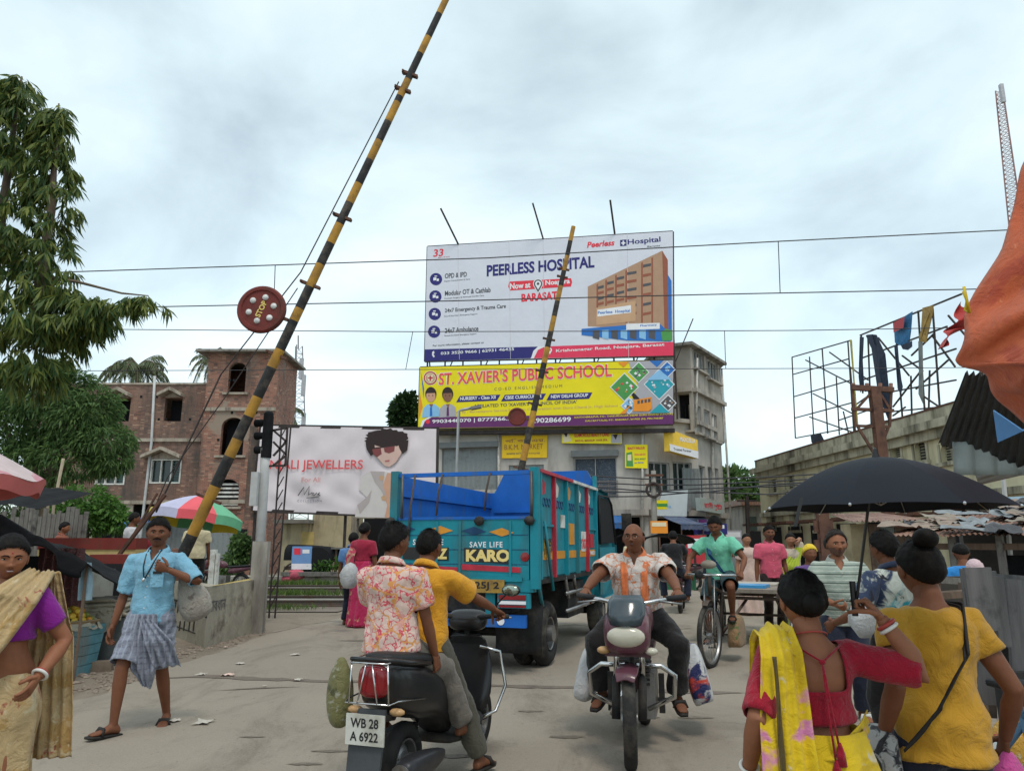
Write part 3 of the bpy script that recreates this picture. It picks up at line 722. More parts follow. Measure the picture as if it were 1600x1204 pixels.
# ================================================================== YELLOW BUILDING (right)
m_yel = M('yellow_wash', (.60, .55, .37), .9, .12, 1.2, .2, 30, dirt=(.24, .21, .14), dscale=.8, damt=(.5, .72), streak=True)
m_corn = M('stained_cornice', (.42, .39, .29), .9, .2, 2, .3, dirt=(.10, .09, .065), dscale=1.4, damt=(.47, .66), streak=True)
bY = thing('station_building', 'long yellow washed two storey building with arched windows on the right', 'building', (16, 34, 0))
FY = Face((at(1187, 740, 45).x, 45), (at(1610, 640, 22.5).x, 22.5))
zY = FY.px(1300, 700)[1]-.35
hY = [hpx(FY, *k) for k in ((1392, 693, 1408, 716), (1429, 688, 1448, 721), (1470, 692, 1488, 722), (1203, 748, 1214, 770), (1228, 742, 1240, 764), (1200, 797, 1212, 826), (1236, 797, 1250, 828), (1275, 795, 1290, 828), (1540, 690, 1560, 725))]
hY = [h for h in hY if h[3] < zY]
w = MB(); wall_holes(w, FY, -.2, FY.len, 0, zY, hY, .3)
n_ = -FY.n*8; a, c = FY.p(-.2, 0), FY.p(FY.len, 0); zz = V((0, 0, zY))
w.poly([a, a+n_, a+n_+zz, a+zz]); w.poly([c, c+n_, c+n_+zz, c+zz]); w.poly([a+zz, c+zz, c+n_+zz, a+n_+zz])
w.build('wall', m_yel, bY, True, recalc=False)
b = MB(); FY.rect(b, -.5, zY, FY.len, zY+.3, -.3, .45); FY.rect(b, -.35, zY+.3, FY.len, zY+.75, -.3, .12); FY.rect(b, -.2, zY-.35, FY.len, zY-.002, .002, .2); b.build('cornice', m_corn, bY, True)
b = MB(); FY.rect(b, -.36, zY+.752, FY.len, zY+.82, -.3, .15); b.build('coping', m_rusty, bY, True)
b = MB(); m_grey = M('window_dark', (.05, .055, .05), .5)
for h in hY: FY.rect(b, h[0]-.02, h[1]-.02, h[2]+.02, h[3]+.02, -.28, -.22)
b.each('window', m_grey, bY, True)
b = MB()
for h in hY[:3]:
 cx, r = (h[0]+h[2])/2, (h[2]-h[0])/2
 for sgn in (-1, 1):
  pts = [(cx+sgn*r, h[3])]+[(cx+sgn*r*math.cos(t), h[3]-r+r*math.sin(t)) for t in np.linspace(0, PI/2, 7)]
  w2 = [FY.p(x, z, .003) for x, z in pts]; b.poly(w2)
b.each('arch_corner', m_yel, bY, True, recalc=False)
for h in hY:
 b = MB()
 for k in range(7): z = h[1]+(h[3]-h[1])*(k+.5)/7; FY.rect(b, h[0], z, h[2], z+.03, -.2, -.17)
 for a0, a1 in ((h[0]-.12, h[0]), (h[2], h[2]+.12)): FY.rect(b, a0, h[1], a1, h[3], .002, .05)
 FY.rect(b, h[0]-.2, h[1]-.14, h[2]+.2, h[1], .002, .15)
 b.build('window_trim', m_corn, bY, True)
b = MB(); zc = 3.15; FY.rect(b, -.2, zc-.12, FY.len, zc+.12, .002, .16); b.build('string_course', m_corn, bY, True)
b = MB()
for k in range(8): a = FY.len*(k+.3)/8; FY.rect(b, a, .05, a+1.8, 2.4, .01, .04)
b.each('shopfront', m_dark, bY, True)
b = MB()
for k in range(6):
 a = FY.len*(k+.1)/6.; FY.slab(b, [(a, 2.5), (a+2.6, 2.5), (a+2.6, 2.62), (a, 2.62)], .2, 1.4)
b.each('shop_canopy', m_rusty, bY, True)
# far street buildings and shacks between the two blocks
m_pink = M('pink_wash', (.40, .26, .22), .9, .2, 2, .2, dirt=(.16, .12, .1), streak=True)
for lab, u0, u1, v, Y, mt, dep in (('small pink washed house at the far end of the side street', 1128, 1178, 800, 58, m_pink, 6), ('grey cement shed next to the yellow building', 1160, 1195, 790, 50, m_conc_dk, 5)):
 F = Face((at(u0, 800, Y).x, Y), (at(u1, 800, Y).x, Y)); h = F.px(u0, v)[1]
 t = thing('street_house', lab, 'building', F.p(F.len/2, 0))
 b = MB(); F.rect(b, 0, 0, F.len, h, -dep, 0); b.build('wall', mt, t, True)
 b = MB(); F.slab(b, [(-.3, h+.02), (F.len+.3, h+.02), (F.len+.3, h+.14), (-.3, h+.4)], -dep-.2, .7); b.build('roof', corr_mat('rust_roof', (.2, .13, .11), amt=(.4, .6)) if 'rust_roof' not in MATS else MATS['rust_roof'], t, True)
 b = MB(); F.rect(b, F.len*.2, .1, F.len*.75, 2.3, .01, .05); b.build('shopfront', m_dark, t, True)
 b = MB(); F.rect(b, F.len*.3, h-1.6, F.len*.6, h-.7, .01, .05); b.build('window', m_glass, t, True)
# ================================================================== BILLBOARDS
def C5(x, y): return (640+x/3.4409, 330+y/3.44)
m_frame = M('angle_iron', (.05, .04, .038), .7, .3, 4, .1, metal=.2)
m_backs = M('board_back', (.10, .095, .09), .8, .2, 3, .1)
def board(name, label, F, pts, mat, th=.12):
 c = F.px(*pts[3]); t = thing(name, label, 'billboard', F.p(c[0], c[1], 0))
 b = MB(); F.slabpx(b, pts, -th, 0); b.build('panel', mat, t, True); return t
def flatp(F, t, name, pts, mat, o, rev=False):
 b = MB(); F.flatpx(b, pts, o); return b.build(name, mat, t, True)
def circ(F, t, name, u, v, r, mat, o, ry=None, n=28):
 return flatp(F, t, name, [(u+r*math.cos(2*PI*k/n), v+(ry or r)*math.sin(2*PI*k/n)) for k in range(n)], mat, o)
FP = Face((at(666, 500, 38.2).x, 38.2), (at(1051, 500, 35.2).x, 35.2))
t = board('billboard', 'huge white hospital billboard with navy and red footer on the grey building', FP, [C5(95, 190), C5(1415, 108), C5(1418, 775), C5(80, 805)], M('flex_white', (.66, .67, .74), .5, .04, .8, .35, 1.6, bdist=.06))
def tx(s, x0, y0, x1, y1, mat, **k):
 a, b = C5(x0, y0), C5(x1, y1); FP.text(t, s, a[0], a[1], b[0], b[1], mat, **k)
# here y0,y1 are the top and bottom of the lettering at its left end
tx('PEERLESS HOSPITAL', 415, 290, 995, 352, NAVY, bold=.035)
tx('Now at', 540, 388, 650, 420, WHITE, bold=.03, o=.012); tx('Noapara', 730, 372, 862, 406, WHITE, bold=.03, o=.012)
tx('BARASAT', 601, 444, 795, 488, RED, bold=.04)
for y, a, b, w, wb in ((335, 'OPD & IPD', 'Expert Consultation & Care', 308, 325), (428, 'Modular OT & Cathlab', 'Precision Surgery & Advanced Cardiac Care', 436, 400), (523, '24x7 Emergency & Trauma Care', 'Round-the-Clock Emergency Support', 518, 365), (628, '24x7 Ambulance', 'Round-the-Clock Emergency Support', 370, 360)):
 tx(a, 190, y, w, y+27, DKGREY, bold=.025); tx(b, 188, y+37, wb, y+47, DKGREY, bold=.01)
tx('Peerless', 953, 166, 1102, 198, RED, bold=.03, shear=.2); tx('Hospital', 1172, 152, 1350, 188, NAVY, bold=.02); tx('Barasat', 1278, 186, 1348, 195, DKGREY, bold=.01)
tx('33', 128, 206, 182, 246, RED, bold=.02, shear=.1); tx('years of care', 152, 246, 215, 254, DKRED, bold=.01)
tx('For more information, please contact us', 125, 717, 398, 730, DKGREY, bold=.02)
flatp(FP, t, 'footer_band', [C5(82, 742), C5(690, 727), C5(650, 790), C5(80, 805)], NAVY, .006)
flatp(FP, t, 'footer_band', [C5(730, 726), C5(1417, 702), C5(1418, 775), C5(668, 790), C5(690, 745)], PINKRED, .006)
flatp(FP, t, 'footer_swoosh', [C5(690, 727), C5(730, 726), C5(690, 745), C5(668, 790), C5(652, 791), C5(666, 750)], WHITE, .007)
tx('033 3520 9666 | 62931 46435', 168, 756, 562, 776, WHITE, bold=.02, o=.012)
tx('Krishnanagar Road, Noapara, Barasat', 787, 742, 1372, 762, WHITE, bold=.02, o=.012)
for pts in ([(122, 755), (132, 750), (134, 762), (128, 768), (136, 780), (130, 786), (121, 774)],): flatp(FP, t, 'phone_icon', [C5(*p) for p in pts], WHITE, .012)
def pin(x, y, s, m0, m1, o):
 u, v = C5(x, y); r = s/3.44
 flatp(FP, t, 'pin_icon', [(u+r*math.cos(a), v-r*math.sin(a)) for a in np.linspace(-.6, PI+.6, 18)]+[(u, v+r*2)], m0, o); circ(FP, t, 'pin_icon', u, v, r*.45, m1, o+.004)
pin(754, 745, 12, WHITE, PINKRED, .012)
flatp(FP, t, 'pill_banner', [C5(536, 378), C5(868, 360), C5(874, 380), C5(868, 405), C5(540, 426), C5(530, 404)], RED, .006)
pin(691, 390, 27, WHITE, WHITE, .009); pin(691, 390, 23, DKGREY, WHITE, .013); pin(691, 390, 16, WHITE, DKGREY, .016)
for y in (365, 458, 552, 647):
 x = 142-(y-365)*.035; u, v = C5(x, y); circ(FP, t, 'round_icon', u, v, 33/3.44, NAVY, .006)
 for k in (((-14, -8), (2, -10), (2, 6), (-14, 8)), ((4, -2), (16, -3), (16, 10), (4, 11)), ((-8, -18), (6, -19), (6, -14), (-8, -13))): flatp(FP, t, 'icon_mark', [C5(x+a, y+b) for a, b in k], WHITE, .012)
flatp(FP, t, 'cross_logo', [C5(1132, 155), C5(1166, 152), C5(1166, 186), C5(1132, 188)], NAVY, .006)
flatp(FP, t, 'cross_logo', [C5(1145, 160), C5(1153, 159), C5(1153, 167), C5(1160, 167), C5(1160, 175), C5(1153, 175), C5(1153, 182), C5(1145, 183), C5(1145, 175), C5(1138, 175), C5(1138, 168), C5(1145, 168)], WHITE, .012)
# printed picture of the hospital on the board
A = lambda nm, pts, m, o: flatp(FP, t, nm, [C5(*p) for p in pts], m, o)
A('printed_building', [(958, 405), (1358, 212), (1388, 262), (1392, 640), (958, 618)], ink('facade_tan', (.42, .26, .17)), .006)
A('printed_building', [(1358, 212), (1388, 262), (1392, 690), (1372, 690)], BRICKINK, .009)
A('printed_building', [(1388, 340), (1408, 375), (1410, 640), (1392, 640)], BLUEINK, .007)
for x in (1005, 1052, 1105, 1160, 1245, 1300):
 yt = 405-(x-958)*.4825+12; A('printed_building', [(x, yt), (x+9, yt-5), (x+9, 600), (x, 600)], BRICKINK, .009)
for i in range(6):
 for x0, x1 in ((1012, 1044), (1062, 1098), (1114, 1154), (1170, 1220), (1255, 1298)):
  yt = 405-(x0-958)*.4825+26+i*(170+(x0-1000)*.55)/6; A('printed_window', [(x0, yt), (x1, yt-8), (x1, yt+6), (x0, yt+15)], BRICKINK if i % 2 else DKGREY, .012)
A('printed_building', [(1004, 520), (1215, 480), (1215, 590), (1004, 612)], TAN, .013); A('printed_sign', [(1010, 530), (1190, 505), (1190, 545), (1010, 566)], WHITE, .016)
tx('Peerless  Hospital', 1012, 538, 1186, 558, BLUEINK, o=.02, bold=.02)
A('printed_building', [(925, 632), (1165, 612), (1340, 600), (1405, 660), (1405, 700), (1170, 695), (925, 665)], BLUEINK, .016)
A('printed_building', [(1165, 605), (1345, 600), (1345, 632), (1165, 638)], WHITE, .019); tx('Pharmacy', 1240, 610, 1330, 624, BLUEINK, o=.022, bold=.02)
for k in range(7): A('printed_window', [(985+k*50, 640), (1020+k*50, 638), (1020+k*50, 690), (985+k*50, 680)], SKYINK if k % 2 else DKGREY, .022)
A('printed_shrub', [(1350, 650), (1380, 632), (1412, 640), (1412, 695), (1360, 698)], GREENINK, .025)
b = MB(); r_ = (C5(95, 190), C5(1415, 108), C5(1418, 775), C5(80, 805))
for i in range(4): b.bar(FP.p(*FP.px(*r_[i]), -.06), FP.p(*FP.px(*r_[(i+1) % 4]), -.06), .1)
b.each('frame_bar', m_frame, t, True)
b = MB()
for x0, y0, x1, y1 in ((195, 22, 262, 178), (680, -5, 718, 148), (1088, -20, 1103, 122)):
 p = FP.p(*FP.px(*C5(x1, y1)), .0); qd = FP.p(*FP.px(*C5(x0, y0)), .9); b.tube([p, qd], .05, 6)
for p in b.each('lamp_arm', m_frame, t, True): pass
b = MB()
for x in (260, 535, 718, 1170): b.bar(FP.p(*FP.px(*C5(x, 182-(x-95)*.062)), .004), FP.p(*FP.px(*C5(x+8, 795)), .004), .022, .008)
b.each('seam', M('flex_seam', (.58, .56, .6), .6, .05), t, True)
# school board
FSB = Face((at(652, 620, 38.0).x, 38.0), (at(1052, 620, 35.0).x, 35.0))
SB = [C5(55, 838), C5(1417, 800), C5(1417, 1143), C5(45, 1168)]
t = board('billboard', 'wide yellow school billboard with purple footer under the hospital board', FSB, SB, M('flex_yellow', (.80, .67, .012), .5, .06, .8, .35, 1.6, bdist=.06))
A = lambda nm, pts, m, o: flatp(FSB, t, nm, [C5(*p) for p in pts], m, o)
def tx2(s, x0, y0, x1, y1, mat, **k):
 a, b = C5(x0, y0), C5(x1, y1); return FSB.text(t, s, a[0], a[1], b[0], b[1], mat, **k)
for o_, mt, g_ in ((.012, WHITE, 3), (.018, SALMON, 0)):
 tx2("ST. XAVIER'S PUBLIC SCHOOL", 158-g_, 868-g_, 1088+g_, 934+g_, mt, bold=.035 if g_ else .02, o=o_)
tx2('CO-ED ENGLISH MEDIUM', 456, 948, 820, 963, DKGREY, bold=.0, space=1.5)
for x0, x1, s, xa, xb in ((250, 470, 'NURSERY - Class XII', 272, 463), (492, 715, 'CBSE CURRICULUM', 512, 708), (735, 965, 'NEW DELHI GROUP', 760, 960)):
 A('blue_tag', [(x0+20, 992-(x0-250)*.025), (x1+18, 985-(x0-250)*.025), (x1, 1017-(x0-250)*.02), (x0, 1026-(x0-250)*.02)], NAVY, .008)
 tx2(s, xa, 998-(x0-250)*.022, xb, 1016-(x0-250)*.022, WHITE, bold=.025, o=.014)
tx2("AFFILIATED TO 'XAVIER'S COUNCIL OF INDIA'", 345, 1038, 900, 1056, DKGREY, bold=.02)
tx2('Managed by : Barrackpore Service School in Cooperation with Guru Chand Jr. High School', 190, 1076, 1120, 1092, TAN, bold=.0)
A('footer_band', [(110, 1106), (1417, 1085), (1417, 1143), (60, 1166), (75, 1128)], PURPLE, .008)
A('footer_band', [(110, 1101), (118, 1106), (82, 1128), (66, 1166), (55, 1167), (68, 1125)], WHITE, .01)
tx2('9903448070 | 8777366..', 122, 1120, 535, 1144, WHITE, bold=.02, o=.014); tx2('290286699', 655, 1112, 868, 1138, WHITE, bold=.02, o=.014)
tx2('SOUTH NIMULPUR, P.O : THAKURNAGAR (NEAR GURU CHAND SCHOOL)', 885, 1103, 1416, 1115, YEL, bold=.015, o=.014); tx2('KALI BATTALA), P.S : BARASAT, 24 PGS (N), PIN-743287', 945, 1122, 1365, 1133, YEL, bold=.015, o=.014)
u, v = C5(98, 1130); circ(FSB, t, 'phone_icon', u, v, 3.6, RED, .014)
A('corner_wedge', [(55, 838), (78, 950), (76, 1010), (62, 880)], BLUEINK, .008); A('corner_wedge', [(52, 960), (70, 1050), (50, 1120)], ORANGE, .008)
u, v = C5(112, 896)
for r, mt, o_ in ((38, WHITE, .008), (36, DKRED, .011), (29, CREAMINK, .014), (25, TAN, .017)): circ(FSB, t, 'school_crest', u, v, r/3.44, mt, o_)
A('school_crest', [(96, 880), (128, 878), (126, 908), (112, 922), (98, 908)], CREAMINK, .02); A('school_crest', [(108, 884), (116, 884), (116, 912), (108, 912)], DKRED, .023); A('school_crest', [(100, 892), (125, 891), (125, 899), (100, 899)], DKRED, .0235)
def kid(x, shirt, tie, dk):
 A('printed_child', [(x-48, 1108), (x-42, 1060), (x-20, 1038), (x+20, 1036), (x+42, 1052), (x+48, 1102)], shirt, .018)
 A('printed_child', [(x-10, 1036), (x+12, 1035), (x+4, 1058)], SKIN2, .021); A('printed_child', [(x-4, 1052), (x+6, 1052), (x+8, 1100), (x-6, 1102)], tie, .023)
 for (r, ry, yy, mt, o_) in ((30, 38, 982, HAIRINK, .02), (25, 33, 992, SKIN2 if dk else SKININK, .024)):
  u, v = C5(x, yy); circ(FSB, t, 'printed_child', u, v, r/3.44, mt, o_, ry/3.44)
 A('printed_child', [(x-27, 978), (x+27, 976), (x+22, 955), (x, 946), (x-22, 957)], HAIRINK, .027)
 for dx in (-10, 10):
  u, v = C5(x+dx, 990); circ(FSB, t, 'printed_child', u, v, .9, HAIRINK, .028)
kid(115, SKYINK, BLUEINK, False); kid(205, GREYINK, PURPLE, True)
def lozenge(cx, cy, r, cols, seed):
 qq = random.Random(seed)
 A('photo_collage', [(cx-r-6, cy), (cx, cy-r-6), (cx+r+6, cy), (cx, cy+r+6)], WHITE, .02)
 A('photo_collage', [(cx-r, cy), (cx, cy-r), (cx+r, cy), (cx, cy+r)], cols[0], .024)
 for i in range(26):
  x, y = qq.uniform(-r, r)*.8, qq.uniform(-r, r)*.8
  if abs(x)+abs(y) > r-14: continue
  s = qq.uniform(4, 11); A('photo_collage', [(cx+x-s, cy+y), (cx+x, cy+y-s), (cx+x+s, cy+y), (cx+x, cy+y+s*.8)], cols[1+i % (len(cols)-1)], .028+.0003*i)
A('photo_collage', [(1175, 808), (1417, 800), (1417, 1085), (1160, 1088), (1230, 940)], GREYINK, .012)
A('photo_collage', [(1120, 812), (1180, 808), (1150, 838)], ORANGE, .016); A('photo_collage', [(1290, 804), (1365, 802), (1330, 838)], BLUEINK, .016)
A('photo_collage', [(1165, 930), (1240, 1010), (1205, 1010)], BLACK, .016)
lozenge(1232, 865, 52, (GREENINK, GREYINK, WHITE, DKGREY, TAN), 1); lozenge(1385, 850, 40, (BLUEINK, WHITE, SKYINK), 2); lozenge(1155, 945, 72, (GREENINK, ORANGE, WHITE, RED, GREENINK), 3); lozenge(1342, 930, 78, (TEALINK, WHITE, GREYINK, WHITE, SKYINK), 4); lozenge(1390, 1030, 40, (DKGREY, WHITE, TAN), 5); lozenge(1180, 1045, 40, (SKYINK, WHITE, DKGREY), 6)
A('printed_pediment', [(1275, 908), (1342, 852), (1410, 905)], SKYINK, .04)
A('printed_bus', [(1205, 1015), (1300, 998), (1302, 1060), (1285, 1075), (1200, 1075)], ORANGE, .05)
for k in range(4): A('printed_bus', [(1225+k*19, 1018-k*3), (1238+k*19, 1016-k*3), (1238+k*19, 1034-k*3), (1225+k*19, 1036-k*3)], DKGREY, .054)
A('corner_wedge', [(1290, 1085), (1345, 1035), (1400, 1083)], TEALINK, .052); A('photo_collage', [(1130, 1088), (1190, 1040), (1160, 1088)], ORANGE, .05)
b = MB()
for i in range(4): b.bar(FSB.p(*FSB.px(*SB[i]), -.06), FSB.p(*FSB.px(*SB[(i+1) % 4]), -.06), .1)
b.each('frame_bar', m_frame, t, True)
# trestle that carries the two boards, seen in the gap between them and below
b = MB()
for k in range(14):
 a = FP.len*k/13; b.bar(FP.p(a, H1-.2, -.35), FP.p(a, 15, -.35), .08)
for z in (8.0, 9.95, 10.25, 12.5, 14.6): b.bar(FP.p(-.2, z, -.45), FP.p(FP.len, z, -.45), .08)
for k in range(0, 13, 2): b.bar(FP.p(FP.len*k/13, 8.0, -.55), FP.p(FP.len*(k+2)/13, 12.5, -.55), .05)
b.bar(FP.p(.1, H1, -1.6), FP.p(.1, 11, -.4), .06)
tr = thing('billboard_trestle', 'dark angle iron trestle carrying the two big boards on the market roof', 'steel frame', FP.p(FP.len/2, H1))
b.each('frame_bar', m_frame, tr, True)
b = MB(); b.bar(FSB.p(.2, FSB.px(660, 672)[1]-.1, -.3), FSB.p(FSB.len, FSB.px(1050, 668)[1]-.1, -.3), .3, .18); b.build('base_beam', m_frame, tr, True)
# jewellers banner
FJ = Face((at(398, 740, 30).x, 30), (at(682, 740, 30).x, 30))
def C6(x, y): return (340+x/3.761, 640+y/3.7625)
m_ban = M('banner_pink', (.70, .62, .64), .6, .05, 1.2, .05)
t = thing('billboard', 'pale pink jewellery banner on a dark frame in front of the brick tower', 'billboard', FJ.p(FJ.len/2, 2.5))
J0, J1, J2, J3 = [FJ.px(*k) for k in ((409, 665), (682, 670), (680, 808), (396, 797))]
b = MB()
def fj(i, j):
 a = (J3[0]+(J2[0]-J3[0])*i)*(1-j)+(J0[0]+(J1[0]-J0[0])*i)*j; z = (J3[1]+(J2[1]-J3[1])*i)*(1-j)+(J0[1]+(J1[1]-J0[1])*i)*j
 e_ = min(1, 6*i*(1-i))*min(1, 6*j*(1-j))
 o = .05+e_*.06*(math.sin((i*1.6+j)*16+2*math.sin(j*5))*(1-j*.5)+.7*math.sin((i*3-j*1.4)*9))*(.3+abs(i-.45)*1.3)
 return FJ.p(a, z, o)
b.grid(90, 40, fj); b.build('panel', m_ban, t, True, smooth=True)
A = lambda nm, pts, m, o: flatp(FJ, t, nm, [C6(*p) for p in pts], m, o)
def tx3(s, x0, y0, x1, y1, mat, **k):
 a, b = C6(x0, y0), C6(x1, y1); return FJ.text(t, s, a[0], a[1], b[0], b[1], mat, o=.14, **k)
tx3('ANJALI JEWELLERS', 262, 296, 858, 366, ink('coral', (.70, .09, .10)), bold=.012); tx3('For All', 500, 398, 608, 426, ink('coral_light', (.66, .25, .24)), bold=0)
b = MB()
sq = [(478, 505), (512, 455), (514, 500), (545, 450), (540, 502), (560, 488), (572, 490), (558, 500), (575, 502), (588, 488), (592, 502), (604, 486), (598, 500), (608, 506)]
b.tube([FJ.p(*FJ.px(*C6(*p)), .14) for p in sq], .022, 5); b.tube([FJ.p(*FJ.px(*C6(*p)), .14) for p in ((528, 518), (560, 516), (598, 510))], .016, 5)
b.each('script_lettering', DKGREY, t, True); tx3('COLLECTION', 475, 530, 616, 542, DKGREY, bold=0, space=1.6)
# printed model in a white suit
JK = ink('suit_white', (.60, .55, .53)); JS = ink('suit_shade', (.44, .38, .37)); HR = HAIRINK
A('printed_figure', [(810, 630), (825, 560), (880, 515), (835, 470), (850, 390), (900, 362), (1000, 366), (1045, 400), (1180, 420), (1180, 632), (1000, 634)], JK, .125)
A('printed_figure', [(985, 634), (1000, 560), (965, 470), (1000, 372), (1060, 372), (1090, 470), (1060, 634)], SKININK, .13)
A('printed_figure', [(900, 362), (985, 364), (975, 440), (1000, 530), (960, 470), (930, 430)], JS, .133); A('printed_figure', [(1060, 366), (1120, 390), (1100, 520), (1050, 634), (1075, 470)], JS, .133)
A('printed_figure', [(825, 560), (880, 515), (910, 470), (895, 545), (840, 610)], JS, .134)
for x, y in ((968, 402), (980, 520)): A('printed_brooch', [(x-16, y-8), (x, y-18), (x+16, y-6), (x+8, y+14), (x-10, y+12)], TAN, .137)
A('printed_face', [(918, 200), (940, 180), (1050, 178), (1088, 200), (1082, 260), (1050, 310), (1012, 338), (985, 330), (945, 285), (925, 245)], ink('face_print', (.62, .42, .36)), .138)
pts = []
for k in range(40):
 a = 2*PI*k/40; rr = 1+.07*math.sin(k*2.9)+.05*math.sin(k*5.3); pts.append((998+126*rr*math.cos(a), 168+52*rr*math.sin(a)))
A('printed_hair', pts, HR, .142)
A('printed_hair', [(872, 180), (925, 195), (930, 250), (905, 275), (880, 235)], HR, .143); A('printed_hair', [(1060, 190), (1125, 180), (1118, 240), (1090, 260), (1072, 230)], HR, .143)
for pts in ([(912, 232), (962, 226), (968, 262), (940, 280), (918, 262)], [(980, 226), (1044, 212), (1042, 245), (1010, 258), (985, 250)]): A('printed_sunglasses', pts, ink('shade_brown', (.22, .06, .06)), .146)
A('printed_sunglasses', [(905, 228), (1065, 205), (1065, 212), (905, 235)], HR, .147); A('printed_face', [(985, 300), (1015, 296), (1012, 306), (990, 308)], ink('lip_print', (.42, .13, .13)), .147)
b = MB()
for (p, q_) in ((J0, J1), (J1, J2), (J3, J2), (J0, J3)): b.bar(FJ.p(*p, -.05), FJ.p(*q_, -.05), .2, .14)
for k in range(6): a = J3[0]+(J2[0]-J3[0])*k/5; b.bar(FJ.p(a, J3[1], -.2), FJ.p(a, J0[1]-.05, -.2), .07)
for k in (0, .5, 1.0): a = J3[0]+(J2[0]-J3[0])*k; b.bar(FJ.p(a, 0, -.25), FJ.p(a, J0[1], -.25), .1)
b.each('frame_bar', m_frame, t, True)
z1 = FJ.px(398, 660)[1]; b = MB(); FJ.slabpx(b, [(388, 664), (400, 664), (393, 812), (378, 812)], -.3, -.2); b.build('brick_pier', m_brick2, t, True)
# small shop signs on the market block
def sign(label, F, pts, mat, o, th=.08, lets=(), extra=None):
 c = F.px(*pts[3]); t = thing('shop_sign', label, 'sign', F.p(c[0], c[1], o))
 b = MB(); F.slabpx(b, pts, o-th, o); b.build('panel', mat, t, True)
 for s, u0, v0, u1, v1, m_, k in lets: F.text(t, s, u0, v0, u1, v1, m_, o=o+.008, **k)
 for pp, m_, dz in (extra or []): flatp(F, t, 'printed_picture', pp, m_, o+.006+dz)
 return t
sign('orange yellow painted market name board with three lines on the grey wall', F1, [(785, 681), (856, 680), (855, 715), (785, 716)], M('sign_amber', (.78, .50, .02), .6, .1, 3, .05), .1, .06, [('পি. কে. এম.', 790, 686, 852, 692, BRICKINK, {'bold': .01}), ('B.K.M. MARKET', 789, 695, 849, 703, BRICKINK, {'bold': .0}), ('বাজার চৌমাথা, ৭০০১২৪', 792, 707, 844, 711, DKGREY, {'bold': .01})])
sign('long yellow beauty parlour signboard with red lettering and two faces', F1, [(879, 675), (972, 676), (972, 694), (879, 693)], YEL, .25, .12, [('GLAMOROUS BEAUTY CARE', 898, 678, 952, 684, RED, {'bold': .03}), ('BRIDAL MAKEUP  HAIR SPA', 900, 688, 950, 691, DKRED, {'bold': .02})], [([(880, 678), (890, 677), (894, 690), (881, 692)], CREAMINK, 0), ([(882, 678), (889, 677), (886, 684)], HAIRINK, .004), ([(956, 679), (971, 680), (971, 693), (955, 693)], GREYINK, 0), ([(958, 680), (966, 679), (963, 688)], HAIRINK, .004)])
sign('square yellow poster board on the pale corner column', F1, [(977, 695), (1012, 695), (1012, 732), (977, 731)], YEL, .18, .05, [('BEAUTY PARLOUR', 981, 699, 1008, 703, RED, {'bold': .03}), ('FACIAL HAIR CUT', 992, 709, 1009, 712, PINKRED, {'bold': .02}), ('BRIDAL MAKEUP', 992, 716, 1009, 719, GREENINK, {'bold': .02}), ('ph 98300', 992, 722, 1006, 725, BLUEINK, {'bold': .02})], [([(979, 708), (988, 706), (990, 729), (979, 729)], GREENINK, 0), ([(981, 711), (987, 710), (987, 720), (981, 720)], CREAMINK, .004)])
sF = Face(F2.p(F2.len*.42, 0, .9), F2.p(F2.len*1.0, 0, .5))
sign('amber and white bank signboard jutting from the corner', sF, [(1046, 670), (1090, 687), (1091, 716), (1047, 704)], M('sign_gold', (.85, .55, .06), .5, .08), .0, .35, [('MAXCELLA', 1062, 682, 1086, 689, WHITE, {'bold': .03}), ('Trusted Forever', 1052, 699, 1080, 703, BLACK, {'bold': .02})], [([(1046, 693), (1091, 705), (1091, 716), (1047, 704)], WHITE, 0)])
sG = Face(F3.p(.0, 0, .55), F3.p(F3.len*1.0, 0, .55))
sign('grey signboard with red vernacular lettering above the side street', sG, [(1094, 777), (1131, 785), (1130, 803), (1096, 797)], M('sign_greygreen', (.36, .40, .37), .6, .08), .0, .25, [('রানী সুইট', 1100, 783, 1128, 795, RED, {'bold': .02})])
sign('white paper notice board with green and yellow print on the corner pole', F2, [(1024, 768), (1062, 764), (1060, 807), (1010, 806)], ink('notice', (.55, .6, .62)), .6, .03, [('OFFER', 1027, 790, 1036, 794, SKYINK, {'bold': .02})], [([(1010, 782), (1030, 782), (1030, 796), (1010, 796)], YEL, 0), ([(1010, 787), (1030, 787), (1030, 792), (1010, 792)], GREENINK, .004)])
sign('small maroon and white hanging shop sign by the side street', F2, [(1071, 812), (1084, 812), (1084, 844), (1070, 843)], ink('notice2', (.6, .6, .6)), .9, .03, [], [([(1071, 812), (1084, 812), (1084, 825), (1071, 825)], PURPLE, 0)])
ac = thing('air_conditioner', 'dark outdoor air conditioning unit on the corner wall', 'air conditioner', F2.p(F2.len*.72, 3.4, .1)); b = MB(); F2.rpx(b, 1044, 778, 1068, 799, .02, .5); b.build('case', M('ac_case', (.2, .2, .2), .5), ac, True, bevel=.02)
b = MB(); c = F2.p(*F2.px(1056, 788), .52); b.torus(c, .22, .02, 20, 6, mat=Matrix.Translation(c) @ F2.n.to_track_quat('Z', 'Y').to_matrix().to_4x4()); b.build('fan_guard', m_frame, ac, True)
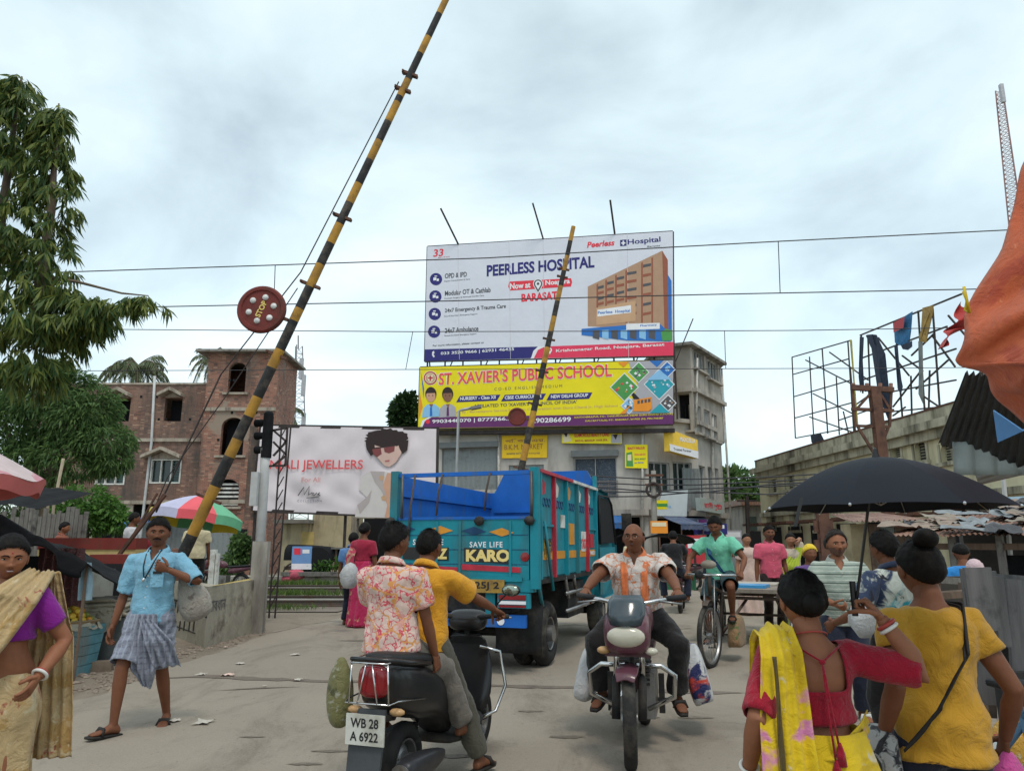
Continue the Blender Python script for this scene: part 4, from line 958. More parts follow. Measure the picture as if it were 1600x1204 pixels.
# ================================================================== BARE HOARDING FRAME on the yellow building
def CX(x, y): return (1180+x/2.867, 440+y/2.867)
FH = Face((at(1238, 600, 42.5).x+.0, 42.5), (at(1512, 560, 27.0).x, 27.0))
def frame(label, segs, w, grp):
 t = thing('hoarding_frame', label, 'steel frame', FH.p(*FH.px(*CX(*segs[0][1]))))
 for (p, q_, o) in segs:
  b = MB(); b.bar(FH.p(*FH.px(*CX(*p)), -o), FH.p(*FH.px(*CX(*q_)), -o), w); b.build('frame_bar', m_frame, t, True)
 return t
frame('smaller bare steel hoarding frame on the far end of the yellow building', [((165, 338), (180, 700), 0), ((165, 338), (430, 262), 0), ((190, 335), (208, 695), .7), ((300, 300), (325, 680), 0), ((290, 425), (303, 685), .9), ((415, 265), (443, 690), 0), ((350, 380), (375, 712), .9), ((170, 415), (420, 345), 0), ((172, 515), (430, 440), 0), ((178, 610), (440, 540), 0), ((180, 700), (445, 650), 0), ((195, 350), (460, 490), .4), ((300, 315), (470, 440), .4), ((205, 605), (440, 690), .5), ((300, 620), (440, 570), .9), ((190, 500), (360, 590), .9), ((360, 560), (440, 500), .9), ((320, 580), (350, 712), .9)], .055, '')
frame('larger bare steel hoarding frame with torn banner strips on the yellow roof', [((470, 240), (925, 55), 0), ((475, 240), (482, 500), 0), ((505, 240), (520, 640), 0), ((627, 190), (660, 615), 0), ((730, 130), (760, 590), .0), ((795, 120), (828, 580), 0), ((680, 395), (675, 612), 1), ((905, 340), (905, 450), 1), ((470, 345), (860, 200), 0), ((480, 440), (900, 300), 0), ((515, 510), (900, 440), 0), ((520, 590), (840, 560), 0), ((490, 645), (870, 560), 0), ((505, 250), (640, 420), .5), ((600, 330), (690, 400), .6), ((640, 330), (740, 230), .6), ((730, 240), (830, 380), .6), ((800, 150), (900, 270), .6), ((660, 480), (800, 350), .6), ((560, 560), (680, 400), .6), ((680, 510), (780, 580), .7), ((550, 600), (605, 560), .7), ((600, 420), (605, 650), 1.0)], .06, '')
m_torn = M('torn_flex', (.02, .03, .055), .6, .4, 5, .3); m_torn2 = M('torn_flex_blue', (.03, .15, .32), .6, .3, 4, .3); m_torn3 = M('torn_flex_ochre', (.35, .22, .06), .6, .3, 4, .3)
for lab, pts, mt in (('long dark navy torn banner strip hanging from the larger frame', [(500, 240), (512, 235), (545, 290), (535, 235), (548, 240), (590, 330), (598, 480), (612, 570), (596, 622), (585, 560), (572, 610), (566, 480), (555, 400), (562, 350), (520, 290)], m_torn), ('blue and red torn banner corner flapping at the frame top', [(628, 185), (708, 138), (704, 215), (690, 270), (650, 285), (632, 275)], m_torn2), ('black torn flap below the blue banner corner', [(655, 285), (700, 262), (706, 295), (690, 306), (665, 300)], m_torn), ('narrow shredded strip hanging between two frame posts', [(630, 285), (640, 280), (655, 380), (668, 470), (655, 510), (642, 480), (648, 400)], m_torn), ('ochre torn banner fold near the orange tarpaulin', [(752, 118), (808, 100), (800, 150), (765, 270), (740, 270), (735, 245), (775, 190), (790, 135)], m_torn3), ('pale shredded banner strip on the right frame post', [(732, 270), (748, 265), (758, 400), (764, 520), (760, 545), (748, 500), (742, 400)], M('torn_flex_grey', (.2, .21, .2), .7, .3)), ('ragged grey shred at the left post of the larger frame', [(472, 245), (490, 250), (488, 350), (494, 470), (482, 500), (474, 420), (478, 330)], m_torn), ('yellow torn strip on the smaller frame', [(428, 258), (437, 262), (452, 440), (468, 640), (460, 640), (444, 440)], M('torn_yellow', (.45, .38, .08), .7, .3)), ('small black and yellow rag at the foot of the smaller frame', [(258, 685), (300, 680), (318, 725), (280, 740), (262, 720)], m_torn)):
 b = MB(); FH.slabpx(b, [CX(*p) for p in pts], .06, .085); bmesh.ops.triangulate(b.bm, faces=b.bm.faces)
 for v in b.bm.verts: v.co += noise.noise_vector(v.co*1.3)*.12
 tag(b.build('torn_banner', mt), lab, 'torn banner', 'torn banner strips on the hoarding frame')
A = lambda pts, m, o: flatp(FH, None, 'x', [CX(*p) for p in pts], m, o)
o = tag(A([(642, 185), (695, 155), (690, 205), (645, 228)], ink('torn_red', (.45, .05, .06)), .25), 'faded red print patch on the blue torn banner corner', 'torn banner', 'torn banner strips on the hoarding frame'); o.name = 'torn_banner'
# brown T shaped rail standard carrying wires
FT_ = Face((at(1330, 600, 23).x, 23), (at(1400, 600, 23).x, 23))
t = thing('catenary_mast', 'rust brown steel mast with crossarms rising behind the black umbrella', 'mast', FT_.p(*FT_.px(1365, 850)))
def CB(p, q_, w, nm): b = MB(); b.bar(FT_.p(*FT_.px(*CX(*p))), FT_.p(*FT_.px(*CX(*q_))), w); b.build(nm, m_rusty, t, True)
b = MB(); zc_ = FT_.px(*CX(540, 480)); b.bar(FT_.p(zc_[0], 0, 0), FT_.p(zc_[0]-.05, zc_[1], 0), .3, .25); b.build('post', m_rusty, t, True)
CB((430, 473), (618, 485), .16, 'crossarm'); CB((432, 570), (620, 577), .1, 'crossarm'); CB((450, 645), (600, 650), .08, 'crossarm')
for s in (((435, 480), (450, 650)), ((610, 485), (602, 650)), ((450, 575), (530, 485)), ((605, 575), (550, 485)), ((460, 650), (530, 765)), ((595, 655), (555, 765))): CB(*s, .07, 'brace')
b = MB()
for x in (440, 500, 560, 608): b.tube([FT_.p(*FT_.px(*CX(x, 475))), FT_.p(*FT_.px(*CX(x, 455)))], .06, 8)
b.each('insulator', M('porcelain', (.25, .12, .08), .3), t, True)
# second mast, the brown post under the umbrella
t = thing('steel_post', 'red brown steel post standing before the yellow building below the umbrella', 'post', gnd(1287, 905)); FQ = Face((at(1280, 850, 20).x, 20), (at(1296, 850, 20).x, 20)); t.location = FQ.p(0, 0)
b = MB(); b.bar(FQ.p(.15, 0), FQ.p(.15, 2.9), .28, .2); b.build('post', m_rusty, t, True); b = MB(); b.bar(FQ.p(-.12, FQ.px(1287, 852)[1]), FQ.p(.42, FQ.px(1287, 852)[1]), .1, .3); b.bar(FQ.p(-.1, FQ.px(1287, 822)[1]), FQ.p(.4, FQ.px(1287, 822)[1]), .08, .3); b.each('collar', m_rusty, t, True)
# ================================================================== LEVEL CROSSING
m_by_b, m_by_y = M('boom_black', (.025, .024, .024), .6, .3, 6, .2, dirt=(.10, .08, .06)), M('boom_yellow', (.46, .24, .035), .6, .25, 6, .2, dirt=(.16, .09, .03), damt=(.45, .66))
m_disc = M('disc_red', (.15, .028, .022), .55, .2, 5, .1, dirt=(.08, .03, .02))
def boom(label, P, Q, r0, r1, n, disc, yellow_first, dr, cat='barrier', cuts=None):
 t = thing('barrier_boom', label, cat, P); P, Q = V(P), V(Q); d = (Q-P)
 L_ = d.length; z = d.normalized(); x = z.cross(V((0, 1, 0))).normalized()
 cuts = cuts or [i/n for i in range(n+1)]
 for i in range(len(cuts)-1):
  b = MB(); a0, a1 = cuts[i], cuts[i+1]
  b.tube([P+d*a0, P+d*a1], [r0+(r1-r0)*a0, r0+(r1-r0)*a1], 14)
  b.build('stripe', m_by_y if (i % 2 == 0) == yellow_first else m_by_b, t, True, smooth='auto')
 for k in (.09, .32, .44, .56, .80, .83):
  c = P+d*k; b = MB(); rr = r0+(r1-r0)*k
  b.bar(c-x*(rr*2.2), c+x*(rr*2.4), .05, .1, up=V((0, 1, 0))); b.build('clamp', m_rusty, t, True)
  b = MB(); b.tube([c+x*rr*2.1+V((0, -.08, 0)), c+x*rr*2.1+V((0, .08, 0))], .022, 6); b.build('bolt', m_rusty, t, True)
 w1, w2 = P+d*.10+V((0, -.05, 0)), P+d*.87
 top = P+d*.55-x*.02
 if disc:
  u, v, o = disc; c = V(u); b = MB(); m = Matrix.Translation(c) @ Matrix.Rotation(R(90), 4, 'X')
  b.lathe([(0, .05), (dr*.78, .05), (dr*.82, .075), (dr*.93, .075), (dr, .05), (dr, -.02), (0, -.02)], 40, m); dd = b.build('stop_disc', m_disc, t, True, smooth='auto')
  if o:
   for k in range(6):
    a = 2*PI*k/6+.25; b = MB(); q_ = c+V((dr*.52*math.cos(a), -.055, dr*.52*math.sin(a))); mm = Matrix.Translation(q_) @ Matrix.Rotation(R(90), 4, 'X')
    b.lathe([(0, .03), (dr*.09, .025), (dr*.125, .005), (dr*.13, -.01)], 16, mm); b.build('reflector', M('reflector', (.62, .62, .6), .3), dd, True, smooth=True)
   me = text_mesh('STOP', .03); co = np.array([v_.co for v_ in me.vertices]); lo, hi = co.min(0), co.max(0); ang = R(68)
   for v_ in me.vertices:
    a = (v_.co.x-(lo[0]+hi[0])/2)/(hi[0]-lo[0])*dr*.72; e2 = (v_.co.y-(lo[1]+hi[1])/2)/(hi[1]-lo[1])*dr*.24
    v_.co = c+V((a*math.cos(ang)-e2*math.sin(ang), -.058, a*math.sin(ang)+e2*math.cos(ang)))
   me.materials.append(ink('stop_yellow', (.72, .55, .16))); link('lettering', me, dd, True)
  k = (c-P).dot(z); b = MB(); b.bar(c+V((0, .03, 0)), P+z*k+x*.1, .06); b.build('disc_arm', m_rusty, t, True)
 return t, P, d, x
BY = 13.3
bp = at(283, 872, BY); bq = at(703, -14, BY)
t, P, d, x = boom('long black and yellow level crossing boom raised high over the road with red stop disc', bp, bq, .104, .066, 19, (at(409.5, 484, BY-.02), 0, True), False, .455, cuts=[0]+[(at(500, v, BY).z-bp.z)/(bq.z-bp.z) for v in (835, 759, 713, 686, 650, 620, 574, 546, 501, 482, 448, 413, 380, 350, 317, 287, 250, 220, 190, 160, 151, 125, 84, 58, 22)]+[1])
b = MB()
pA = P+d*.86-x*.08; pB = at(345, 585, BY); pC = at(235, 800, BY)
b.tube([at(623, 128, BY), at(470, 425, BY-.06), pB], .012, 6); b.tube([pB, pC+V((.1, 0, 0))], .016, 6); b.tube([at(465, 450, BY), at(352, 620, BY), at(262, 745, BY), at(232, 815, BY)], .01, 6)
b.each('stay_wire', m_frame, t, True)
b = MB(); b.bar(at(258, 772, BY-.05), at(185, 868, BY-.05), .075, .05); b.bar(at(246, 770, BY), at(200, 850, BY), .03); b.each('counterweight_arm', m_rusty, t, True)
b = MB(); b.bb((bp.x-.3, BY-.1, 0), (bp.x+.2, BY+.35, 1.1)); b.build('pedestal', m_rusty, t, True, bevel=.02)
b = MB(); b.ball(bp+V((-.12, 0, -.02)), (.2, .16, .2), 12); b.build('pivot', m_rusty, t, True, smooth=True)
B2 = 24.0
boom('far black and yellow level crossing boom raised in front of the billboards', at(806, 772, B2), at(896, 354, B2), .115, .075, 17, (at(808, 651, B2-.05), 0, False), True, .30)
o = bpy.data.objects['barrier_boom.001']; b = MB(); pp = at(806, 772, B2); b.bb((pp.x-.4, B2-.3, 0), (pp.x+.3, B2+.4, pp.z)); b.build('pedestal', m_rusty, o, True)
# signal post + trestle
m_post = M('signal_post', (.46, .46, .45), .6, .15, 4, .1, dirt=(.25, .22, .18), streak=True)
SY = 13.5
t = thing('signal_post', 'pale grey railway signal post seen from behind beside the concrete wall', 'signal', at(405, 930, SY)); t.location.z = 0
b = MB(); b.tube([V((at(404, 900, SY).x, SY, 0)), at(413, 745, SY), at(415, 700, SY)], .085, 12); b.build('post', m_post, t, True, smooth=True)
b = MB(); c = at(417, 688, SY); b.tube([at(415.5, 715, SY), at(420, 650, SY)], [.10, .095], 10); b.ball(at(420, 648, SY), (.095, .095, .08), 10); b.build('signal_head', m_blk_tarp, t, True, smooth='auto')
for v in (660, 680, 702):
 b = MB(); p = at(408, v, SY); b.tube([p+V((.05, .02, 0)), p+V((-.12, .08, 0))], [.06, .075], 10); b.build('lamp_hood', m_blk_tarp, t, True, smooth='auto')
b = MB(); p0, p1 = at(427, 672, SY), at(427, 728, SY)
for s in ((427, 672, 449, 668), (449, 668, 446, 727), (414, 728, 446, 727), (427, 690, 447, 710), (447, 690, 427, 712), (427, 672, 448, 690), (446, 712, 427, 727)): b.bar(at(s[0], s[1], SY), at(s[2], s[3], SY), .035)
b.each('ladder_cage', m_frame, t, True)
b = MB(); b.bb((at(408, 900, SY-.1).x-.14, SY-.25, 0), (at(408, 900, SY).x+.16, SY-.09, 1.55)); b.build('concrete_stub', m_conc, t, True, bevel=.01)
b = MB(); p = at(416, 760, SY); b.bb((p.x-.22, SY-.2, p.z-.35), (p.x-.1, SY-.09, p.z+.25)); b.build('junction_box', m_post, t, True)
LY = 16
t = thing('lattice_post', 'thin dark lattice post between the signal and the pale banner', 'post', V((at(436, 900, LY).x, LY, 0)))
b = MB(); xa, xb = at(431, 800, LY).x, at(440, 800, LY).x; zt_ = at(440, 668, LY).z
b.bar((xa, LY, 0), (xa, LY, zt_), .03); b.bar((xb, LY, 0), (xb+.08, LY, zt_), .03)
for k in range(14): z = .2+k*zt_/14.5; b.bar((xa, LY, z), (xb, LY, z+zt_/16), .02)
b.each('lattice_bar', m_frame, t, True)
# street lamp posts
t = thing('street_lamp', 'slender grey street lamp leaning in front of the yellow school board', 'street lamp', V((at(713, 850, 27).x, 27, 0)))
b = MB(); b.tube([V((at(713, 860, 27).x, 27, 0)), at(713, 752, 27), at(717, 642, 27), at(722, 640, 27), at(738, 637, 27)], .055, 8); b.build('post', M('galv', (.33, .34, .34), .5, .1, metal=.4), t, True, smooth=True)
b = MB(); b.bar(at(736, 638, 27), at(752, 635, 27), .3, .1); b.build('lamp_head', M('lamp_grey', (.2, .2, .2), .5), t, True, bevel=.02)
t = thing('street_lamp', 'grey street lamp head reaching in front of the tall drooping tree', 'street lamp', V((-9, 10.5, 0)))
b = MB(); b.tube([V((-9, 10.5, 0)), at(-70, 300, 10.5), at(-40, 262, 10.5), at(6, 256, 10.5)], .05, 8); b.build('post', m_post, t, True, smooth=True)
b = MB(); p = at(24, 257, 10.5); b.ball(p, (.26, .14, .07), 14); b.bb(p+V((-.2, -.1, -.02)), p+V((.22, .1, -.06))); b.build('lamp_head', M('lamp_grey', (.2, .2, .2), .5), t, True, smooth='auto')
# overhead wires with droppers
m_wire = M('wire', (.05, .05, .055), .5, .1, 2, 0)
def wire(label, pts, r, drops=(), grp='overhead railway wires'):
 t = thing('overhead_wire', label, 'wire', pts[0], group=grp)
 ps = []
 for i in range(len(pts)-1):
  for k in range(12): ps.append(pts[i].lerp(pts[i+1], k/12))
 ps.append(pts[-1]); b = MB(); b.tube(ps, r, 5); b.build('cable', m_wire, t, True, smooth=True)
 for p, q_ in drops: b = MB(); b.tube([p, q_], .012, 5); b.build('dropper', m_wire, t, True)
 return t
def wl(pix, Y0, Y1): return [at(u, v, Y0+(Y1-Y0)*(u-pix[0][0])/(pix[-1][0]-pix[0][0])) for u, v in pix]
Wy0, Wy1 = 19.5, 17.5
def wy(u): return Wy0+(Wy1-Wy0)*(u+200)/2100
def wa(u, v, dy=0): return at(u, v, wy(u)+dy)
wire('highest overhead railway wire crossing the hospital board', [wa(u, v) for u, v in ((-200, 440), (100, 425), (430, 414), (760, 403), (1050, 386), (1216, 377), (1600, 358), (1900, 345))], .016, [(wa(430, 414), wa(428, 474)), (wa(1216, 377), wa(1219, 458))])
wire('second overhead railway wire, below the highest one', [wa(u, v) for u, v in ((-200, 494), (200, 480), (700, 470), (1100, 460), (1600, 450), (1900, 445))], .016)
wire('third overhead railway wire, just above the navy footer', [wa(u, v, 5) for u, v in ((-200, 511), (130, 514), (640, 518), (1050, 517), (1250, 516), (1600, 510), (1900, 506))], .015, [(wa(645, 518, 5), wa(634, 577, 5)), (wa(1132, 517, 5), wa(1134, 575, 5))])
wire('lowest overhead railway wire, level with the school title', [wa(u, v, 5) for u, v in ((-200, 580), (160, 579), (640, 577), (1050, 576), (1400, 575), (1900, 570))], .013)
# bundle of street cables by the corner
for i, (v0, v1, v2) in enumerate(((742, 748, 745), (752, 757, 752), (758, 770, 757), (768, 763, 760), (776, 768, 772))):
 wire(['uppermost thin street cable strung along the corner block', 'second street cable along the corner block', 'third sagging street cable along the corner block', 'fourth street cable crossing the side street', 'lowest street cable along the corner block'][i], [at(900, v0, 33.5), at(1010, (v0+v1)/2+3, 34), at(1090, v1, 33), at(1200, v2, 32), at(1330, v2-8, 30)], .03, grp='street cables')
t = thing('utility_pole', 'weathered concrete utility pole wrapped in cables at the corner', 'pole', V((at(1022, 850, 33).x, 33, 0)))
b = MB(); b.tube([V((at(1022, 850, 33).x, 33, 0)), at(1021, 735, 33)], [.15, .11], 8); b.build('post', m_conc_dk, t, True, smooth=True)
for v in (742, 757): b = MB(); b.bar(at(1008, v, 32.9), at(1036, v, 32.9), .09); b.build('crossarm', m_rusty, t, True)
b = MB(); b.torus(at(1021, 765, 32.85), .3, .06, 18, 6, Matrix.Translation(at(1021, 765, 32.85)) @ Matrix.Rotation(R(90), 4, 'X')); b.build('cable_coil', m_frame, t, True)
t = thing('utility_pole', 'far dark pole with tangled cables beside the grey shed', 'pole', V((at(1168, 850, 42).x, 42, 0)))
b = MB(); b.tube([V((at(1168, 850, 42).x, 42, 0)), at(1167, 775, 42)], .12, 8); b.build('post', m_frame, t, True)
b = MB(); b.bar(at(1152, 782, 42), at(1182, 782, 42), .1); b.build('crossarm', m_frame, t, True)
# ================================================================== MASTS
def mast(label, base, top, w0, w1, n, mat, ant=()):
 t = thing('telecom_mast', label, 'mast', base); base, top = V(base), V(top)
 for k in range(3):
  a = 2*PI*k/3+.4; o = V((math.cos(a), math.sin(a), 0)); b = MB(); b.tube([base+o*w0, top+o*w1], .05*max(1, w0), 5); b.build('leg', mat, t, True)
 b = MB()
 for i in range(n):
  f0, f1 = i/n, (i+1)/n
  for k in range(3):
   a, c = 2*PI*k/3+.4, 2*PI*(k+1)/3+.4
   p0 = base.lerp(top, f0)+V((math.cos(a), math.sin(a), 0))*(w0+(w1-w0)*f0); p1 = base.lerp(top, f1)+V((math.cos(c), math.sin(c), 0))*(w0+(w1-w0)*f1); p2 = base.lerp(top, f0)+V((math.cos(c), math.sin(c), 0))*(w0+(w1-w0)*f0)
   b.bar(p0, p1, .03); b.bar(p0, p2, .03)
 b.build('lattice_bracing', mat, t, True)
 for f, s in ant:
  c = base.lerp(top, f); b = MB(); b.bb(c+V((s*.5, -.8, -.9)), c+V((s*.5+.3, -.5, .9))); b.build('antenna', M('antenna_grey', (.4, .4, .42), .5), t, True)
 return t
m_mast = M('mast_steel', (.24, .23, .24), .6, .2, 2, 0)
mA, mB_ = at(1600, 420, 60), at(1563, 140, 60); mast('tall red and white lattice mast above the orange tarpaulin', mB_+(mA-mB_)*(mB_.z/(mB_.z-mA.z)), mB_, 1.3, .36, 96, M('mast_red', (.30, .17, .16), .6, .4, .4, 0), [(.98, -1)])
mast('distant lattice mobile mast right of the brick tower', V((at(466, 850, 62).x, 62, 0)), at(466, 540, 62), 1.0, .35, 26, m_mast, [(.72, -2), (.8, 1), (.78, -1.4), (.62, 1), (.88, .6)])
b = MB(); b.tube([at(466, 545, 62), at(466, 524, 62)], .06, 5); b.build('lightning_rod', m_mast, bpy.data.objects['telecom_mast.001'], True)
# ================================================================== TREES AND PLANTS
NR = np.random.default_rng(11)
def vnoise(p, s):
 return np.array([noise.noise(V(q)*s) for q in p])
m_bark = M('bark', (.14, .105, .075), .9, .3, 5, .5, 20)
def cloud(c, r, n, rng, shell=.55):
 d = rng.normal(size=(n, 3)); d /= np.linalg.norm(d, axis=1)[:, None]
 k = shell+(1-shell)*rng.random(n)**.6
 return np.array(c)+d*k[:, None]*np.array(r), d
def tree(label, base, trunk, clumps, per, size, width, mat, droop=.2, down=.3, name='broadleaf_tree', seed=1, lean=0, shell=.45, group=None, trunk_r=.16, fil=None):
 rng = np.random.default_rng(seed); base = V(base)
 t = thing(name, label, 'tree', base, group=group)
 b = MB()
 for pts, r0 in trunk: b.tube(pts, np.linspace(r0, r0*.35, len(pts)), 8)
 b.build('trunk', m_bark, t, True, smooth=True)
 P, D = [], []
 for c, r, k in clumps:
  p, d = cloud(c, r, int(per*k), rng, shell); P.append(p); D.append(d)
 P, D = np.concatenate(P), np.concatenate(D)
 D = D*.6+rng.normal(0, .45, D.shape); D[:, 2] -= down
 keep = vnoise(P, .9/max(.3, np.mean([max(c[1]) for c in clumps])*.45)) > -.22
 if fil: keep &= np.array([fil(p) for p in P])
 P, D = P[keep], D[keep]
 leaves('crown', P, D, np.full(len(P), size), np.full(len(P), width), mat, t, True, droop, seed)
 return t
# mast tree with drooping blades, left edge
TY = 8.2
m_mast_leaf = leaf_mat('drooping_leaf', (.025, .075, .025), (.19, .22, .045), .35)
def spindle(pts, n, rng):
 """pts: (u, v, radius in px) down an axis -> clumps of leaves hanging outwards."""
 P, D = [], []
 L_ = len(pts)-1
 for i in range(n//17):
  k = rng.random()*L_; a = int(k); f = k-a
  u, v, r = [pts[a][j]+(pts[a+1][j]-pts[a][j])*f for j in range(3)]
  c = at(u, v, TY); rr = r/FOC*TY*1.05
  an = rng.random()*2*PI; q_ = rr*(.3+.7*rng.random()**.45)*(1+.25*math.sin(an*3+v*.06))
  x, y, z = c.x+q_*math.cos(an), c.y+q_*math.sin(an), c.z
  tw = V((math.cos(an)*.6+rng.normal(0, .3), math.sin(an)*.6+rng.normal(0, .3), -.5)).normalized(); ln = rng.uniform(.12, .3)
  for m_ in range(22):
   s_ = rng.random()*ln; P.append((x+tw.x*s_+rng.normal(0, .012), y+tw.y*s_+rng.normal(0, .012), z+tw.z*s_)); D.append((tw.x*.5+rng.normal(0, .42), tw.y*.5+rng.normal(0, .42), -1.0+rng.normal(0, .3)))
 return np.array(P), np.array(D)
tm = thing('mast_tree', 'tall narrow tree with long drooping leaves and two pointed tops at the left edge', 'tree', V((at(30, 850, TY).x, TY, 0)))
b = MB(); b.tube([V((at(-70, 850, TY).x, TY, 0)), at(-30, 560, TY), at(34, 120, TY)], [.13, .09, .012], 8); b.tube([at(50, 520, TY), at(80, 330, TY), at(92, 162, TY)], [.07, .05, .01], 6); b.tube([at(45, 430, TY), at(120, 440, TY), at(190, 458, TY), at(232, 462, TY)], [.025, .018, .012, .006], 6); b.tube([at(30, 520, TY), at(100, 500, TY), at(150, 490, TY)], [.05, .03, .01], 6)
b.build('trunk', m_bark, tm, True, smooth=True)
SP = [([(34, 118, 5), (30, 150, 18), (20, 215, 26), (10, 300, 40), (15, 400, 62), (10, 500, 80), (0, 590, 70)], 4600), ([(92, 165, 3), (90, 195, 11), (87, 250, 18), (82, 320, 25), (72, 390, 32), (60, 450, 40)], 2300), ([(-40, 300, 60), (-60, 500, 90)], 1500), ([(70, 460, 28), (120, 462, 24), (165, 472, 22), (205, 466, 13), (234, 462, 6)], 1000), ([(40, 520, 55), (95, 500, 36), (145, 488, 18)], 1500), ([(20, 580, 55), (50, 560, 40)], 900)]
pp = [spindle(k, n, NR) for k, n in SP]; P_, D_ = np.concatenate([a for a, _ in pp]), np.concatenate([d for _, d in pp])
leaves('crown', P_, D_, np.full(len(P_), .175), np.full(len(P_), .029), m_mast_leaf, tm, True, .12, 3)
# feathery tree
def cl(lst, Y, dy=.9):
 o = []
 for u, v, ru, rv, k in lst: c = at(u, v, Y); o.append(((c.x, c.y, c.z), (ru/FOC*Y, ru/FOC*Y*dy, rv/FOC*Y), k))
 return o
m_fea = leaf_mat('feathery_leaf', (.05, .11, .035), (.13, .21, .06), .35); m_bri = leaf_mat('bright_leaf', (.05, .13, .025), (.11, .22, .04), .3); m_dkl = leaf_mat('dark_leaf', (.015, .04, .012), (.04, .08, .022), .15)
YT = 21
tree('spreading feathery green tree in front of the brick house', V((at(70, 850, YT).x, YT, 0)), [([V((at(70, 850, YT).x, YT, 0)), at(75, 760, YT), at(90, 690, YT), at(110, 620, YT)], .2), ([at(78, 750, YT), at(140, 700, YT), at(180, 690, YT)], .09), ([at(78, 760, YT), at(20, 690, YT), at(0, 640, YT)], .09)],
     cl([(70, 620, 66, 48, 1.6), (120, 650, 56, 50, 1.5), (150, 640, 40, 40, .8), (30, 660, 55, 50, 1), (160, 690, 50, 32, 1), (105, 715, 60, 40, 1), (40, 730, 60, 45, 1), (0, 690, 60, 70, 1), (170, 720, 34, 22, .6), (85, 580, 30, 18, .5), (120, 600, 30, 22, .5), (20, 780, 50, 35, .7), (-40, 640, 60, 80, 1)], YT), 2700, .19, .045, m_fea, .25, .35, seed=5)
tree('bright green bushy shrub beside the bare sticks', V((at(140, 850, 18).x, 18, 0)), [([V((at(140, 860, 18).x, 18, 0)), at(140, 790, 18)], .07)], cl([(135, 785, 42, 28, 1), (110, 800, 26, 20, .6), (160, 800, 34, 26, .8), (135, 812, 46, 22, .8), (185, 815, 26, 16, .4)], 18), 1300, .15, .06, m_bri, .2, .1, name='shrub', seed=6)
tree('dark green creeper bush against the brick ground floor', V((at(376, 880, 31).x, 31, 0)), [([V((at(376, 890, 31).x, 31, 0)), at(376, 850, 31)], .06)], cl([(376, 850, 14, 16, 1), (370, 872, 18, 12, .8), (388, 860, 10, 20, .6), (360, 885, 18, 10, .5)], 31), 700, .2, .1, m_fea, .2, .2, name='shrub', seed=7)
tree('weedy green bush by the hooded cart', V((at(520, 890, 28).x, 28, 0)), [([V((at(520, 890, 28).x, 28, 0)), at(520, 880, 28)], .03)], cl([(515, 880, 16, 8, 1), (498, 886, 12, 6, .6), (545, 886, 14, 6, .6)], 28), 350, .2, .06, m_bri, .1, -.3, name='shrub', seed=8)
tree('small dark round tree just left of the yellow school board', V((at(634, 850, 52).x, 52, 0)), [([V((at(634, 850, 52).x, 52, 0)), at(634, 640, 52)], .3)], cl([(632, 635, 18, 16, 1), (622, 650, 12, 14, .7), (645, 655, 14, 18, .7), (636, 622, 12, 8, .4), (628, 665, 16, 10, .5)], 52), 600, .5, .24, m_dkl, .1, .1, seed=9)
tree('hazy green trees closing the side street between the grey and yellow buildings', V((at(1155, 850, 75).x, 75, 0)), [([V((at(1155, 850, 75).x, 75, 0)), at(1155, 760, 75)], .4)], cl([(1150, 752, 28, 20, 1), (1180, 765, 26, 16, .8), (1135, 745, 10, 12, .4), (1165, 780, 40, 16, .8)], 75), 700, .8, .35, m_fea, .1, .1, seed=10)
m_palm = leaf_mat('palm_leaf', (.06, .085, .035), (.13, .15, .075), .15)
def palm(label, u, v, Y, rpx, n, seed, base_u=None):
 rng = random.Random(seed); c = at(u, v, Y); bse = V((at(base_u or u, 850, Y).x, Y, 0))
 t = thing('palm_tree', label, 'tree', bse, group='coconut palms behind the brick building')
 b = MB(); b.tube([bse, bse.lerp(c, .6)+V((.15, 0, 0)), c], [.22, .17, .15], 8); b.build('trunk', m_bark, t, True, smooth=True)
 Lf = rpx/FOC*Y; P, D, S = [], [], []
 rb = MB()
 for i in range(n):
  an = 2*PI*i/n+rng.uniform(-.2, .2); el = rng.uniform(-.25, 1.25); ps = []
  for k in range(15):
   f = k/14; hor = Lf*(math.sin(min(1.5, f*1.25))*.92)*math.cos(el*.55); z = Lf*(math.sin(el)*f*1.0-.75*f*f*(1.25-.35*el))
   ps.append(c+V((math.cos(an)*hor, math.sin(an)*hor, z)))
  rb.tube(ps, np.linspace(.045, .012, 15), 4)
  for k in range(1, 14):
   d = (ps[k+1]-ps[k-1]).normalized(); sd = d.cross(V((0, 0, 1))).normalized()
   for m in range(3):
    p = ps[k].lerp(ps[k+1], m/3)
    for s in (-1, 1): P.append(p); D.append(sd*s*.75+d*.55+V((0, 0, -.75))); S.append(Lf*.30*(1-.55*abs(k/14-.35)))
 rb.build('frond_rib', m_bark, t, True)
 leaves('crown', np.array(P), np.array(D), np.array(S), np.array(S)*.10, m_palm, t, True, .15, seed)
palm('coconut palm rising clear above the flat brick parapet', 214, 572, 50, 62, 20, 1)
palm('coconut palm half hidden behind the left edge of the stair tower', 336, 560, 52, 44, 14, 2)
palm('coconut palm fronds showing along the right side of the stair tower', 446, 640, 52, 36, 13, 3)
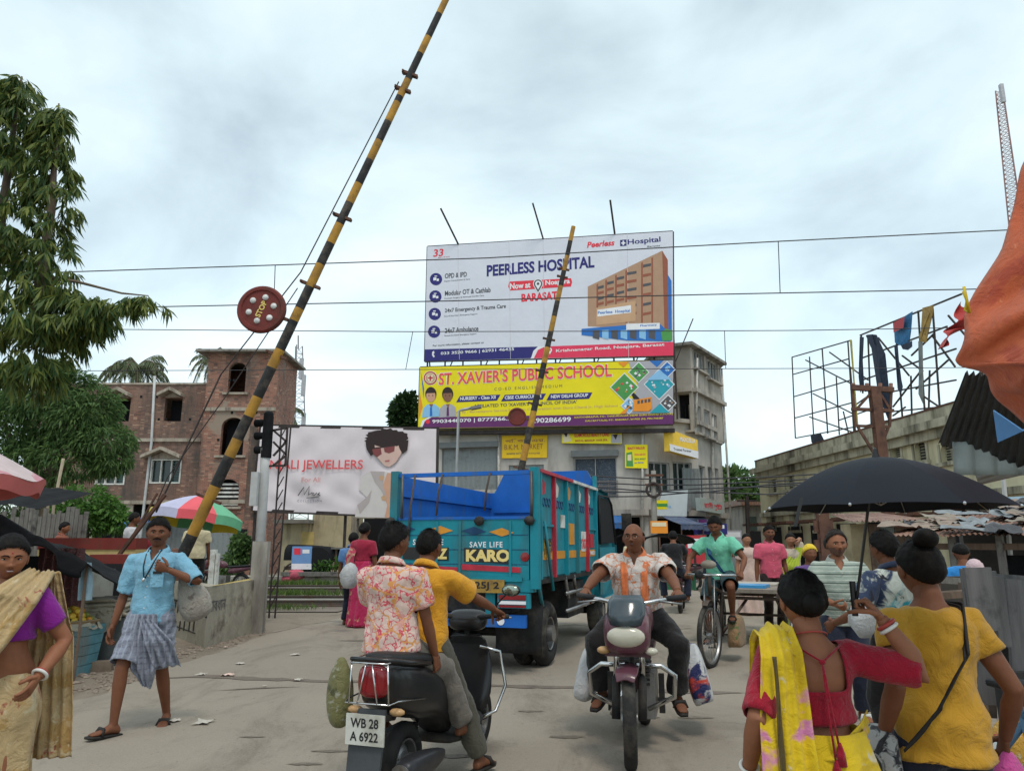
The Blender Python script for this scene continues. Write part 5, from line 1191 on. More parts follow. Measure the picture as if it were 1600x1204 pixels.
# bare sticks, palings
m_wood = wood_mat('grey_wood', (.10, .09, .08), (.2, .185, .165)); m_wood2 = wood_mat('brown_wood', (.10, .065, .045), (.17, .115, .08)); m_wood3 = wood_mat('weathered_plank', (.085, .08, .08), (.16, .15, .148))
t = thing('paling_fence', 'ragged fence of grey wooden palings behind the black stall roof', 'fence', V((at(85, 870, 15).x, 15, 0)))
for i in range(38):
 u = -140+i*7.2; p = at(u, 870, 15); b = MB(); b.bb((p.x-.04, 15, 0), (p.x+.04, 15.03, at(u, 798+rnd.uniform(-8, 12), 15).z)); b.build('paling', m_wood, t, True)
t = thing('bare_stick', 'tall pale bare pole leaning up into the feathery tree', 'stick', V((at(80, 870, 16).x, 16, 0))); b = MB(); b.tube([V((at(80, 870, 16).x, 16, 0)), at(84, 790, 16), at(99, 716, 16)], .035, 6); b.build('stick', M('pale_stick', (.34, .28, .2), .9, .2), t, True, smooth=True)
t = thing('bare_stick', 'short forked dry sticks left of the bright shrub', 'stick', V((at(74, 870, 16).x, 16, 0))); b = MB(); b.tube([V((at(76, 870, 16).x, 16, 0)), at(76, 790, 16), at(82, 762, 16)], .02, 6); b.tube([at(76, 800, 16), at(70, 780, 16)], .018, 6); b.build('stick', MATS['pale_stick'], t, True, smooth=True)
# ================================================================== CONCRETE BARRIER WALL with vernacular warning
wA, wB, wC = gnd(278, 996), gnd(318, 1012), gnd(408, 985)
hw = at(318, 916, wB.y).z
t = thing('concrete_wall', 'low grimy concrete barrier wall with black painted vernacular warning', 'wall', wB)
F1w, F2w = Face(wA+(wA-wB)*.7, wB), Face(wB, wC)
b = MB(); n1_, n2_ = F1w.n*-.25, F2w.n*-.25
pA = wA+(wA-wB)*.7; hC = at(408, 903, wC.y).z
inner = wB+V((-.05, .42, 0))
b.add([pA, wB, wC, wC+n2_, inner, pA+n1_]+[p+V((0, 0, h)) for p, h in ((pA, hw), (wB, hw), (wC, hC), (wC+n2_, hC), (inner, hw), (pA+n1_, hw))], [(0, 1, 7, 6), (1, 2, 8, 7), (2, 3, 9, 8), (3, 4, 10, 9), (4, 5, 11, 10), (5, 0, 6, 11), (6, 7, 10, 11), (7, 8, 9, 10)])
b.build('wall', M('barrier_concrete', (.36, .325, .255), .92, .2, 2.4, .6, 18, dirt=(.13, .11, .085), dscale=2.6, damt=(.5, .7)), t, True, bevel=.012)
F1w.text(t, 'সাবধান', 268, 932, 314, 954, BLACK, bold=.02); F2w.text(t, 'সাবধান', 326, 938, 352, 956, DKGREY, bold=0)
b = MB()
for u in (274, 281, 288, 296, 303): F1w.slabpx(b, [(u, 970), (u+2, 969), (u, 985), (u-2, 985)], .003, .006)
F1w.slabpx(b, [(268, 974), (306, 988), (306, 990), (268, 976)], .007, .009)
F1w.slabpx(b, [(310, 930), (312, 930), (312, 962), (310, 962)], .003, .006); F2w.slabpx(b, [(320, 928), (323, 928), (323, 965), (320, 965)], .003, .006)
b.each('painted_mark', BLACK, t, True)
b = MB(); b.poly([p+V((0, 0, .004)) for p in (wB+V((.02, .1, hw)), wC+V((-.05, .02, hC)), wC+n2_*.9+V((0, 0, hC)), inner+V((0, 0, hw)))]); b.build('yellow_top', M('faded_yellow', (.45, .34, .12), .9, .25, 4), t, True)
# red and cream gate wall
WY = 13.6
FG = Face((at(60, 850, WY).x, WY), (at(240, 850, WY).x, WY))
t = thing('gate_wall', 'red topped cream masonry wall beside the level crossing gate', 'wall', FG.p(FG.len/2, 0))
b = MB(); z1 = FG.px(150, 840)[1]; z2 = FG.px(150, 858)[1]; a1 = FG.px(213, 850)[0]
m_redp = M('oxide_red', (.20, .035, .028), .8, .2, 3, .1, dirt=(.1, .04, .03)); m_crp = M('cream_paint', (.5, .37, .16), .85, .15, 3, .1, dirt=(.25, .2, .13))
FG.rect(b, 0, 0, a1, z2, -.4, 0); b.build('wall', m_crp, t, True); b = MB(); FG.rect(b, 0, z2+.001, a1, z1, -.42, .02); b.build('red_band', m_redp, t, True)
WY = 11.2
FG = Face((at(136, 900, WY).x, WY), (at(196, 900, WY).x, WY))
t = thing('control_box', 'oxide red framed gate control box with grey panel behind the fruit stall', 'cabinet', FG.p(FG.len/2, 0)); L_ = FG.len; zt_ = FG.px(166, 866)[1]
b = MB(); FG.rect(b, 0, 0, L_, zt_, -.5, 0); b.build('case', m_redp, t, True, bevel=.01)
b = MB(); FG.rect(b, L_*.1, .3, L_*.9, zt_-.13, .003, .02); b.build('black_border', BLACK, t, True)
b = MB(); FG.rect(b, L_*.12, .3, L_*.74, zt_-.2, .021, .035); b.build('grey_panel', M('grey_panel', (.32, .33, .30), .7, .2, 4, .1, dirt=(.15, .15, .12), streak=True), t, True)
# ================================================================== FRUIT STALL, left
SYy = 8.7
t = thing('fruit_stall', 'dark fruit stall under a sagging black tarpaulin at the left edge', 'stall', gnd(60, 1060))
def tarp(a, i, j): return a
b = MB(); edge = [(-260, 760), (-60, 790), (0, 802), (40, 828), (80, 850), (118, 868), (138, 882)]
rowN = [at(u, v, SYy-.1) for u, v in edge]
def fn(i, j):
 k = i*(len(rowN)-1); a = min(int(k), len(rowN)-2); p = rowN[a].lerp(rowN[a+1], k-a)
 return p+V((-.15*j, 2.0*j, -.42*j-.08*math.sin(j*PI)+.04*noise.noise(V((i*9, j*6, 1)))))
b.grid(40, 14, fn); o = b.build('tarpaulin', m_blk_tarp, t, True, smooth=True); o.modifiers.new('s', 'SOLIDIFY').thickness = .012
b = MB()
def fh(i, j):
 p = fn(i, 0); return p+V((.05*math.sin(i*30)*j, -.02-.02*j, -.16*j*(1+.5*math.sin(i*17))))
b.grid(60, 4, fh); o = b.build('tarp_hem', m_blk_tarp, t, True, smooth=True); o.modifiers.new('s', 'SOLIDIFY').thickness = .01
b = MB()
for u, yy in ((134, SYy+.05), (-60, SYy)): p = at(u, 900, yy); b.tube([V((p.x, yy, 0)), V((p.x, yy, at(136, 882, SYy).z if u > 0 else 1.5))], .018, 6)
b.each('pole', m_wood2, t, True)
b = MB(); p0, p1 = at(-160, 900, SYy+1.9), at(128, 900, SYy+1.9); b.grid(24, 8, lambda i, j: V((p0.x+(p1.x-p0.x)*i, SYy+1.5+.06*math.sin(i*30), .0+1.35*j))); b.build('back_sheet', m_blk_tarp, t, True, smooth=True)  # sheet is black to stand in for the dark space under the tarpaulin
b = MB(); p0 = gnd(70, 1062); b.bb((p0.x-1.8, SYy+.3, 0), (at(72, 960, SYy).x, SYy+1.5, at(100, 990, SYy+.2).z)); b.build('counter', m_wood2, t, True, bevel=.01)
b = MB(); pc = at(92, 900, SYy+.5)
def cloth_fn(i, j): return V((pc.x-.28+.56*i, pc.y+.05*math.sin(i*26)+.03*math.sin(i*11+j*3), 1.46-.75*j*(1-.12*math.sin(i*9))))
b.grid(40, 12, cloth_fn); b.build('hanging_net', print_mat('maroon_net', (.10, .03, .03), [((.02, .012, .012), 40, .3, 'vor'), ((.22, .08, .07), 30, .6, 'n')], .9, .8, 40), t, True, smooth=True)
b = MB(); pc2 = at(132, 905, SYy+.1); b.grid(10, 12, lambda i, j: V((pc2.x-.09+.16*i+.05*j*j, pc2.y+.03*math.sin(i*12+j*4), 1.30-.42*j))); b.build('hanging_cloth', M('pale_blue_cloth', (.25, .36, .42), .8, .2, 8, .4), t, True, smooth=True)
# crate, basket, sacks, fruit
p = gnd(112, 1052); ct = thing('crate', 'sea blue metal tub with tapered slatted sides under the fruit', 'crate', p)
m_tub = M('tub_blue', (.10, .24, .28), .7, .25, 5, .2, dirt=(.2, .18, .15), streak=True)
def taper(mb, c, w0, d0, w1, d1, z0, z1, n=1):
 for i in range(n):
  a, e2 = i/n, (i+1)/n-.012*(n > 1); f = lambda s, k0, k1: (k0+(k1-k0)*s)/2
  r = [[V((c.x+sx*f(s, w0, w1), c.y+sy*f(s, d0, d1), z0+(z1-z0)*s)) for sx, sy in ((-1, -1), (1, -1), (1, 1), (-1, 1))] for s in (a, e2)]
  mb.loft(r)
topz = at(112, 975, p.y).z
b = MB(); taper(b, p, .34, .34, .46, .46, 0, topz, 5); b.build('tub', m_tub, ct, True, bevel=.006)
b = MB(); c = p+V((-.06, 0, topz)); b.lathe([(.0, .0), (.26, .0), (.30, .05), (.28, .06), (.24, .02), (0, .02)], 24, Matrix.Translation(c)); 
bt = thing('fruit_basket', 'shallow basket lined with pale sacking on the blue tub', 'basket', c); b.build('basket', M('basket_cane', (.28, .2, .11), .8, .3, 12, .5), bt, True, smooth='auto')
b = MB(); b.grid(48, 4, lambda i, j: c+V((math.cos(2*PI*i)*(.24+.08*j+.02*math.sin(i*50)), math.sin(2*PI*i)*(.24+.08*j), .05-.09*j*j+.015*math.sin(i*60+j*3)))); m_sack = print_mat('sack_cloth', (.38, .34, .26), [((.22, .18, .13), 7, .58, 'n')], .9, .6, 14); b.build('sacking', m_sack, bt, True, smooth=True)
m_fr = [M('fruit_orange', (.62, .25, .03), .45, .2, 5, .05), M('fruit_yellow', (.60, .40, .05), .45, .2, 5, .05), M('fruit_green', (.22, .24, .05), .45, .25, 5, .05)]
protos = []
for m_ in m_fr:
 b = MB(); b.lathe([(.0, .036), (.012, .034), (.032, .018), (.038, 0), (.034, -.018), (.015, -.034), (0, -.036)], 14); protos.append(b.mesh('mango'))
 protos[-1].materials.append(m_); protos[-1].shade_smooth()
k = 0
lay = [(r_, a_) for r_, na in ((.19, 13), (.12, 8), (.05, 4)) for a_ in range(na)]
for lz, rr_, na in ((0, .19, 13), (0, .11, 8), (1, .14, 9), (1, .06, 5), (2, .08, 5), (2, 0, 1), (3, .03, 2)):
 for a_ in range(na):
  an = 2*PI*a_/na+lz; col = (0, 1, 2, 1, 0, 2, 1, 2, 0)[(k*5+lz) % 9]; o = link('fruit', protos[col]); o.location = c+V((rr_*math.cos(an), rr_*math.sin(an), .055+lz*.05)); o.rotation_euler = (rnd.random(), rnd.random(), rnd.random()*6); s = rnd.uniform(.9, 1.15); o.scale = (s, s, s*1.05)
  tag(o, ['round orange fruit heaped in the basket on the blue tub', 'yellow fruit heaped in the basket on the blue tub', 'greenish fruit heaped in the basket on the blue tub'][col], 'fruit', 'fruit heaped in the basket'); k += 1
t = thing('sack_pile', 'pile of folded pale sackcloth on a grey box beside the fruit', 'sacks', gnd(165, 1045))
p = gnd(166, 1038); zt_ = at(166, 930, p.y).z
b = MB(); taper(b, p, .62, .5, .58, .46, 0, zt_-.25); b.build('box', M('box_grey', (.10, .11, .11), .8, .3, 4, .3, dirt=(.18, .16, .13)), t, True, bevel=.012)
for i in range(4):
 b = MB(); zz_ = zt_-.24+i*.055; w_ = .68-.05*i
 b.loft([[V((p.x+.03*math.sin(i*4)+math.copysign(abs(math.cos(a))**.35, math.cos(a))*w_/2*s, p.y+math.copysign(abs(math.sin(a))**.35, math.sin(a))*.29*s, zz_+h+.012*math.sin(a*5+i))) for a in np.linspace(0, 2*PI, 40, False)] for s, h in ((.9, 0), (1, .015), (1, .035), (.9, .05), (.5, .055))]); b.build('folded_sack', m_sack, t, True, smooth=True)
b = MB(); b.grid(20, 12, lambda i, j: V((p.x-.32+.62*i, p.y-.27-.05*math.sin(j*PI*.6)-.02*math.sin(i*14), zt_-.12-.34*j*(.45+.55*math.sin(PI*min(1, i*1.05)))))); b.build('hanging_sack', m_sack, t, True, smooth=True)
b = MB(); p = gnd(158, 1048); b.box(p+V((0, 0, .06)), (.24, .14, .12), .3); tag(b.build('stone_block', M('brown_stone', (.20, .15, .11), .9, .25, 6, .6), bevel=.03, seg=3), 'brown stone block on the dirt below the sacks', 'stone')
b = MB(); p = gnd(183, 1040); b.ball(p+V((0, 0, .05)), (.1, .08, .06), 10)
for v in b.bm.verts: v.co += noise.noise_vector(v.co*14)*.04
tag(b.build('litter_scrap', m_paper, smooth=True), 'crushed white plastic lump on the dirt beside the sacks', 'litter', 'litter on the road')
# pink patterned vendor umbrella, left edge
m_pk = print_mat('pink_print', (.58, .46, .46), [((.52, .22, .26), 4, .55, 'n'), ((.52, .35, .2), 3, .64, 'n')], .7, .2, 6); m_pk2 = M('pink_valance', (.50, .13, .12), .7, .1, 4, .1)
t = thing('vendor_umbrella', 'big pink and white printed vendor umbrella cut by the left edge', 'parasol', V((at(-60, 850, 7.4).x, 7.4, 0)))
c = at(-70, 680, 7.4); rim = at(50, 748, 7.4); Ru = rim.x-c.x; zr_ = rim.z-c.z
b = MB(); b.grid(64, 8, lambda i, j: c+V((math.cos(2*PI*i)*Ru*j*(1+.02*math.cos(16*PI*i)), math.sin(2*PI*i)*Ru*j, zr_*(j**1.3)*(1+.06*math.cos(16*PI*i)*j))), True); b.build('canopy', m_pk, t, True, smooth=True)
b = MB(); hv = at(50, 770, 7.4).z-rim.z; b.grid(64, 2, lambda i, j: c+V((math.cos(2*PI*i)*Ru*(.995-.05*j), math.sin(2*PI*i)*Ru*(.995-.05*j), zr_*(1+.06*math.cos(16*PI*i))-.004+hv*j)), True); b.build('valance', m_pk2, t, True, smooth=True)
b = MB(); b.tube([V((c.x, c.y, 0)), c], .022, 8); b.build('pole', m_post, t, True)
t = thing('tin_lean_to', 'black sheet lean-to roof behind the fruit stall', 'shelter', V((at(0, 850, 12).x, 12, 0)))
b = MB(); b.grid(20, 6, lambda i, j: at(-80+140*i, 783+12*i*i, 12)+V((0, 1.5*j, .35*j+.05*noise.noise(V((i*8, j*5, 3)))))); b.build('roof_sheet', m_blk_tarp, t, True, smooth=True); b = MB(); b.tube([V((at(55, 850, 12).x, 12, 0)), at(55, 796, 12)], .04, 6); b.build('pole', m_wood, t, True)
t = thing('tarp_shelter', 'small blue tarpaulin shelter behind the man in white', 'shelter', V((at(190, 850, 26).x, 26, 0)))
b = MB(); b.grid(12, 5, lambda i, j: at(175+42*i, 822-14*j, 26)+V((0, 1.6*j, .06*math.sin(i*9)))); b.build('tarpaulin', m_blue_tarp, t, True, smooth=True); b = MB(); b.tube([V((at(178, 850, 26).x, 26, 0)), at(178, 822, 26)], .04, 6); b.tube([V((at(214, 850, 26).x, 26, 0)), at(214, 822, 26)], .04, 6); b.each('pole', m_wood, t, True)
# colourful parasol
UY = 17
t = thing('garden_parasol', 'colourful parasol of red green yellow and white panels behind the walking man', 'parasol', V((at(314, 860, UY).x, UY, 0)))
c = at(316, 774, UY); Ru = 68/FOC*UY*1.02; zr_ = at(316, 808, UY).z-c.z
cols = [M('pan_red', (.70, .10, .12), .6, .08), M('pan_green', (.14, .42, .24), .6, .08), M('pan_yellow', (.70, .56, .05), .6, .08), M('pan_lilac', (.45, .44, .58), .6, .08)]
order = [1, 2, 3, 1, 2, 0, 1, 2, 3, 2, 0, 1]
order = [2, 0, 1, 3, 2, 1, 2, 3, 2, 2, 0, 1]
tilt = Matrix.Translation(c) @ Matrix.Rotation(R(6), 4, 'Y') @ Matrix.Rotation(R(-8), 4, 'X')
for k in range(8):
 b = MB(); cc = [1, 2, 1, 2, 2, 3, 0, 1][k]
 b.grid(8, 8, lambda i, j: tilt @ V((math.cos(2*PI*(k+i)/8)*Ru*j*(1-.03*math.sin(PI*i)), math.sin(2*PI*(k+i)/8)*Ru*j*(1-.03*math.sin(PI*i)), zr_*j**1.5*(1-.06*math.sin(PI*i)*j))))
 b.grid(8, 2, lambda i, j: tilt @ V((math.cos(2*PI*(k+i)/8)*Ru*(1-.03*math.sin(PI*i)), math.sin(2*PI*(k+i)/8)*Ru*(1-.03*math.sin(PI*i)), zr_*(1-.06*math.sin(PI*i))-.2*j))); b.build('canopy_panel', cols[cc], t, True, smooth=True)
b = MB(); b.tube([V((c.x+.0, c.y, 0)), c], .025, 8); b.build('pole', m_post, t, True)
t = thing('white_post', 'short white painted post in front of the dark doorway', 'post', V((at(335, 880, 20).x, 20, 0))); b = MB(); p = at(335, 858, 20); b.bb((p.x-.07, 19.9, 0), (p.x+.07, 20.05, p.z), ); b.bb((p.x+.09, 19.9, 0), (p.x+.15, 20.05, p.z-.1)); b.each('post', m_whitefr, t, True)
# hooded cart by the tracks
HY = 28.6
t = thing('hooded_cart', 'rickshaw cart with black rounded hood and blue poster under the pale banner', 'cart', V((at(490, 895, HY).x, HY, 0)))
p0, p1 = at(452, 850, HY), at(528, 852, HY); zb_ = .95
b = MB(); b.grid(20, 12, lambda i, j: V((p0.x+(p1.x-p0.x)*i*(1 if j < .5 else 1), HY+.6*math.cos(PI*j)*-1, (.9+(p0.z-.9)*(math.sin(PI*j)**.6))-.12*i*i))) ; b.build('hood', m_blk_tarp, t, True, smooth=True)
b = MB(); b.bb((p0.x, HY-.5, .55), (p1.x, HY+.5, .68)); b.build('bed', m_wood2, t, True)
b = MB(); m_ = Matrix.Translation((p0.x+1.25, HY-.62, at(497, 878, HY).z)) @ Matrix.Rotation(R(90), 4, 'X'); b.lathe([(0, 0), (.52, 0), (.56, .02), (.56, .06), (0, .06)], 24, m_); b.build('hood_mouth', m_dark, t, True)
Fh = Face((p0.x-.1, HY-.66), (p1.x, HY-.66))
b = MB(); Fh.rpx(b, 456, 853, 487, 889, 0, .03); po = b.build('poster', ink('poster_blue', (.16, .30, .55)), t, True)
for px_, m_ in (([(460, 856), (470, 856), (470, 866), (460, 866)], RED), ([(456, 880), (487, 880), (487, 889), (456, 889)], WHITE), ([(473, 858), (484, 858), (484, 864), (473, 864)], WHITE)): b = MB(); Fh.flatpx(b, px_, .036); b.build('poster_print', m_, po, True)
for x in (p0.x+.4, p1.x-.5): b = MB(); b.torus((x, HY-.55, .4), .4, .03, 24, 6, Matrix.Translation((x, HY-.55, .4)) @ Matrix.Rotation(R(90), 4, 'X')); b.build('wheel', m_frame, t, True)
b = MB(); b.ball(at(462, 902, HY-1)+V((0, 0, .1)), (.35, .25, .2), 10); b.ball(at(450, 908, HY-1)+V((0, 0, .1)), (.25, .2, .15), 10)
tag(b.build('cloth_bundle', M('pink_bundle', (.5, .1, .14), .8, .3, 6, .4), smooth=True), 'pink cloth bundles on the ground below the hooded cart', 'bundle')
t = thing('timber_bench', 'rough bench and planks beside the hooded cart', 'bench', at(560, 890, 28.4)*1); t.location.z = 0
b = MB(); pa, pb = at(440, 908, 27.6), at(560, 905, 27.6); b.bb((pa.x, 27.4, .36), (pb.x, 27.7, .5)); b.build('plank', m_wood, t, True)
b = MB()
for u in (525, 545, 562): pq = at(u, 880, 28.2); b.bb((pq.x-.04, 28.1, .34), (pq.x+.04, 28.2, 1.3))
b.each('upright', m_wood2, t, True); b = MB(); pa, pb = at(520, 850, 28.2), at(575, 850, 28.2); b.bb((pa.x, 27.95, 1.3), (pb.x, 28.4, 1.36)); b.build('table_top', m_wood, t, True)
# ================================================================== RIGHT SIDE: shacks
m_rtin = corr_mat('rusty_tin', (.30, .17, .12), (.16, .07, .045), (.45, .6), 9); m_gtin = corr_mat('grey_tin', (.24, .25, .25), (.13, .09, .07), (.48, .62), 9); m_btin = corr_mat('blue_tin', (.20, .30, .38), (.2, .2, .2), (.55, .8), 8)
KY = 11.5
FK = Face((at(1326, 850, KY).x, KY), (at(1428, 850, KY).x, KY))
t = thing('tin_shack', 'board walled shack with a rust orange corrugated eave behind the striped man', 'shack', FK.p(FK.len/2, 0)); ze = FK.px(1370, 818)[1]
b = MB(); FK.rect(b, 0.05, 0, FK.len*.32, ze, -.35, 0); b.build('wall', M('ply_ochre', (.34, .27, .16), .85, .25, 4, .2, dirt=(.15, .1, .07), streak=True), t, True)
b = MB(); FK.rect(b, FK.len*.32+.005, 0, FK.len*.5, ze, -.35, .02); b.build('door', m_wood2, t, True)
b = MB(); FK.rect(b, FK.len*.5+.005, 0, FK.len*.72, ze, -.35, 0); b.build('grey_sheet', M('grey_green_sheet', (.22, .25, .23), .7, .2, 4, .2), t, True)
b = MB(); FK.rect(b, FK.len*.72+.005, 0, FK.len, ze, -1.2, .015); b.build('plank_wall', m_wood2, t, True)
b = MB(); pr = [FK.p(-.1, ze+.02, .35), FK.p(FK.len+.1, ze+.05, .35), FK.p(FK.len, ze+.2, -1.0), FK.p(.2, ze+.18, -1.0)]
b.grid(60, 6, lambda i, j: (pr[0].lerp(pr[1], i)).lerp(pr[3].lerp(pr[2], i), j)+V((0, 0, .014*math.sin(i*95)))); b.build('roof', m_rtin, t, True, smooth=True)
KY2 = 10.2
FK2 = Face((at(1412, 850, KY2).x, KY2), (at(1640, 850, KY2-1.2).x, KY2-1.2)); ze = FK2.px(1500, 836)[1]
t = thing('market_shack', 'long open shack with debris weighted tin roof on the right', 'shack', FK2.p(FK2.len/2, 0))
b = MB(); FK2.rect(b, 0, 0, FK2.len, ze+.1, -2.6, -2.5); b.build('back_wall', M('dark_wall', (.05, .045, .04), .9, .3), t, True)  # near-black wall colour stands in for the dark interior under the roof
b = MB(); FK2.rect(b, FK2.len*.30, 0, FK2.len*.8, .95, -.9, -.2); b.build('counter', M('clay_counter', (.2, .17, .14), .9, .2, 3, .3), t, True)
b = MB()
for f in (.02, .33, .66, .97): a = FK2.len*f; FK2.rect(b, a, 0, a+.07, ze, -.1, .0)
b.each('post', m_wood, t, True)
b = MB(); FK2.rect(b, 0, ze-.18, FK2.len, ze-.1, -.08, -.02); b.build('beam', m_wood2, t, True)
b = MB(); FK2.rect(b, FK2.len*.62, .4, FK2.len*.86, ze-.25, -.7, -.6); b.build('black_curtain', m_blk_tarp, t, True)
pr = [FK2.p(-.15, ze, .3), FK2.p(FK2.len+.1, ze, .3), FK2.p(FK2.len, ze+.5, -2.6), FK2.p(.1, ze+.42, -2.6)]
b = MB(); b.grid(120, 8, lambda i, j: (pr[0].lerp(pr[1], i)).lerp(pr[3].lerp(pr[2], i), j)+V((0, 0, .013*math.sin(i*190)+.03*noise.noise(V((i*6, j*3, 2)))))); b.build('roof', m_rtin, t, True, smooth=True)
m_jk = [M('roof_rag', (.24, .21, .17), .9, .35, 6, .5), M('roof_plastic', (.22, .24, .25), .6, .3, 6, .4), M('roof_black_sheet', (.06, .06, .065), .7, .4, 6, .4), M('roof_tile_scrap', (.26, .2, .16), .9, .3, 6, .4)]
for i in range(34):
 f, g_ = rnd.random(), rnd.uniform(.05, .95); p = (pr[0].lerp(pr[1], f)).lerp(pr[3].lerp(pr[2], f), g_)
 s1, s2 = rnd.uniform(.15, .5), rnd.uniform(.1, .3); ph = rnd.random()*9; an = rnd.random()*3; sl = .17
 b = MB(); b.grid(10, 8, lambda a, c_: p+V((math.cos(an)*(a-.5)*s1*2-math.sin(an)*(c_-.5)*s2*2, math.sin(an)*(a-.5)*s1*2+math.cos(an)*(c_-.5)*s2*2, .03+sl*(math.sin(an)*(a-.5)*s1*2+math.cos(an)*(c_-.5)*s2*2)+.10*abs(noise.noise(V((a*2.5+ph, c_*2.5, ph)))))))
 o = b.build('roof_scrap', m_jk[(i*7) % 4], smooth=True); tag(o, ['crumpled beige rag lying on the debris covered tin roof', 'pale grey plastic sheet scrap on the debris covered tin roof', 'black sheet scrap on the debris covered tin roof', 'brown tile scrap on the debris covered tin roof'][(i*7) % 4], 'roof debris', 'debris weighing down the tin roof')
FK3 = Face((at(1508, 800, 12.5).x, 12.5), (at(1680, 800, 11.8).x, 11.8)); t = thing('tin_shack', 'shack with a smooth pale blue tin roof behind the debris roof', 'shack', FK3.p(1, 0)); z0 = FK3.px(1520, 812)[1]; z1 = FK3.px(1520, 788)[1]
b = MB(); b.poly([FK3.p(-.2, z0, .5), FK3.p(FK3.len, z0, .5), FK3.p(FK3.len, z1+.25, -3), FK3.p(-.1, z1+.2, -3)]); o = b.build('roof', m_btin, t, True); o.modifiers.new('s', 'SOLIDIFY').thickness = .03
b = MB(); FK3.rect(b, 0, 0, FK3.len, z0-.02, -3, 0); b.build('wall', M('dark_wall', (.05, .045, .04)), t, True)
# cream wall block seen over the shack, with small sign
# plank fence and box, right foreground
def plank(u0, v0, u1, v1, w, Y, t, th=.02, m_=None):
 b = MB(); b.bar(at(u0, v0, Y), at(u1, v1, Y+.05), w, th, up=V((0, 1, 0))); b.build('plank', m_ or m_wood3, t, True, bevel=.003)
t = thing('plank_fence', 'grey weathered plank partition at the right edge', 'fence', V((at(1560, 850, 4.3).x, 4.3, 0)))
p = [(1526, 886, 1540, 985, .15), (1507, 888, 1520, 980, .05), (1548, 892, 1553, 915, .05), (1575, 897, 1585, 1042, .165), (1556, 900, 1570, 1010, .07), (1612, 900, 1620, 1040, .12), (1545, 930, 1558, 1060, .11), (1534, 925, 1546, 1100, .10), (1590, 905, 1600, 1060, .14)]
for i, k in enumerate(p):
 YP = 4.3+.031*((i*3) % 10); a, c_ = at(k[0], k[1], YP), at(k[2], k[3], YP); b = MB(); d = (c_-a).normalized(); s = V((d.z*-1, 0, d.x)).normalized()*k[4]/2; yy = V((0, .012, 0))
 b.hexa([a-s-yy, a+s-yy, a+s+yy, a-s+yy, c_-s-yy, c_+s-yy, c_+s+yy, c_-s+yy]); b.build('plank', m_wood3, t, True, bevel=.004)
b = MB(); b.bar(at(1500, 1005, 4.66), at(1640, 1005, 4.66), .05, .04); b.bar(at(1500, 915, 4.66), at(1640, 920, 4.66), .04, .04); b.bar(at(1535, 900, 4.72), at(1548, 1120, 4.72), .05, .05); b.bar(at(1600, 900, 4.72), at(1606, 1190, 4.72), .06, .05); b.each('rail', m_wood2, t, True)
b = MB(); pq = at(1562, 1050, 4.1); b.bb((pq.x, 4.1, 0), (pq.x+.8, 4.16, pq.z)); tag(b.build('black_box', M('black_paint', (.02, .02, .022), .5, .3, 4, .1, dirt=(.05, .045, .04)), bevel=.01), 'black painted wooden box below the plank partition', 'box')
b = MB(); pq = at(1420, 900, 7.6); t = thing('scrap_stall', 'jumbled low stall of dark boards beyond the yellow blouse woman', 'stall', V((at(1480, 900, 7.2).x, 7.2, 0)))
for (u0, v0, u1, v1, Y, w, m_) in ((1465, 905, 1510, 908, 7.2, .1, m_wood), (1462, 930, 1515, 926, 7.1, .14, m_wood2), (1470, 955, 1512, 950, 7.0, .05, MATS['pale_stick']), (1465, 985, 1520, 985, 7.2, .25, m_wood2), (1462, 900, 1466, 1040, 7.2, .06, m_wood2), (1508, 905, 1512, 1040, 7.3, .06, m_wood2), (1470, 1010, 1515, 1015, 7.3, .3, m_blk_tarp)):
 b = MB(); b.bar(at(u0, v0, Y), at(u1, v1, Y), w, .06); b.build('board', m_, t, True)
b = MB(); pa, pb = at(1462, 900, 7.5), at(1540, 900, 7.5); b.bb((pa.x, 7.5, 0), (pb.x, 7.56, pa.z)); b.build('back_board', M('dark_wall', (.05, .045, .04)), t, True)
# transparent orange bag of snacks
b = MB(); p = at(1598, 1170, 3.9); b.loft([[p+V((r_*math.cos(a)*(1+.08*math.sin(a*5)), r_*.8*math.sin(a), z)) for a in np.linspace(0, 2*PI, 24, False)] for r_, z in ((.04, -.13), (.12, -.12), (.165, -.05), (.15, .04), (.10, .11), (.05, .16), (.02, .2))])
for v in b.bm.verts: v.co += noise.noise_vector(v.co*12)*.02
tag(b.build('snack_bag', print_mat('orange_bag', (.55, .30, .04), [((.50, .08, .08), 16, .6, 'n'), ((.6, .5, .3), 22, .62, 'n')], .25, .5, 20), smooth=True, sub=1), 'bulging orange and yellow plastic bag at the bottom right corner', 'bag')
b = MB(); pq = at(1600, 1204, 3.9); b.bb((pq.x-.25, 3.7, 0), (pq.x+.5, 4.05, p.z-.135)); tag(b.build('low_stand', m_wood2), 'low wooden stand under the orange bag', 'stand')
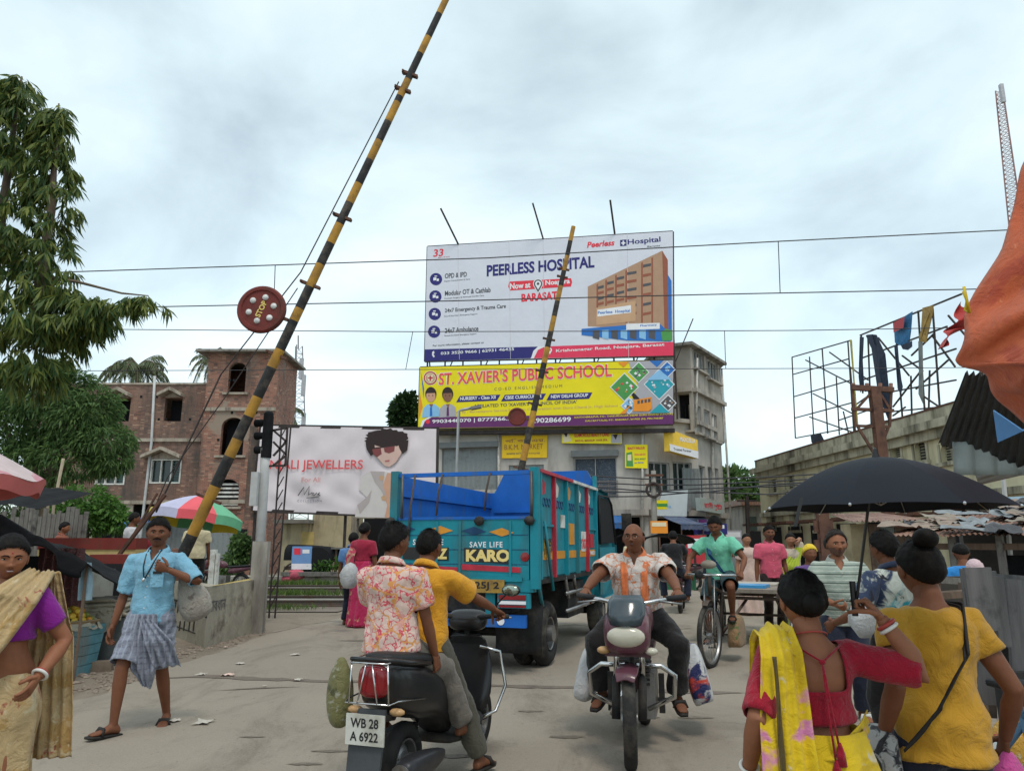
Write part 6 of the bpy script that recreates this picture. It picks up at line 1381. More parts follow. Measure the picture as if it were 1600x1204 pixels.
# ================================================================== ORANGE TARPAULIN and tin roof, right edge
QY = 3.3
t = thing('tarpaulin', 'faded orange tarpaulin sagging from the stall roof at the right edge', 'tarpaulin', V((at(1640, 600, QY).x, QY, 0)))
lb = [(1612, 225), (1597, 262), (1578, 325), (1552, 392), (1524, 440), (1505, 480), (1492, 528), (1496, 548), (1515, 568), (1545, 598), (1575, 635), (1612, 685)]
def lbp(k):
 k *= len(lb)-1; a = min(int(k), len(lb)-2); f = k-a; return (lb[a][0]+(lb[a+1][0]-lb[a][0])*f, lb[a][1]+(lb[a+1][1]-lb[a][1])*f)
def tf(i, j):
 u, v = lbp(j); Y = QY-.9*i; p = at(u, v, QY)
 tgt = at(1500+320*1.0, 330+ (v-225)*.62, QY-.9)
 q_ = p.lerp(tgt, i); f = math.sin(PI*min(1, .12+i*1.4))
 return q_+V((0, .17*abs(math.sin(j*12+i*6+noise.noise(V((i*3, j*3, 1)))))**1.5*f+.035*math.sin(j*31+i*16)*f+.05*noise.noise(V((i*5, j*6, 4)))-.16*f, -.12*f*math.sin(j*PI)+.04*noise.noise(V((i*4, j*5, 9)))*f))
b = MB(); b.grid(40, 60, tf); m_or = print_mat('orange_tarp', (.47, .095, .032), [((.36, .055, .022), 2.2, .55, 'n'), ((.54, .16, .075), 9, .66, 'n')], .7, .38, 7); o = b.build('sheet', m_or, t, True, smooth=True); o.modifiers.new('s', 'SOLIDIFY').thickness = .006
b = MB(); pt = at(1660, 240, QY-.2); b.tube([V((pt.x, pt.y, 0)), pt+V((.02, 0, .1))], .03, 8); b.tube([at(1612, 228, QY), pt, at(1900, 300, QY-.9)], .025, 8); b.tube([V((at(1860, 400, QY-.9).x, QY-.9, 0)), at(1860, 300, QY-.9)], .03, 8); b.each('bamboo_pole', m_wood2, t, True, smooth=True)
b = MB(); b.tube([at(1505, 455, QY-.06), at(1511, 470, QY-.05), at(1508, 484, QY-.03), at(1515, 489, QY-.06), at(1506, 448, QY-.05)], .007, 6); b.build('yellow_tie', M('yellow_rope', (.6, .45, .03), .6), t, True, smooth=True)
b = MB(); p_ = tf(.34, .60); b.poly([p_+V((x, -.02, z)) for x, z in ((-.04, .02), (.0, .05), (.07, .05), (.08, -.01), (.02, -.03))]); b.build('blue_patch', M('patch_blue', (.12, .25, .5), .6, .3, 20), t, True)
b = MB(); b.grid(12, 24, lambda i, j: at(1516-46*j-14*(1-i)*(1-j)+12*i*(1-j*.5), 470+75*j+16*i*(1-j)+8*math.sin(j*6), QY+.25)+V((0, .04*math.sin(j*12+i*5), 0))); tag(b.build('red_cloth', print_mat('red_rag', (.42, .03, .025), [((.05, .05, .15), 12, .66, 'n')], .7, .5, 10), smooth=True), 'dark red cloth flap hanging beside the orange tarpaulin', 'cloth')
t = thing('stall_roof', 'black corrugated stall roof sheet under the orange tarpaulin', 'roof', V((at(1600, 850, 3.9).x, 3.9, 0)))
r0, r1, r2, r3 = at(1466, 690, 4.3), at(1512, 585, 5.4), at(1700, 520, 5.0), at(1700, 760, 3.7)
r0, r1, r2, r3 = at(1466, 692, 5.2), at(1508, 582, 4.4), at(1720, 590, 3.6), at(1720, 760, 4.2)
b = MB(); b.grid(70, 8, lambda i, j: r0.lerp(r3, i).lerp(r1.lerp(r2, i), j)+V((0, -.012*math.sin(i*110), .012*math.sin(i*110)))); o = b.build('roof_sheet', corr_mat('black_tin', (.03, .03, .03), (.02, .018, .016), (.4, .6), 9, .2, .5), t, True, smooth=True); o.modifiers.new('s', 'SOLIDIFY').thickness = .008
b = MB(); g0, g1, g2, g3 = at(1488, 690, 5.0), at(1720, 690, 4.3), at(1720, 742, 4.3), at(1490, 742, 5.0); b.grid(30, 4, lambda i, j: g0.lerp(g1, i).lerp(g3.lerp(g2, i), j)+V((0, .02*math.sin(i*40), 0))); o = b.build('grey_fascia', M('fascia_grey', (.25, .28, .27), .6, .2, 3, .2, dirt=(.14, .15, .14), streak=True), t, True, smooth=True); o.modifiers.new('s', 'SOLIDIFY').thickness = .01
b = MB(); b.poly([at(1553, 640, 3.7), at(1600, 672, 3.5), at(1620, 660, 3.5), at(1560, 690, 3.75)]); o = b.build('blue_sheet', M('sheet_blue', (.10, .25, .5), .5, .1), t, True); o.modifiers.new('s', 'SOLIDIFY').thickness = .006
b = MB(); b.tube([at(1630, 740, 4.6), V((at(1630, 740, 4.6).x, 4.6, 0))], .035, 8); b.build('pole', m_wood2, t, True)
b = MB(); g0, g1 = at(1526, 748, 5.4), at(1720, 702, 5.0); b.bar(g0, g1, .8, .04, up=V((0, 0, 1))); b.build('lower_roof_sheet', m_gtin, t, True)
t = thing('galvanised_pole', 'thin pale pipe post rising from the tin roofs under the stall awning', 'post', V((at(1568, 850, 11).x, 11, 0))); b = MB(); b.tube([V((at(1570, 850, 11).x, 11, 0)), at(1567, 740, 11)], .035, 6); b.build('post', m_post, t, True); b = MB(); b.ball(at(1570, 815, 10.9), (.18, .15, .1), 8); b.build('wrapping', m_jk[0], t, True)
# ================================================================== VEHICLES
m_tyre = M('tyre_rubber', (.022, .021, .021), .85, .3, 8, .4, 40, dirt=(.10, .088, .07)); m_chrome = M('chrome', (.55, .55, .55), .18, .1, 4, 0, metal=1); m_alloy = M('alloy', (.30, .30, .30), .4, .2, 6, .05, metal=.8, dirt=(.12, .1, .08))
m_blkp = M('black_plastic', (.014, .014, .015), .33, .2, 5, .03, coat=.3); m_matt = M('matt_black', (.02, .02, .021), .75, .3, 8, .3, dirt=(.07, .06, .05)); m_seat = M('seat_vinyl', (.018, .018, .019), .5, .2, 10, .25, 80)
m_iron = M('bare_iron', (.12, .11, .10), .5, .25, 6, .15, metal=.6, dirt=(.13, .08, .05)); m_clear = M('lamp_glass', (.5, .47, .38), .12, .1, 6, .05, coat=.6); m_redl = M('tail_red', (.22, .008, .012), .15, .2, 6, 0, coat=.6); m_amb = M('amber_lens', (.5, .3, .14), .2, .1, 6, 0)
def wheel(t, c, Rr, w, rim, nsp=0, spoke_r=.003, disc=0, steer=0, name='wheel', hub=.03):
 m = Matrix.Translation(c) @ Matrix.Rotation(steer, 4, 'Z') @ Matrix.Rotation(PI/2, 4, 'Y')
 b = MB(); tr_ = w/2; b.torus((0, 0, 0), Rr-tr_, tr_, 48, 12, m, flat=1.0); wo = b.build(name, m_tyre, t, smooth=True)
 b = MB(); rr = Rr-w*.95; b.lathe([(rr*.93, -w*.36), (rr, -w*.4), (rr*.96, 0), (rr, w*.4), (rr*.93, w*.36), (rr*.9, 0), (rr*.93, -w*.36)], 40, m); b.build('rim', rim, wo, smooth='auto')
 b = MB(); b.lathe([(0, -w*.6), (hub, -w*.6), (hub, w*.6), (0, w*.6)], 14, m)
 if disc: b.lathe([(0, w*.1), (rr*.5, w*.18), (rr*.95, -.02), (rr*.95, -.04), (0, -.02)], 32, m)
 b.build('hub', rim, wo, smooth='auto')
 if nsp:
  b = MB()
  for k in range(nsp):
   a = 2*PI*k/nsp; a2 = a+(.35 if k % 2 else -.35)*(nsp > 12); s = (w*.45 if k % 2 else -w*.45)*(nsp > 12)
   b.tube([m @ V((hub*math.cos(a2), hub*math.sin(a2), s)), m @ V((rr*.95*math.cos(a), rr*.95*math.sin(a), 0))], spoke_r, 5)
  b.build('spoke_set', rim, wo, smooth=True)
 return wo
def tubep(t, name, pts, r, m, n=8, **k): b = MB(); b.tube(pts, r, n, **k); return b.build(name, m, t, smooth=True)
def boxp(t, name, a, c, m, bev=.01): b = MB(); b.bb(a, c); return b.build(name, m, t, bevel=bev)
def pol(t, name, pts, m, d, th, bev=.004):
 b = MB(); n = V(d); P = [V(p) for p in pts]; k = len(P); b.add(P+[p+n*th for p in P], [tuple(range(k)), tuple(range(k, 2*k))[::-1]]+[(i, (i+1) % k, (i+1) % k+k, i+k) for i in range(k)]); return b.build(name, m, t, bevel=bev)
# ---------------------------------------------------------------- tipper truck
m_teal = M('truck_teal', (.010, .215, .275), .5, .2, 3, .12, 20, dirt=(.055, .13, .135), dscale=3, damt=(.50, .72), streak=True); m_tblue = M('truck_blue', (.012, .12, .46), .5, .14, 3, .15, 12, dirt=(.05, .11, .26), dscale=5, damt=(.55, .68), streak=True); m_tred = M('truck_red', (.42, .03, .05), .5, .2, 6, .1)
m_torg = M('truck_orange', (.60, .25, .03), .55, .15, 6, .1); m_tdk = M('truck_navy', (.015, .06, .14), .55, .2, 6, .1); m_plate = M('plate_yellow', (.42, .25, .04), .6, .2, 8, .1, dirt=(.15, .1, .05))
TA = R(17.8); T0_ = at(837, 915, 8.9)
tk = thing('tipper_truck', 'teal and blue painted tipper truck driving away with decorated tailboard', 'truck', (T0_.x, 8.9, 0), -TA)
MT = basis(tk); wd = lambda x, y, z: MT @ V((x, y, z))
Wt, Lb, zf, zt1, zs, zh = 1.84, 3.55, 1.10, 1.80, 2.36, 2.70
FTl = Face(wd(-Wt, 0, 0), wd(0, 0, 0)); FRt = Face(wd(0, 0, 0), wd(0, Lb, 0))
boxp(tk, 'bed_floor', (-Wt, .02, zf-.06), (0, Lb, zf+.02), m_matt)
tb = boxp(tk, 'tailboard', (-Wt+.07, -.03, zf), (-.07, .03, zt1), m_teal)
def dec(F, par, name, pts, m, o): b = MB(); F.slabpx(b, pts, o, o+.004); return b.build(name, m, par, True)
def c8(x, y): return (600+x/3.169, 700+y/3.168)
D8 = lambda nm, pts, m, o=.034: dec(FTl, tb, nm, [c8(*p) for p in pts], m, o)
for x0 in (70, 380): D8('red_band', [(x0+(10 if x0 > 100 else 0), 572), (x0+300, 588), (x0+300, 615), (x0+(10 if x0 > 100 else 0), 600)], m_tred)
for cx, cy, m_ in ((100, 396, m_tdk), (285, 404, m_torg), (450, 408, m_tdk), (588, 414, m_torg)): D8('painted_lozenge', [(cx-62, cy), (cx, cy-20), (cx+62, cy+4), (cx, cy+22)], m_, .035)
D8('word_panel', [(402, 492), (634, 502), (634, 572), (402, 560)], m_blkp); D8('word_panel', [(100, 488), (326, 490), (326, 555), (100, 548)], m_blkp)
for s, a, c_, m_ in (('KARO', (412, 500), (628, 560), ink('karo_yellow', (.78, .60, .22))), ('OZZ', (200, 494), (320, 548), MATS['ink_karo_yellow'])):
 p, q_ = c8(*a), c8(*c_); FTl.text(tb, s, p[0], p[1], q_[0], q_[1], m_, o=.041, bold=.05)
for a, c_ in (((430, 462), (592, 490)), ((150, 450), (300, 478))): p, q_ = c8(*a), c8(*c_); FTl.text(tb, 'SAVE LIFE', p[0], p[1], q_[0], q_[1], WHITE, o=.038, bold=.02, space=1.2)
for x in (-Wt+.6, -.94, -.30): boxp(tb, 'hinge_strap', (x-.015, -.045, zf+.02), (x+.015, -.031, zt1-.02), m_teal, .003)
boxp(tb, 'top_edge', (-Wt+.07, -.04, zt1), (-.07, .035, zt1+.035), m_tblue, .005)
for k in range(3): boxp(tb, 'plank_groove', (-Wt+.08, -.0335, zf+.17*(k+1)), (-.08, -.0305, zf+.17*(k+1)+.008), m_tdk, 0)
for x, nm in ((-Wt, 'l'), (0, 'r')): boxp(tk, 'corner_post', (x-.05, -.05, zf-.1), (x+.05, .06, zs+.05), m_teal, .01)
boxp(tk, 'top_bar', (-Wt+.05, -.02, zs-.03), (-.05, .03, zs+.02), m_tblue, .008)
boxp(tk, 'side_wall', (-Wt-.02, .06, zf), (-Wt+.02, Lb, zs), m_tblue, .005); boxp(tk, 'side_wall', (-.045, .06, zf), (0, Lb, zs), m_teal, .005); boxp(tk, 'inner_lining', (-.055, .08, zf+.03), (-.046, Lb-.03, zs-.02), m_tblue, 0)
pol(tk, 'headboard', [(-Wt, Lb, zf), (0, Lb, zf), (0, Lb, zs+.1), (-.12, Lb, zh), (-Wt+.28, Lb, zh), (-Wt+.1, Lb, zs), (-Wt, Lb, zs)], m_tblue, (0, 1, 0), .04); boxp(tk, 'headboard_edge', (-.02, Lb-.06, zs), (.03, Lb+.06, zh-.1), m_teal, .01)
for z in (1.5, 1.95): boxp(tk, 'inner_rail', (-Wt+.02, .1, z+.15), (-Wt+.05, Lb, z+.2), m_tblue, .004)
boxp(tk, 'inner_rail', (-Wt+.1, Lb-.03, 2.02), (-.1, Lb-.002, 2.07), m_tblue, .004)
for k in range(6): y = .12+(Lb-.2)*k/5; boxp(tk, 'side_rib', (.001, y-.025, zf), (.05, y+.025, zs), m_tred if k in (1, 4) else m_teal, .006)
boxp(tk, 'side_rail', (.001, .06, zs+.001), (.06, Lb*.5, zs+.04), m_tred, .006); boxp(tk, 'side_rail', (.001, Lb*.5+.002, zs+.001), (.06, Lb, zs+.04), m_whitefr, .006)
for k in range(5):
 y = .12+(Lb-.2)*k/5; y1 = y+(Lb-.2)/5
 boxp(tk, 'orange_band', (.001, y+.03, zf+.22), (.006, y1-.03, zf+.32), m_torg, 0); boxp(tk, 'cross_rib', (.001, y+.03, 1.72), (.03, y1-.03, 1.75), m_teal, .004) if k in (0, 4) else None
 b = MB()
 for i in range(4): b.torus((.004, y+.14+.14*(i % 4), 1.98), .05, .008, 14, 5, Matrix.Translation((.004, y+.12+.13*i, 2.02)) @ Matrix.Rotation(PI/2, 4, 'Y'))
 b.build('scallop_paint', m_tdk, tk)
 pol(tk, 'painted_patch', [(.001, y+.18, 2.1), (.001, y+.3, 2.12), (.001, y+.36, 2.24), (.001, y+.22, 2.3), (.001, y+.14, 2.2)], [m_tred, m_whitefr, m_torg, m_whitefr, m_whitefr][k], (1, 0, 0), .004, 0)
for k, y, z0, z1, m_ in ((0, .3, 1.35, 1.62, m_plate), (2, 1.62, 1.5, 1.85, m_torg), (3, 2.4, 1.4, 1.75, m_whitefr), (1, 1.15, 1.72, 1.95, m_whitefr), (4, 3.0, 1.45, 1.72, m_tred)): boxp(tk, 'side_sign', (.001, y+.06, z0), (.012, y+.36, z1-.06), m_, .003)
for s, y0, y1, z0, z1, m_ in (('WB25', .34, .68, 1.48, 1.58, BLACK), ('J 2251', .34, .68, 1.38, 1.46, BLACK), ('TATA', 2.42, 2.8, 1.44, 1.58, RED), ('9831', 3.02, 3.4, 1.34, 1.4, WHITE)):
 me = text_mesh(s, .03); co = np.array([v.co for v in me.vertices]); lo, hi = co.min(0), co.max(0)
 for v in me.vertices: v.co = V((.016, y0+(v.co.x-lo[0])/(hi[0]-lo[0])*(y1-y0), z0+(v.co.y-lo[1])/(hi[1]-lo[1])*(z1-z0)))
 me.materials.append(m_); link('lettering', me, tk)
boxp(tk, 'rear_beam', (-Wt+.02, -.03, zf-.14), (-.02, .1, zf-.002), m_teal, .008); boxp(tk, 'rear_rail', (-Wt+.2, -.06, zf-.02), (-.15, -.035, zf+.03), m_teal, .006)
pl_ = boxp(tk, 'number_plate', (-1.06, -.085, .95), (-.36, -.065, 1.10), m_plate, .004); a_, c_ = FTl.px(0, 0), 0
me = text_mesh('WB 25J 2', .02); co = np.array([v.co for v in me.vertices]); lo, hi = co.min(0), co.max(0)
for v in me.vertices: v.co = V((-1.02+(v.co.x-lo[0])/(hi[0]-lo[0])*.6, -.088, .975+(v.co.y-lo[1])/(hi[1]-lo[1])*.1))
me.materials.append(BLACK); link('lettering', me, pl_)
boxp(tk, 'under_box', (-Wt+.1, .05, .72), (-.3, .5, .96), m_matt); boxp(tk, 'bumper', (-1.5, -.02, .56), (-.12, .05, .70), m_tblue); boxp(tk, 'bumper_bracket', (-.62, -.0, .70), (-.5, .08, .96), m_teal, .006); boxp(tk, 'bumper_bracket', (-1.35, -.0, .70), (-1.23, .08, .96), m_teal, .006)
b = MB(); b.lathe([(0, 0), (.045, 0), (.045, .006), (0, .006)], 20, Matrix.Translation((-.42, -.021, .63)) @ Matrix.Rotation(PI/2, 4, 'X')); b.build('round_badge', WHITE, tk)
tl = boxp(tk, 'tail_lamp', (-.45, -.06, .78), (-.06, .02, .95), m_teal, .008); boxp(tl, 'lens', (-.43, -.075, .875), (-.1, -.061, .93), m_redl, .003); boxp(tl, 'lens', (-.43, -.075, .825), (-.1, -.061, .862), WHITE, .003); boxp(tl, 'lens', (-.43, -.075, .79), (-.1, -.061, .815), m_redl, .003)
b = MB(); b.lathe([(0, 0), (.055, 0), (.05, .012), (0, .014)], 20, Matrix.Translation((-.12, -.034, 1.36)) @ Matrix.Rotation(PI/2, 4, 'X')); b.build('reflector', m_redl, tb)
for x in (-Wt+.12, -.03): tubep(tk, 'tail_chain', [(x, -.06, zs), (x+.01, -.075, 2.0), (x, -.06, zt1+.02)], .018, m_iron, 6)
for x, z in ((-Wt+.22, zt1-.25), (-1.25, 1.85), (-.62, 1.9)): tubep(tk, 'rope', [(x+.06, -.03, zs), (x+.02, -.06, (zs+z)/2), (x, -.05, z)], .014, M('old_rope', (.09, .07, .06), .9, .3, 20, .6), 6)
for x in (-Wt-.02, -.05, -.68): b = MB(); b.ball((x, -.08, zt1-.02), (.07, .05, .06), 8); o = b.build('tarp_knot', m_matt, tk, smooth=True)
# chassis, wheels, flaps
for x in (-1.35, -.5): boxp(tk, 'chassis_rail', (x-.05, .1, .72), (x+.05, 5.2, .9), m_matt)
for y in (.98, 4.45):
 for x in ((-.2, -Wt+.2) if y > 2 else (-.17, -.42, -Wt+.17, -Wt+.42)): wheel(tk, (x, y, .40), .40, .21, m_alloy, 0, disc=1, hub=.1)
 tubep(tk, 'axle', [(-Wt+.3, y, .4), (-.3, y, .4)], .06, m_matt)
b = MB(); b.grid(6, 10, lambda i, j: V((-.62+.6*i, .36+.04*math.sin(j*7+i*3), .22+.82*j))); o = b.build('mud_flap', m_matt, tk, smooth=True); o.modifiers.new('s', 'SOLIDIFY').thickness = .012
b = MB(); b.grid(6, 10, lambda i, j: V((-Wt+.02+.6*i, .36+.04*math.sin(j*7+i*3), .22+.82*j))); o = b.build('mud_flap', m_matt, tk, smooth=True); o.modifiers.new('s', 'SOLIDIFY').thickness = .012
boxp(tk, 'side_tank', (-.5, 1.9, .5), (-.08, 2.9, .98), m_matt, .05)
for y in (.15, 1.5, 2.0): tubep(tk, 'side_brace', [(-.02, y, zf-.02), (-.04, y+.28, .78)], .025, m_teal if y < 1 else m_alloy, 6)
tubep(tk, 'side_brace', [(.03, .3, 1.78), (.05, .62, .95)], .02, m_teal, 6)
for z in (.62, .85): tubep(tk, 'side_guard', [(-.03, 1.6, z), (-.03, 3.4, z)], .025, m_alloy, 6)
# cab
cb = []
prof = [(3.72, .62), (3.72, 2.28), (3.85, 2.42), (4.7, 2.40), (5.02, 2.22), (5.42, 1.55), (5.5, 1.45), (5.52, .62)]
b = MB(); nx = [(-Wt+.06, .0), (-Wt+.02, .06), (-.02, .06), (-.06, 0)]
b.loft([[V((x, 3.72+(y-3.72)*(1 if k in (1, 2) else .985), z*(1 if k in (1, 2) else .995))) for y, z in prof] for k, (x, _) in enumerate(((-Wt+.08, 0), (-Wt+.0, 0), (-.0, 0), (-.08, 0)))]); cab = b.build('cab', m_teal, tk, bevel=.03)
pol(cab, 'cab_window', [(.003, 3.86, 1.52), (.003, 5.2, 1.52), (.003, 4.9, 2.18), (.003, 4.6, 2.28), (.003, 3.86, 2.28)], m_dark, (1, 0, 0), .012); pol(cab, 'cab_door', [(.004, 3.82, .7), (.004, 4.2, .7), (.004, 4.9, .95), (.004, 5.25, .95), (.004, 5.25, 1.45), (.004, 3.82, 1.45)], m_teal, (1, 0, 0), .01); pol(cab, 'painted_patch', [(.016, 3.9, 1.0), (.016, 4.3, 1.0), (.016, 4.2, 1.3), (.016, 3.9, 1.25)], m_torg, (1, 0, 0), .003, 0)
tubep(cab, 'window_frame', [(.02, 3.83, 1.5), (.02, 3.83, 2.3), (.02, 4.65, 2.32), (.02, 4.95, 2.2), (.02, 5.28, 1.5)], .02, m_matt, 6)
mr = tubep(tk, 'mirror_arm', [(0, 5.2, 1.6), (.22, 5.25, 1.7), (.24, 5.2, 2.0)], .015, m_matt); boxp(mr, 'mirror', (.16, 5.16, 1.75), (.34, 5.2, 2.05), m_matt)
tubep(tk, 'exhaust_pipe', [(-.75, .3, .62), (-.75, 1.5, .6)], .05, m_iron)
# ---------------------------------------------------------------- scooter
HS = R(19); S0 = V((-.67, 4.83, 0))
sc_ = thing('scooter', 'black motor scooter with red tail lamp and chrome guard carrying two riders', 'scooter', S0, -HS)
def ring(y, z0, z1, w, n=14, p=.6, xc=0): return [V((xc+math.copysign(abs(math.cos(a))**p, math.cos(a))*w, y, (z0+z1)/2+math.copysign(abs(math.sin(a))**p, math.sin(a))*(z1-z0)/2)) for a in (2*PI*k/n for k in range(n))]
b = MB(); b.loft([ring(-.37, .66, .82, .055), ring(-.33, .60, .86, .12), ring(-.2, .53, .85, .165), ring(.05, .46, .80, .18), ring(.3, .42, .74, .175), ring(.45, .30, .62, .15), ring(.52, .26, .5, .12)]); bd = b.build('body_panel', m_blkp, sc_, smooth=True, sub=1)
b = MB(); b.loft([ring(-.36, .83, .90, .07), ring(-.25, .80, .895, .14), ring(0, .775, .875, .165), ring(.2, .74, .85, .16), ring(.26, .72, .80, .155), ring(.45, .70, .79, .145), ring(.6, .68, .78, .10)]); b.build('seat', m_seat, sc_, smooth=True, sub=1)
tubep(sc_, 'grab_rail', [(-.16, .02, .80), (-.17, -.25, .84), (-.13, -.40, .87), (.13, -.40, .87), (.17, -.25, .84), (.17, .02, .80)], .013, m_blkp)
b = MB(); b.loft([ring(-.41, .69, .82, .05), ring(-.395, .66, .84, .095), ring(-.34, .64, .85, .118)]); tlm = b.build('tail_lamp', m_redl, sc_, smooth=True, sub=1)
for z, w in ((.855, .13), (.64, .155)): tubep(tlm, 'chrome_guard', [(-w, -.2, z+.02), (-w*1.02, -.37, z+.01), (-w*.9, -.435, z), (w*.9, -.435, z), (w*1.02, -.37, z+.01), (w*1.15, -.05, z-.03)], .005, m_chrome, 6)
for x0, x1 in ((-.11, -.13), (.12, .15), (-.02, -.07), (.02, .07)): tubep(tlm, 'chrome_guard', [(x0, -.43, .85), (x1*.9, -.435, .64)], .005, m_chrome, 6)
for s in (-1, 1): b = MB(); b.ball((s*.135, -.33, .585), (.05, .03, .022), 10); b.build('indicator', m_amb, sc_, smooth=True)
pol(sc_, 'rear_mudguard', [(-.085, -.38, .60), (.085, -.38, .60), (.105, -.44, .42), (.10, -.47, .22), (.0, -.475, .17), (-.10, -.47, .22), (-.105, -.44, .42)], M('grey_plastic', (.055, .06, .065), .6, .2, 6, .1), (0, 1, 0), .02)
np_ = boxp(sc_, 'number_plate', (-.115, -.46, .43), (.125, -.45, .59), M('plate_white', (.55, .55, .50), .5, .1, 8, .05, dirt=(.3, .28, .22)), .004)
for s, z in (('WB 28', .52), ('A 6922', .45)):
 me = text_mesh(s, .02); co = np.array([v.co for v in me.vertices]); lo, hi = co.min(0), co.max(0)
 for v in me.vertices: v.co = V((-.085+(v.co.x-lo[0])/(hi[0]-lo[0])*.175, -.462, z+(v.co.y-lo[1])/(hi[1]-lo[1])*.05))
 me.materials.append(BLACK); link('lettering', me, np_)
wheel(sc_, (0, 0, .23), .23, .10, m_alloy, 0, disc=1, hub=.06); wheel(sc_, (0, 1.25, .23), .23, .09, m_alloy, 0, disc=1, hub=.05)
b = MB(); b.loft([ring(-.36, .20, .33, .055, xc=.185), ring(-.3, .19, .345, .07, xc=.185), ring(-.05, .19, .33, .07, xc=.18), ring(.1, .2, .30, .05, xc=.17), ring(.3, .2, .26, .025, xc=.15)]); ex = b.build('exhaust', M('exhaust_dark', (.05, .05, .055), .4, .2, 5, .05, metal=.5), sc_, smooth=True, sub=1)
b = MB(); b.lathe([(0, 0), (.03, 0), (.06, .003), (.06, .008), (0, .008)], 18, Matrix.Translation((.185, -.362, .265)) @ Matrix.Rotation(PI/2, 4, 'X')); b.build('exhaust_cap', m_alloy, ex)
boxp(sc_, 'engine_case', (-.18, -.12, .2), (-.06, .35, .38), m_matt, .03)
b = MB(); b.loft([ring(.42, .22, .30, .19), ring(.6, .24, .3, .2), ring(.85, .25, .32, .2), ring(.95, .28, .4, .19)]); b.build('footboard', m_matt, sc_, smooth=True, sub=1)
b = MB(); b.loft([ring(.9, .28, .42, .20), ring(.99, .36, .62, .225), ring(1.03, .6, .80, .2), ring(1.02, .78, .92, .14)], True); b.build('front_apron', m_blkp, sc_, smooth=True, sub=1)
b = MB(); b.loft([ring(.96, .88, .98, .13), ring(1.03, .88, 1.05, .17), ring(1.12, .88, 1.02, .13), ring(1.17, .9, .98, .07)]); b.build('handlebar_cowl', m_blkp, sc_, smooth=True, sub=1)
b = MB(); b.loft([ring(1.08, .5, .62, .05), ring(1.3, .44, .52, .075), ring(1.42, .38, .46, .06)]); b.build('front_mudguard', m_blkp, sc_, smooth=True, sub=1)
tubep(sc_, 'steering_column', [(0, 1.03, .9), (0, 1.2, .4), (.06, 1.25, .23)], .03, m_matt)
for s in (-1, 1): tubep(sc_, 'handlebar', [(s*.1, 1.0, .98), (s*.25, .96, 1.0), (s*.36, .92, 1.0)], .018, m_matt); tubep(sc_, 'brake_lever', [(s*.2, 1.03, .99), (s*.36, 1.0, .985)], .007, m_alloy, 6)
for s in (1,): ma = tubep(sc_, 'mirror_stalk', [(s*.2, 1.0, 1.02), (s*.28, 1.02, 1.12), (s*.33, 1.0, 1.16)], .007, m_matt, 6); b = MB(); b.ball((s*.36, .99, 1.18), (.075, .025, .045), 14); b.build('mirror', m_blkp, ma, smooth=True); b = MB(); b.ball((s*.36, .982, 1.18), (.066, .02, .038), 14); b.build('mirror_glass', M('mirror_face', (.30, .36, .3), .08, .3, 30, 0, metal=.8), ma, smooth=True)
tubep(sc_, 'crash_guard', [(.12, .98, .78), (.25, 1.05, .74), (.28, 1.1, .5), (.24, 1.0, .34), (.15, .9, .3)], .012, m_chrome); tubep(sc_, 'side_stand', [(-.2, .25, .2), (-.34, .0, .3)], .012, m_alloy)
tubep(sc_, 'foot_peg', [(-.16, .05, .3), (-.36, .02, .3)], .014, m_alloy)
b = MB(); b.loft([[V((-.27+r*math.cos(a), -.28+r*.7*math.sin(a), z)) for a in np.linspace(0, 2*PI, 16, False)] for r, z in ((.02, .46), (.06, .48), (.085, .56), (.09, .66), (.075, .76), (.04, .82), (.02, .86))])
tag(b.build('hanging_bag', print_mat('green_bag', (.16, .15, .06), [((.28, .27, .2), 9, .6, 'n'), ((.07, .07, .03), 5, .58, 'n')], .5, .5, 9), smooth=True, sub=1), 'olive green bag hanging off the left rear of the scooter', 'bag').matrix_world = basis(sc_)
bpy.data.objects['hanging_bag'].matrix_basis = basis(sc_)
# ---------------------------------------------------------------- motorcycle
c = gnd(986, 1203); HM = R(166); md_ = V((-math.sin(HM), math.cos(HM), 0)); MS = 1.08; M0 = V((c.x, c.y, 0))-md_*1.27*MS
mc = thing('motorcycle', 'maroon commuter motorcycle with dark visor coming head on', 'motorcycle', M0, HM); mc.scale = (MS, MS, MS)
m_mar = M('maroon_paint', (.10, .035, .05), .35, .2, 6, .03, coat=.4, dirt=(.22, .13, .13), dscale=5, damt=(.55, .75)); m_vis = M('visor_smoke', (.04, .055, .065), .15, .2, 5, 0, coat=.5)
ST = R(6)
wheel(mc, (0, 0, .30), .30, .095, m_alloy, 5, .014, hub=.05); wheel(mc, (0, 1.27, .30), .30, .085, m_alloy, 6, .012, steer=ST, hub=.05)
for s in (-1, 1):
 tubep(mc, 'fork_leg', [(s*.085, 1.27, .30), (s*.085, 1.20, .55)], .028, m_matt); tubep(mc, 'fork_tube', [(s*.085, 1.20, .54), (s*.085, 1.1, .86)], .019, m_chrome)
b = MB(); b.loft([[V((math.cos(a)*.07*w, 1.27+math.sin(t_)*.345, .30+math.cos(t_)*.345+abs(math.cos(a))*-.02)) for a in np.linspace(0, PI, 8)] for t_, w in ((-1.1, .6), (-.6, .95), (-.1, 1.05), (.35, 1.05), (.62, .8))], False, False); o = b.build('front_mudguard', m_mar, mc, smooth=True); o.modifiers.new('s', 'SOLIDIFY').thickness = .01
def ringx(y, pts): return [V((x, y, z)) for x, z in pts]
b = MB(); b.loft([ring(1.36, .735, .86, .095), ring(1.33, .70, .93, .145), ring(1.25, .68, 1.0, .165), ring(1.15, .70, 1.02, .15), ring(1.05, .75, 1.0, .1)]); fr_ = b.build('headlamp_fairing', m_mar, mc, smooth=True, sub=1)
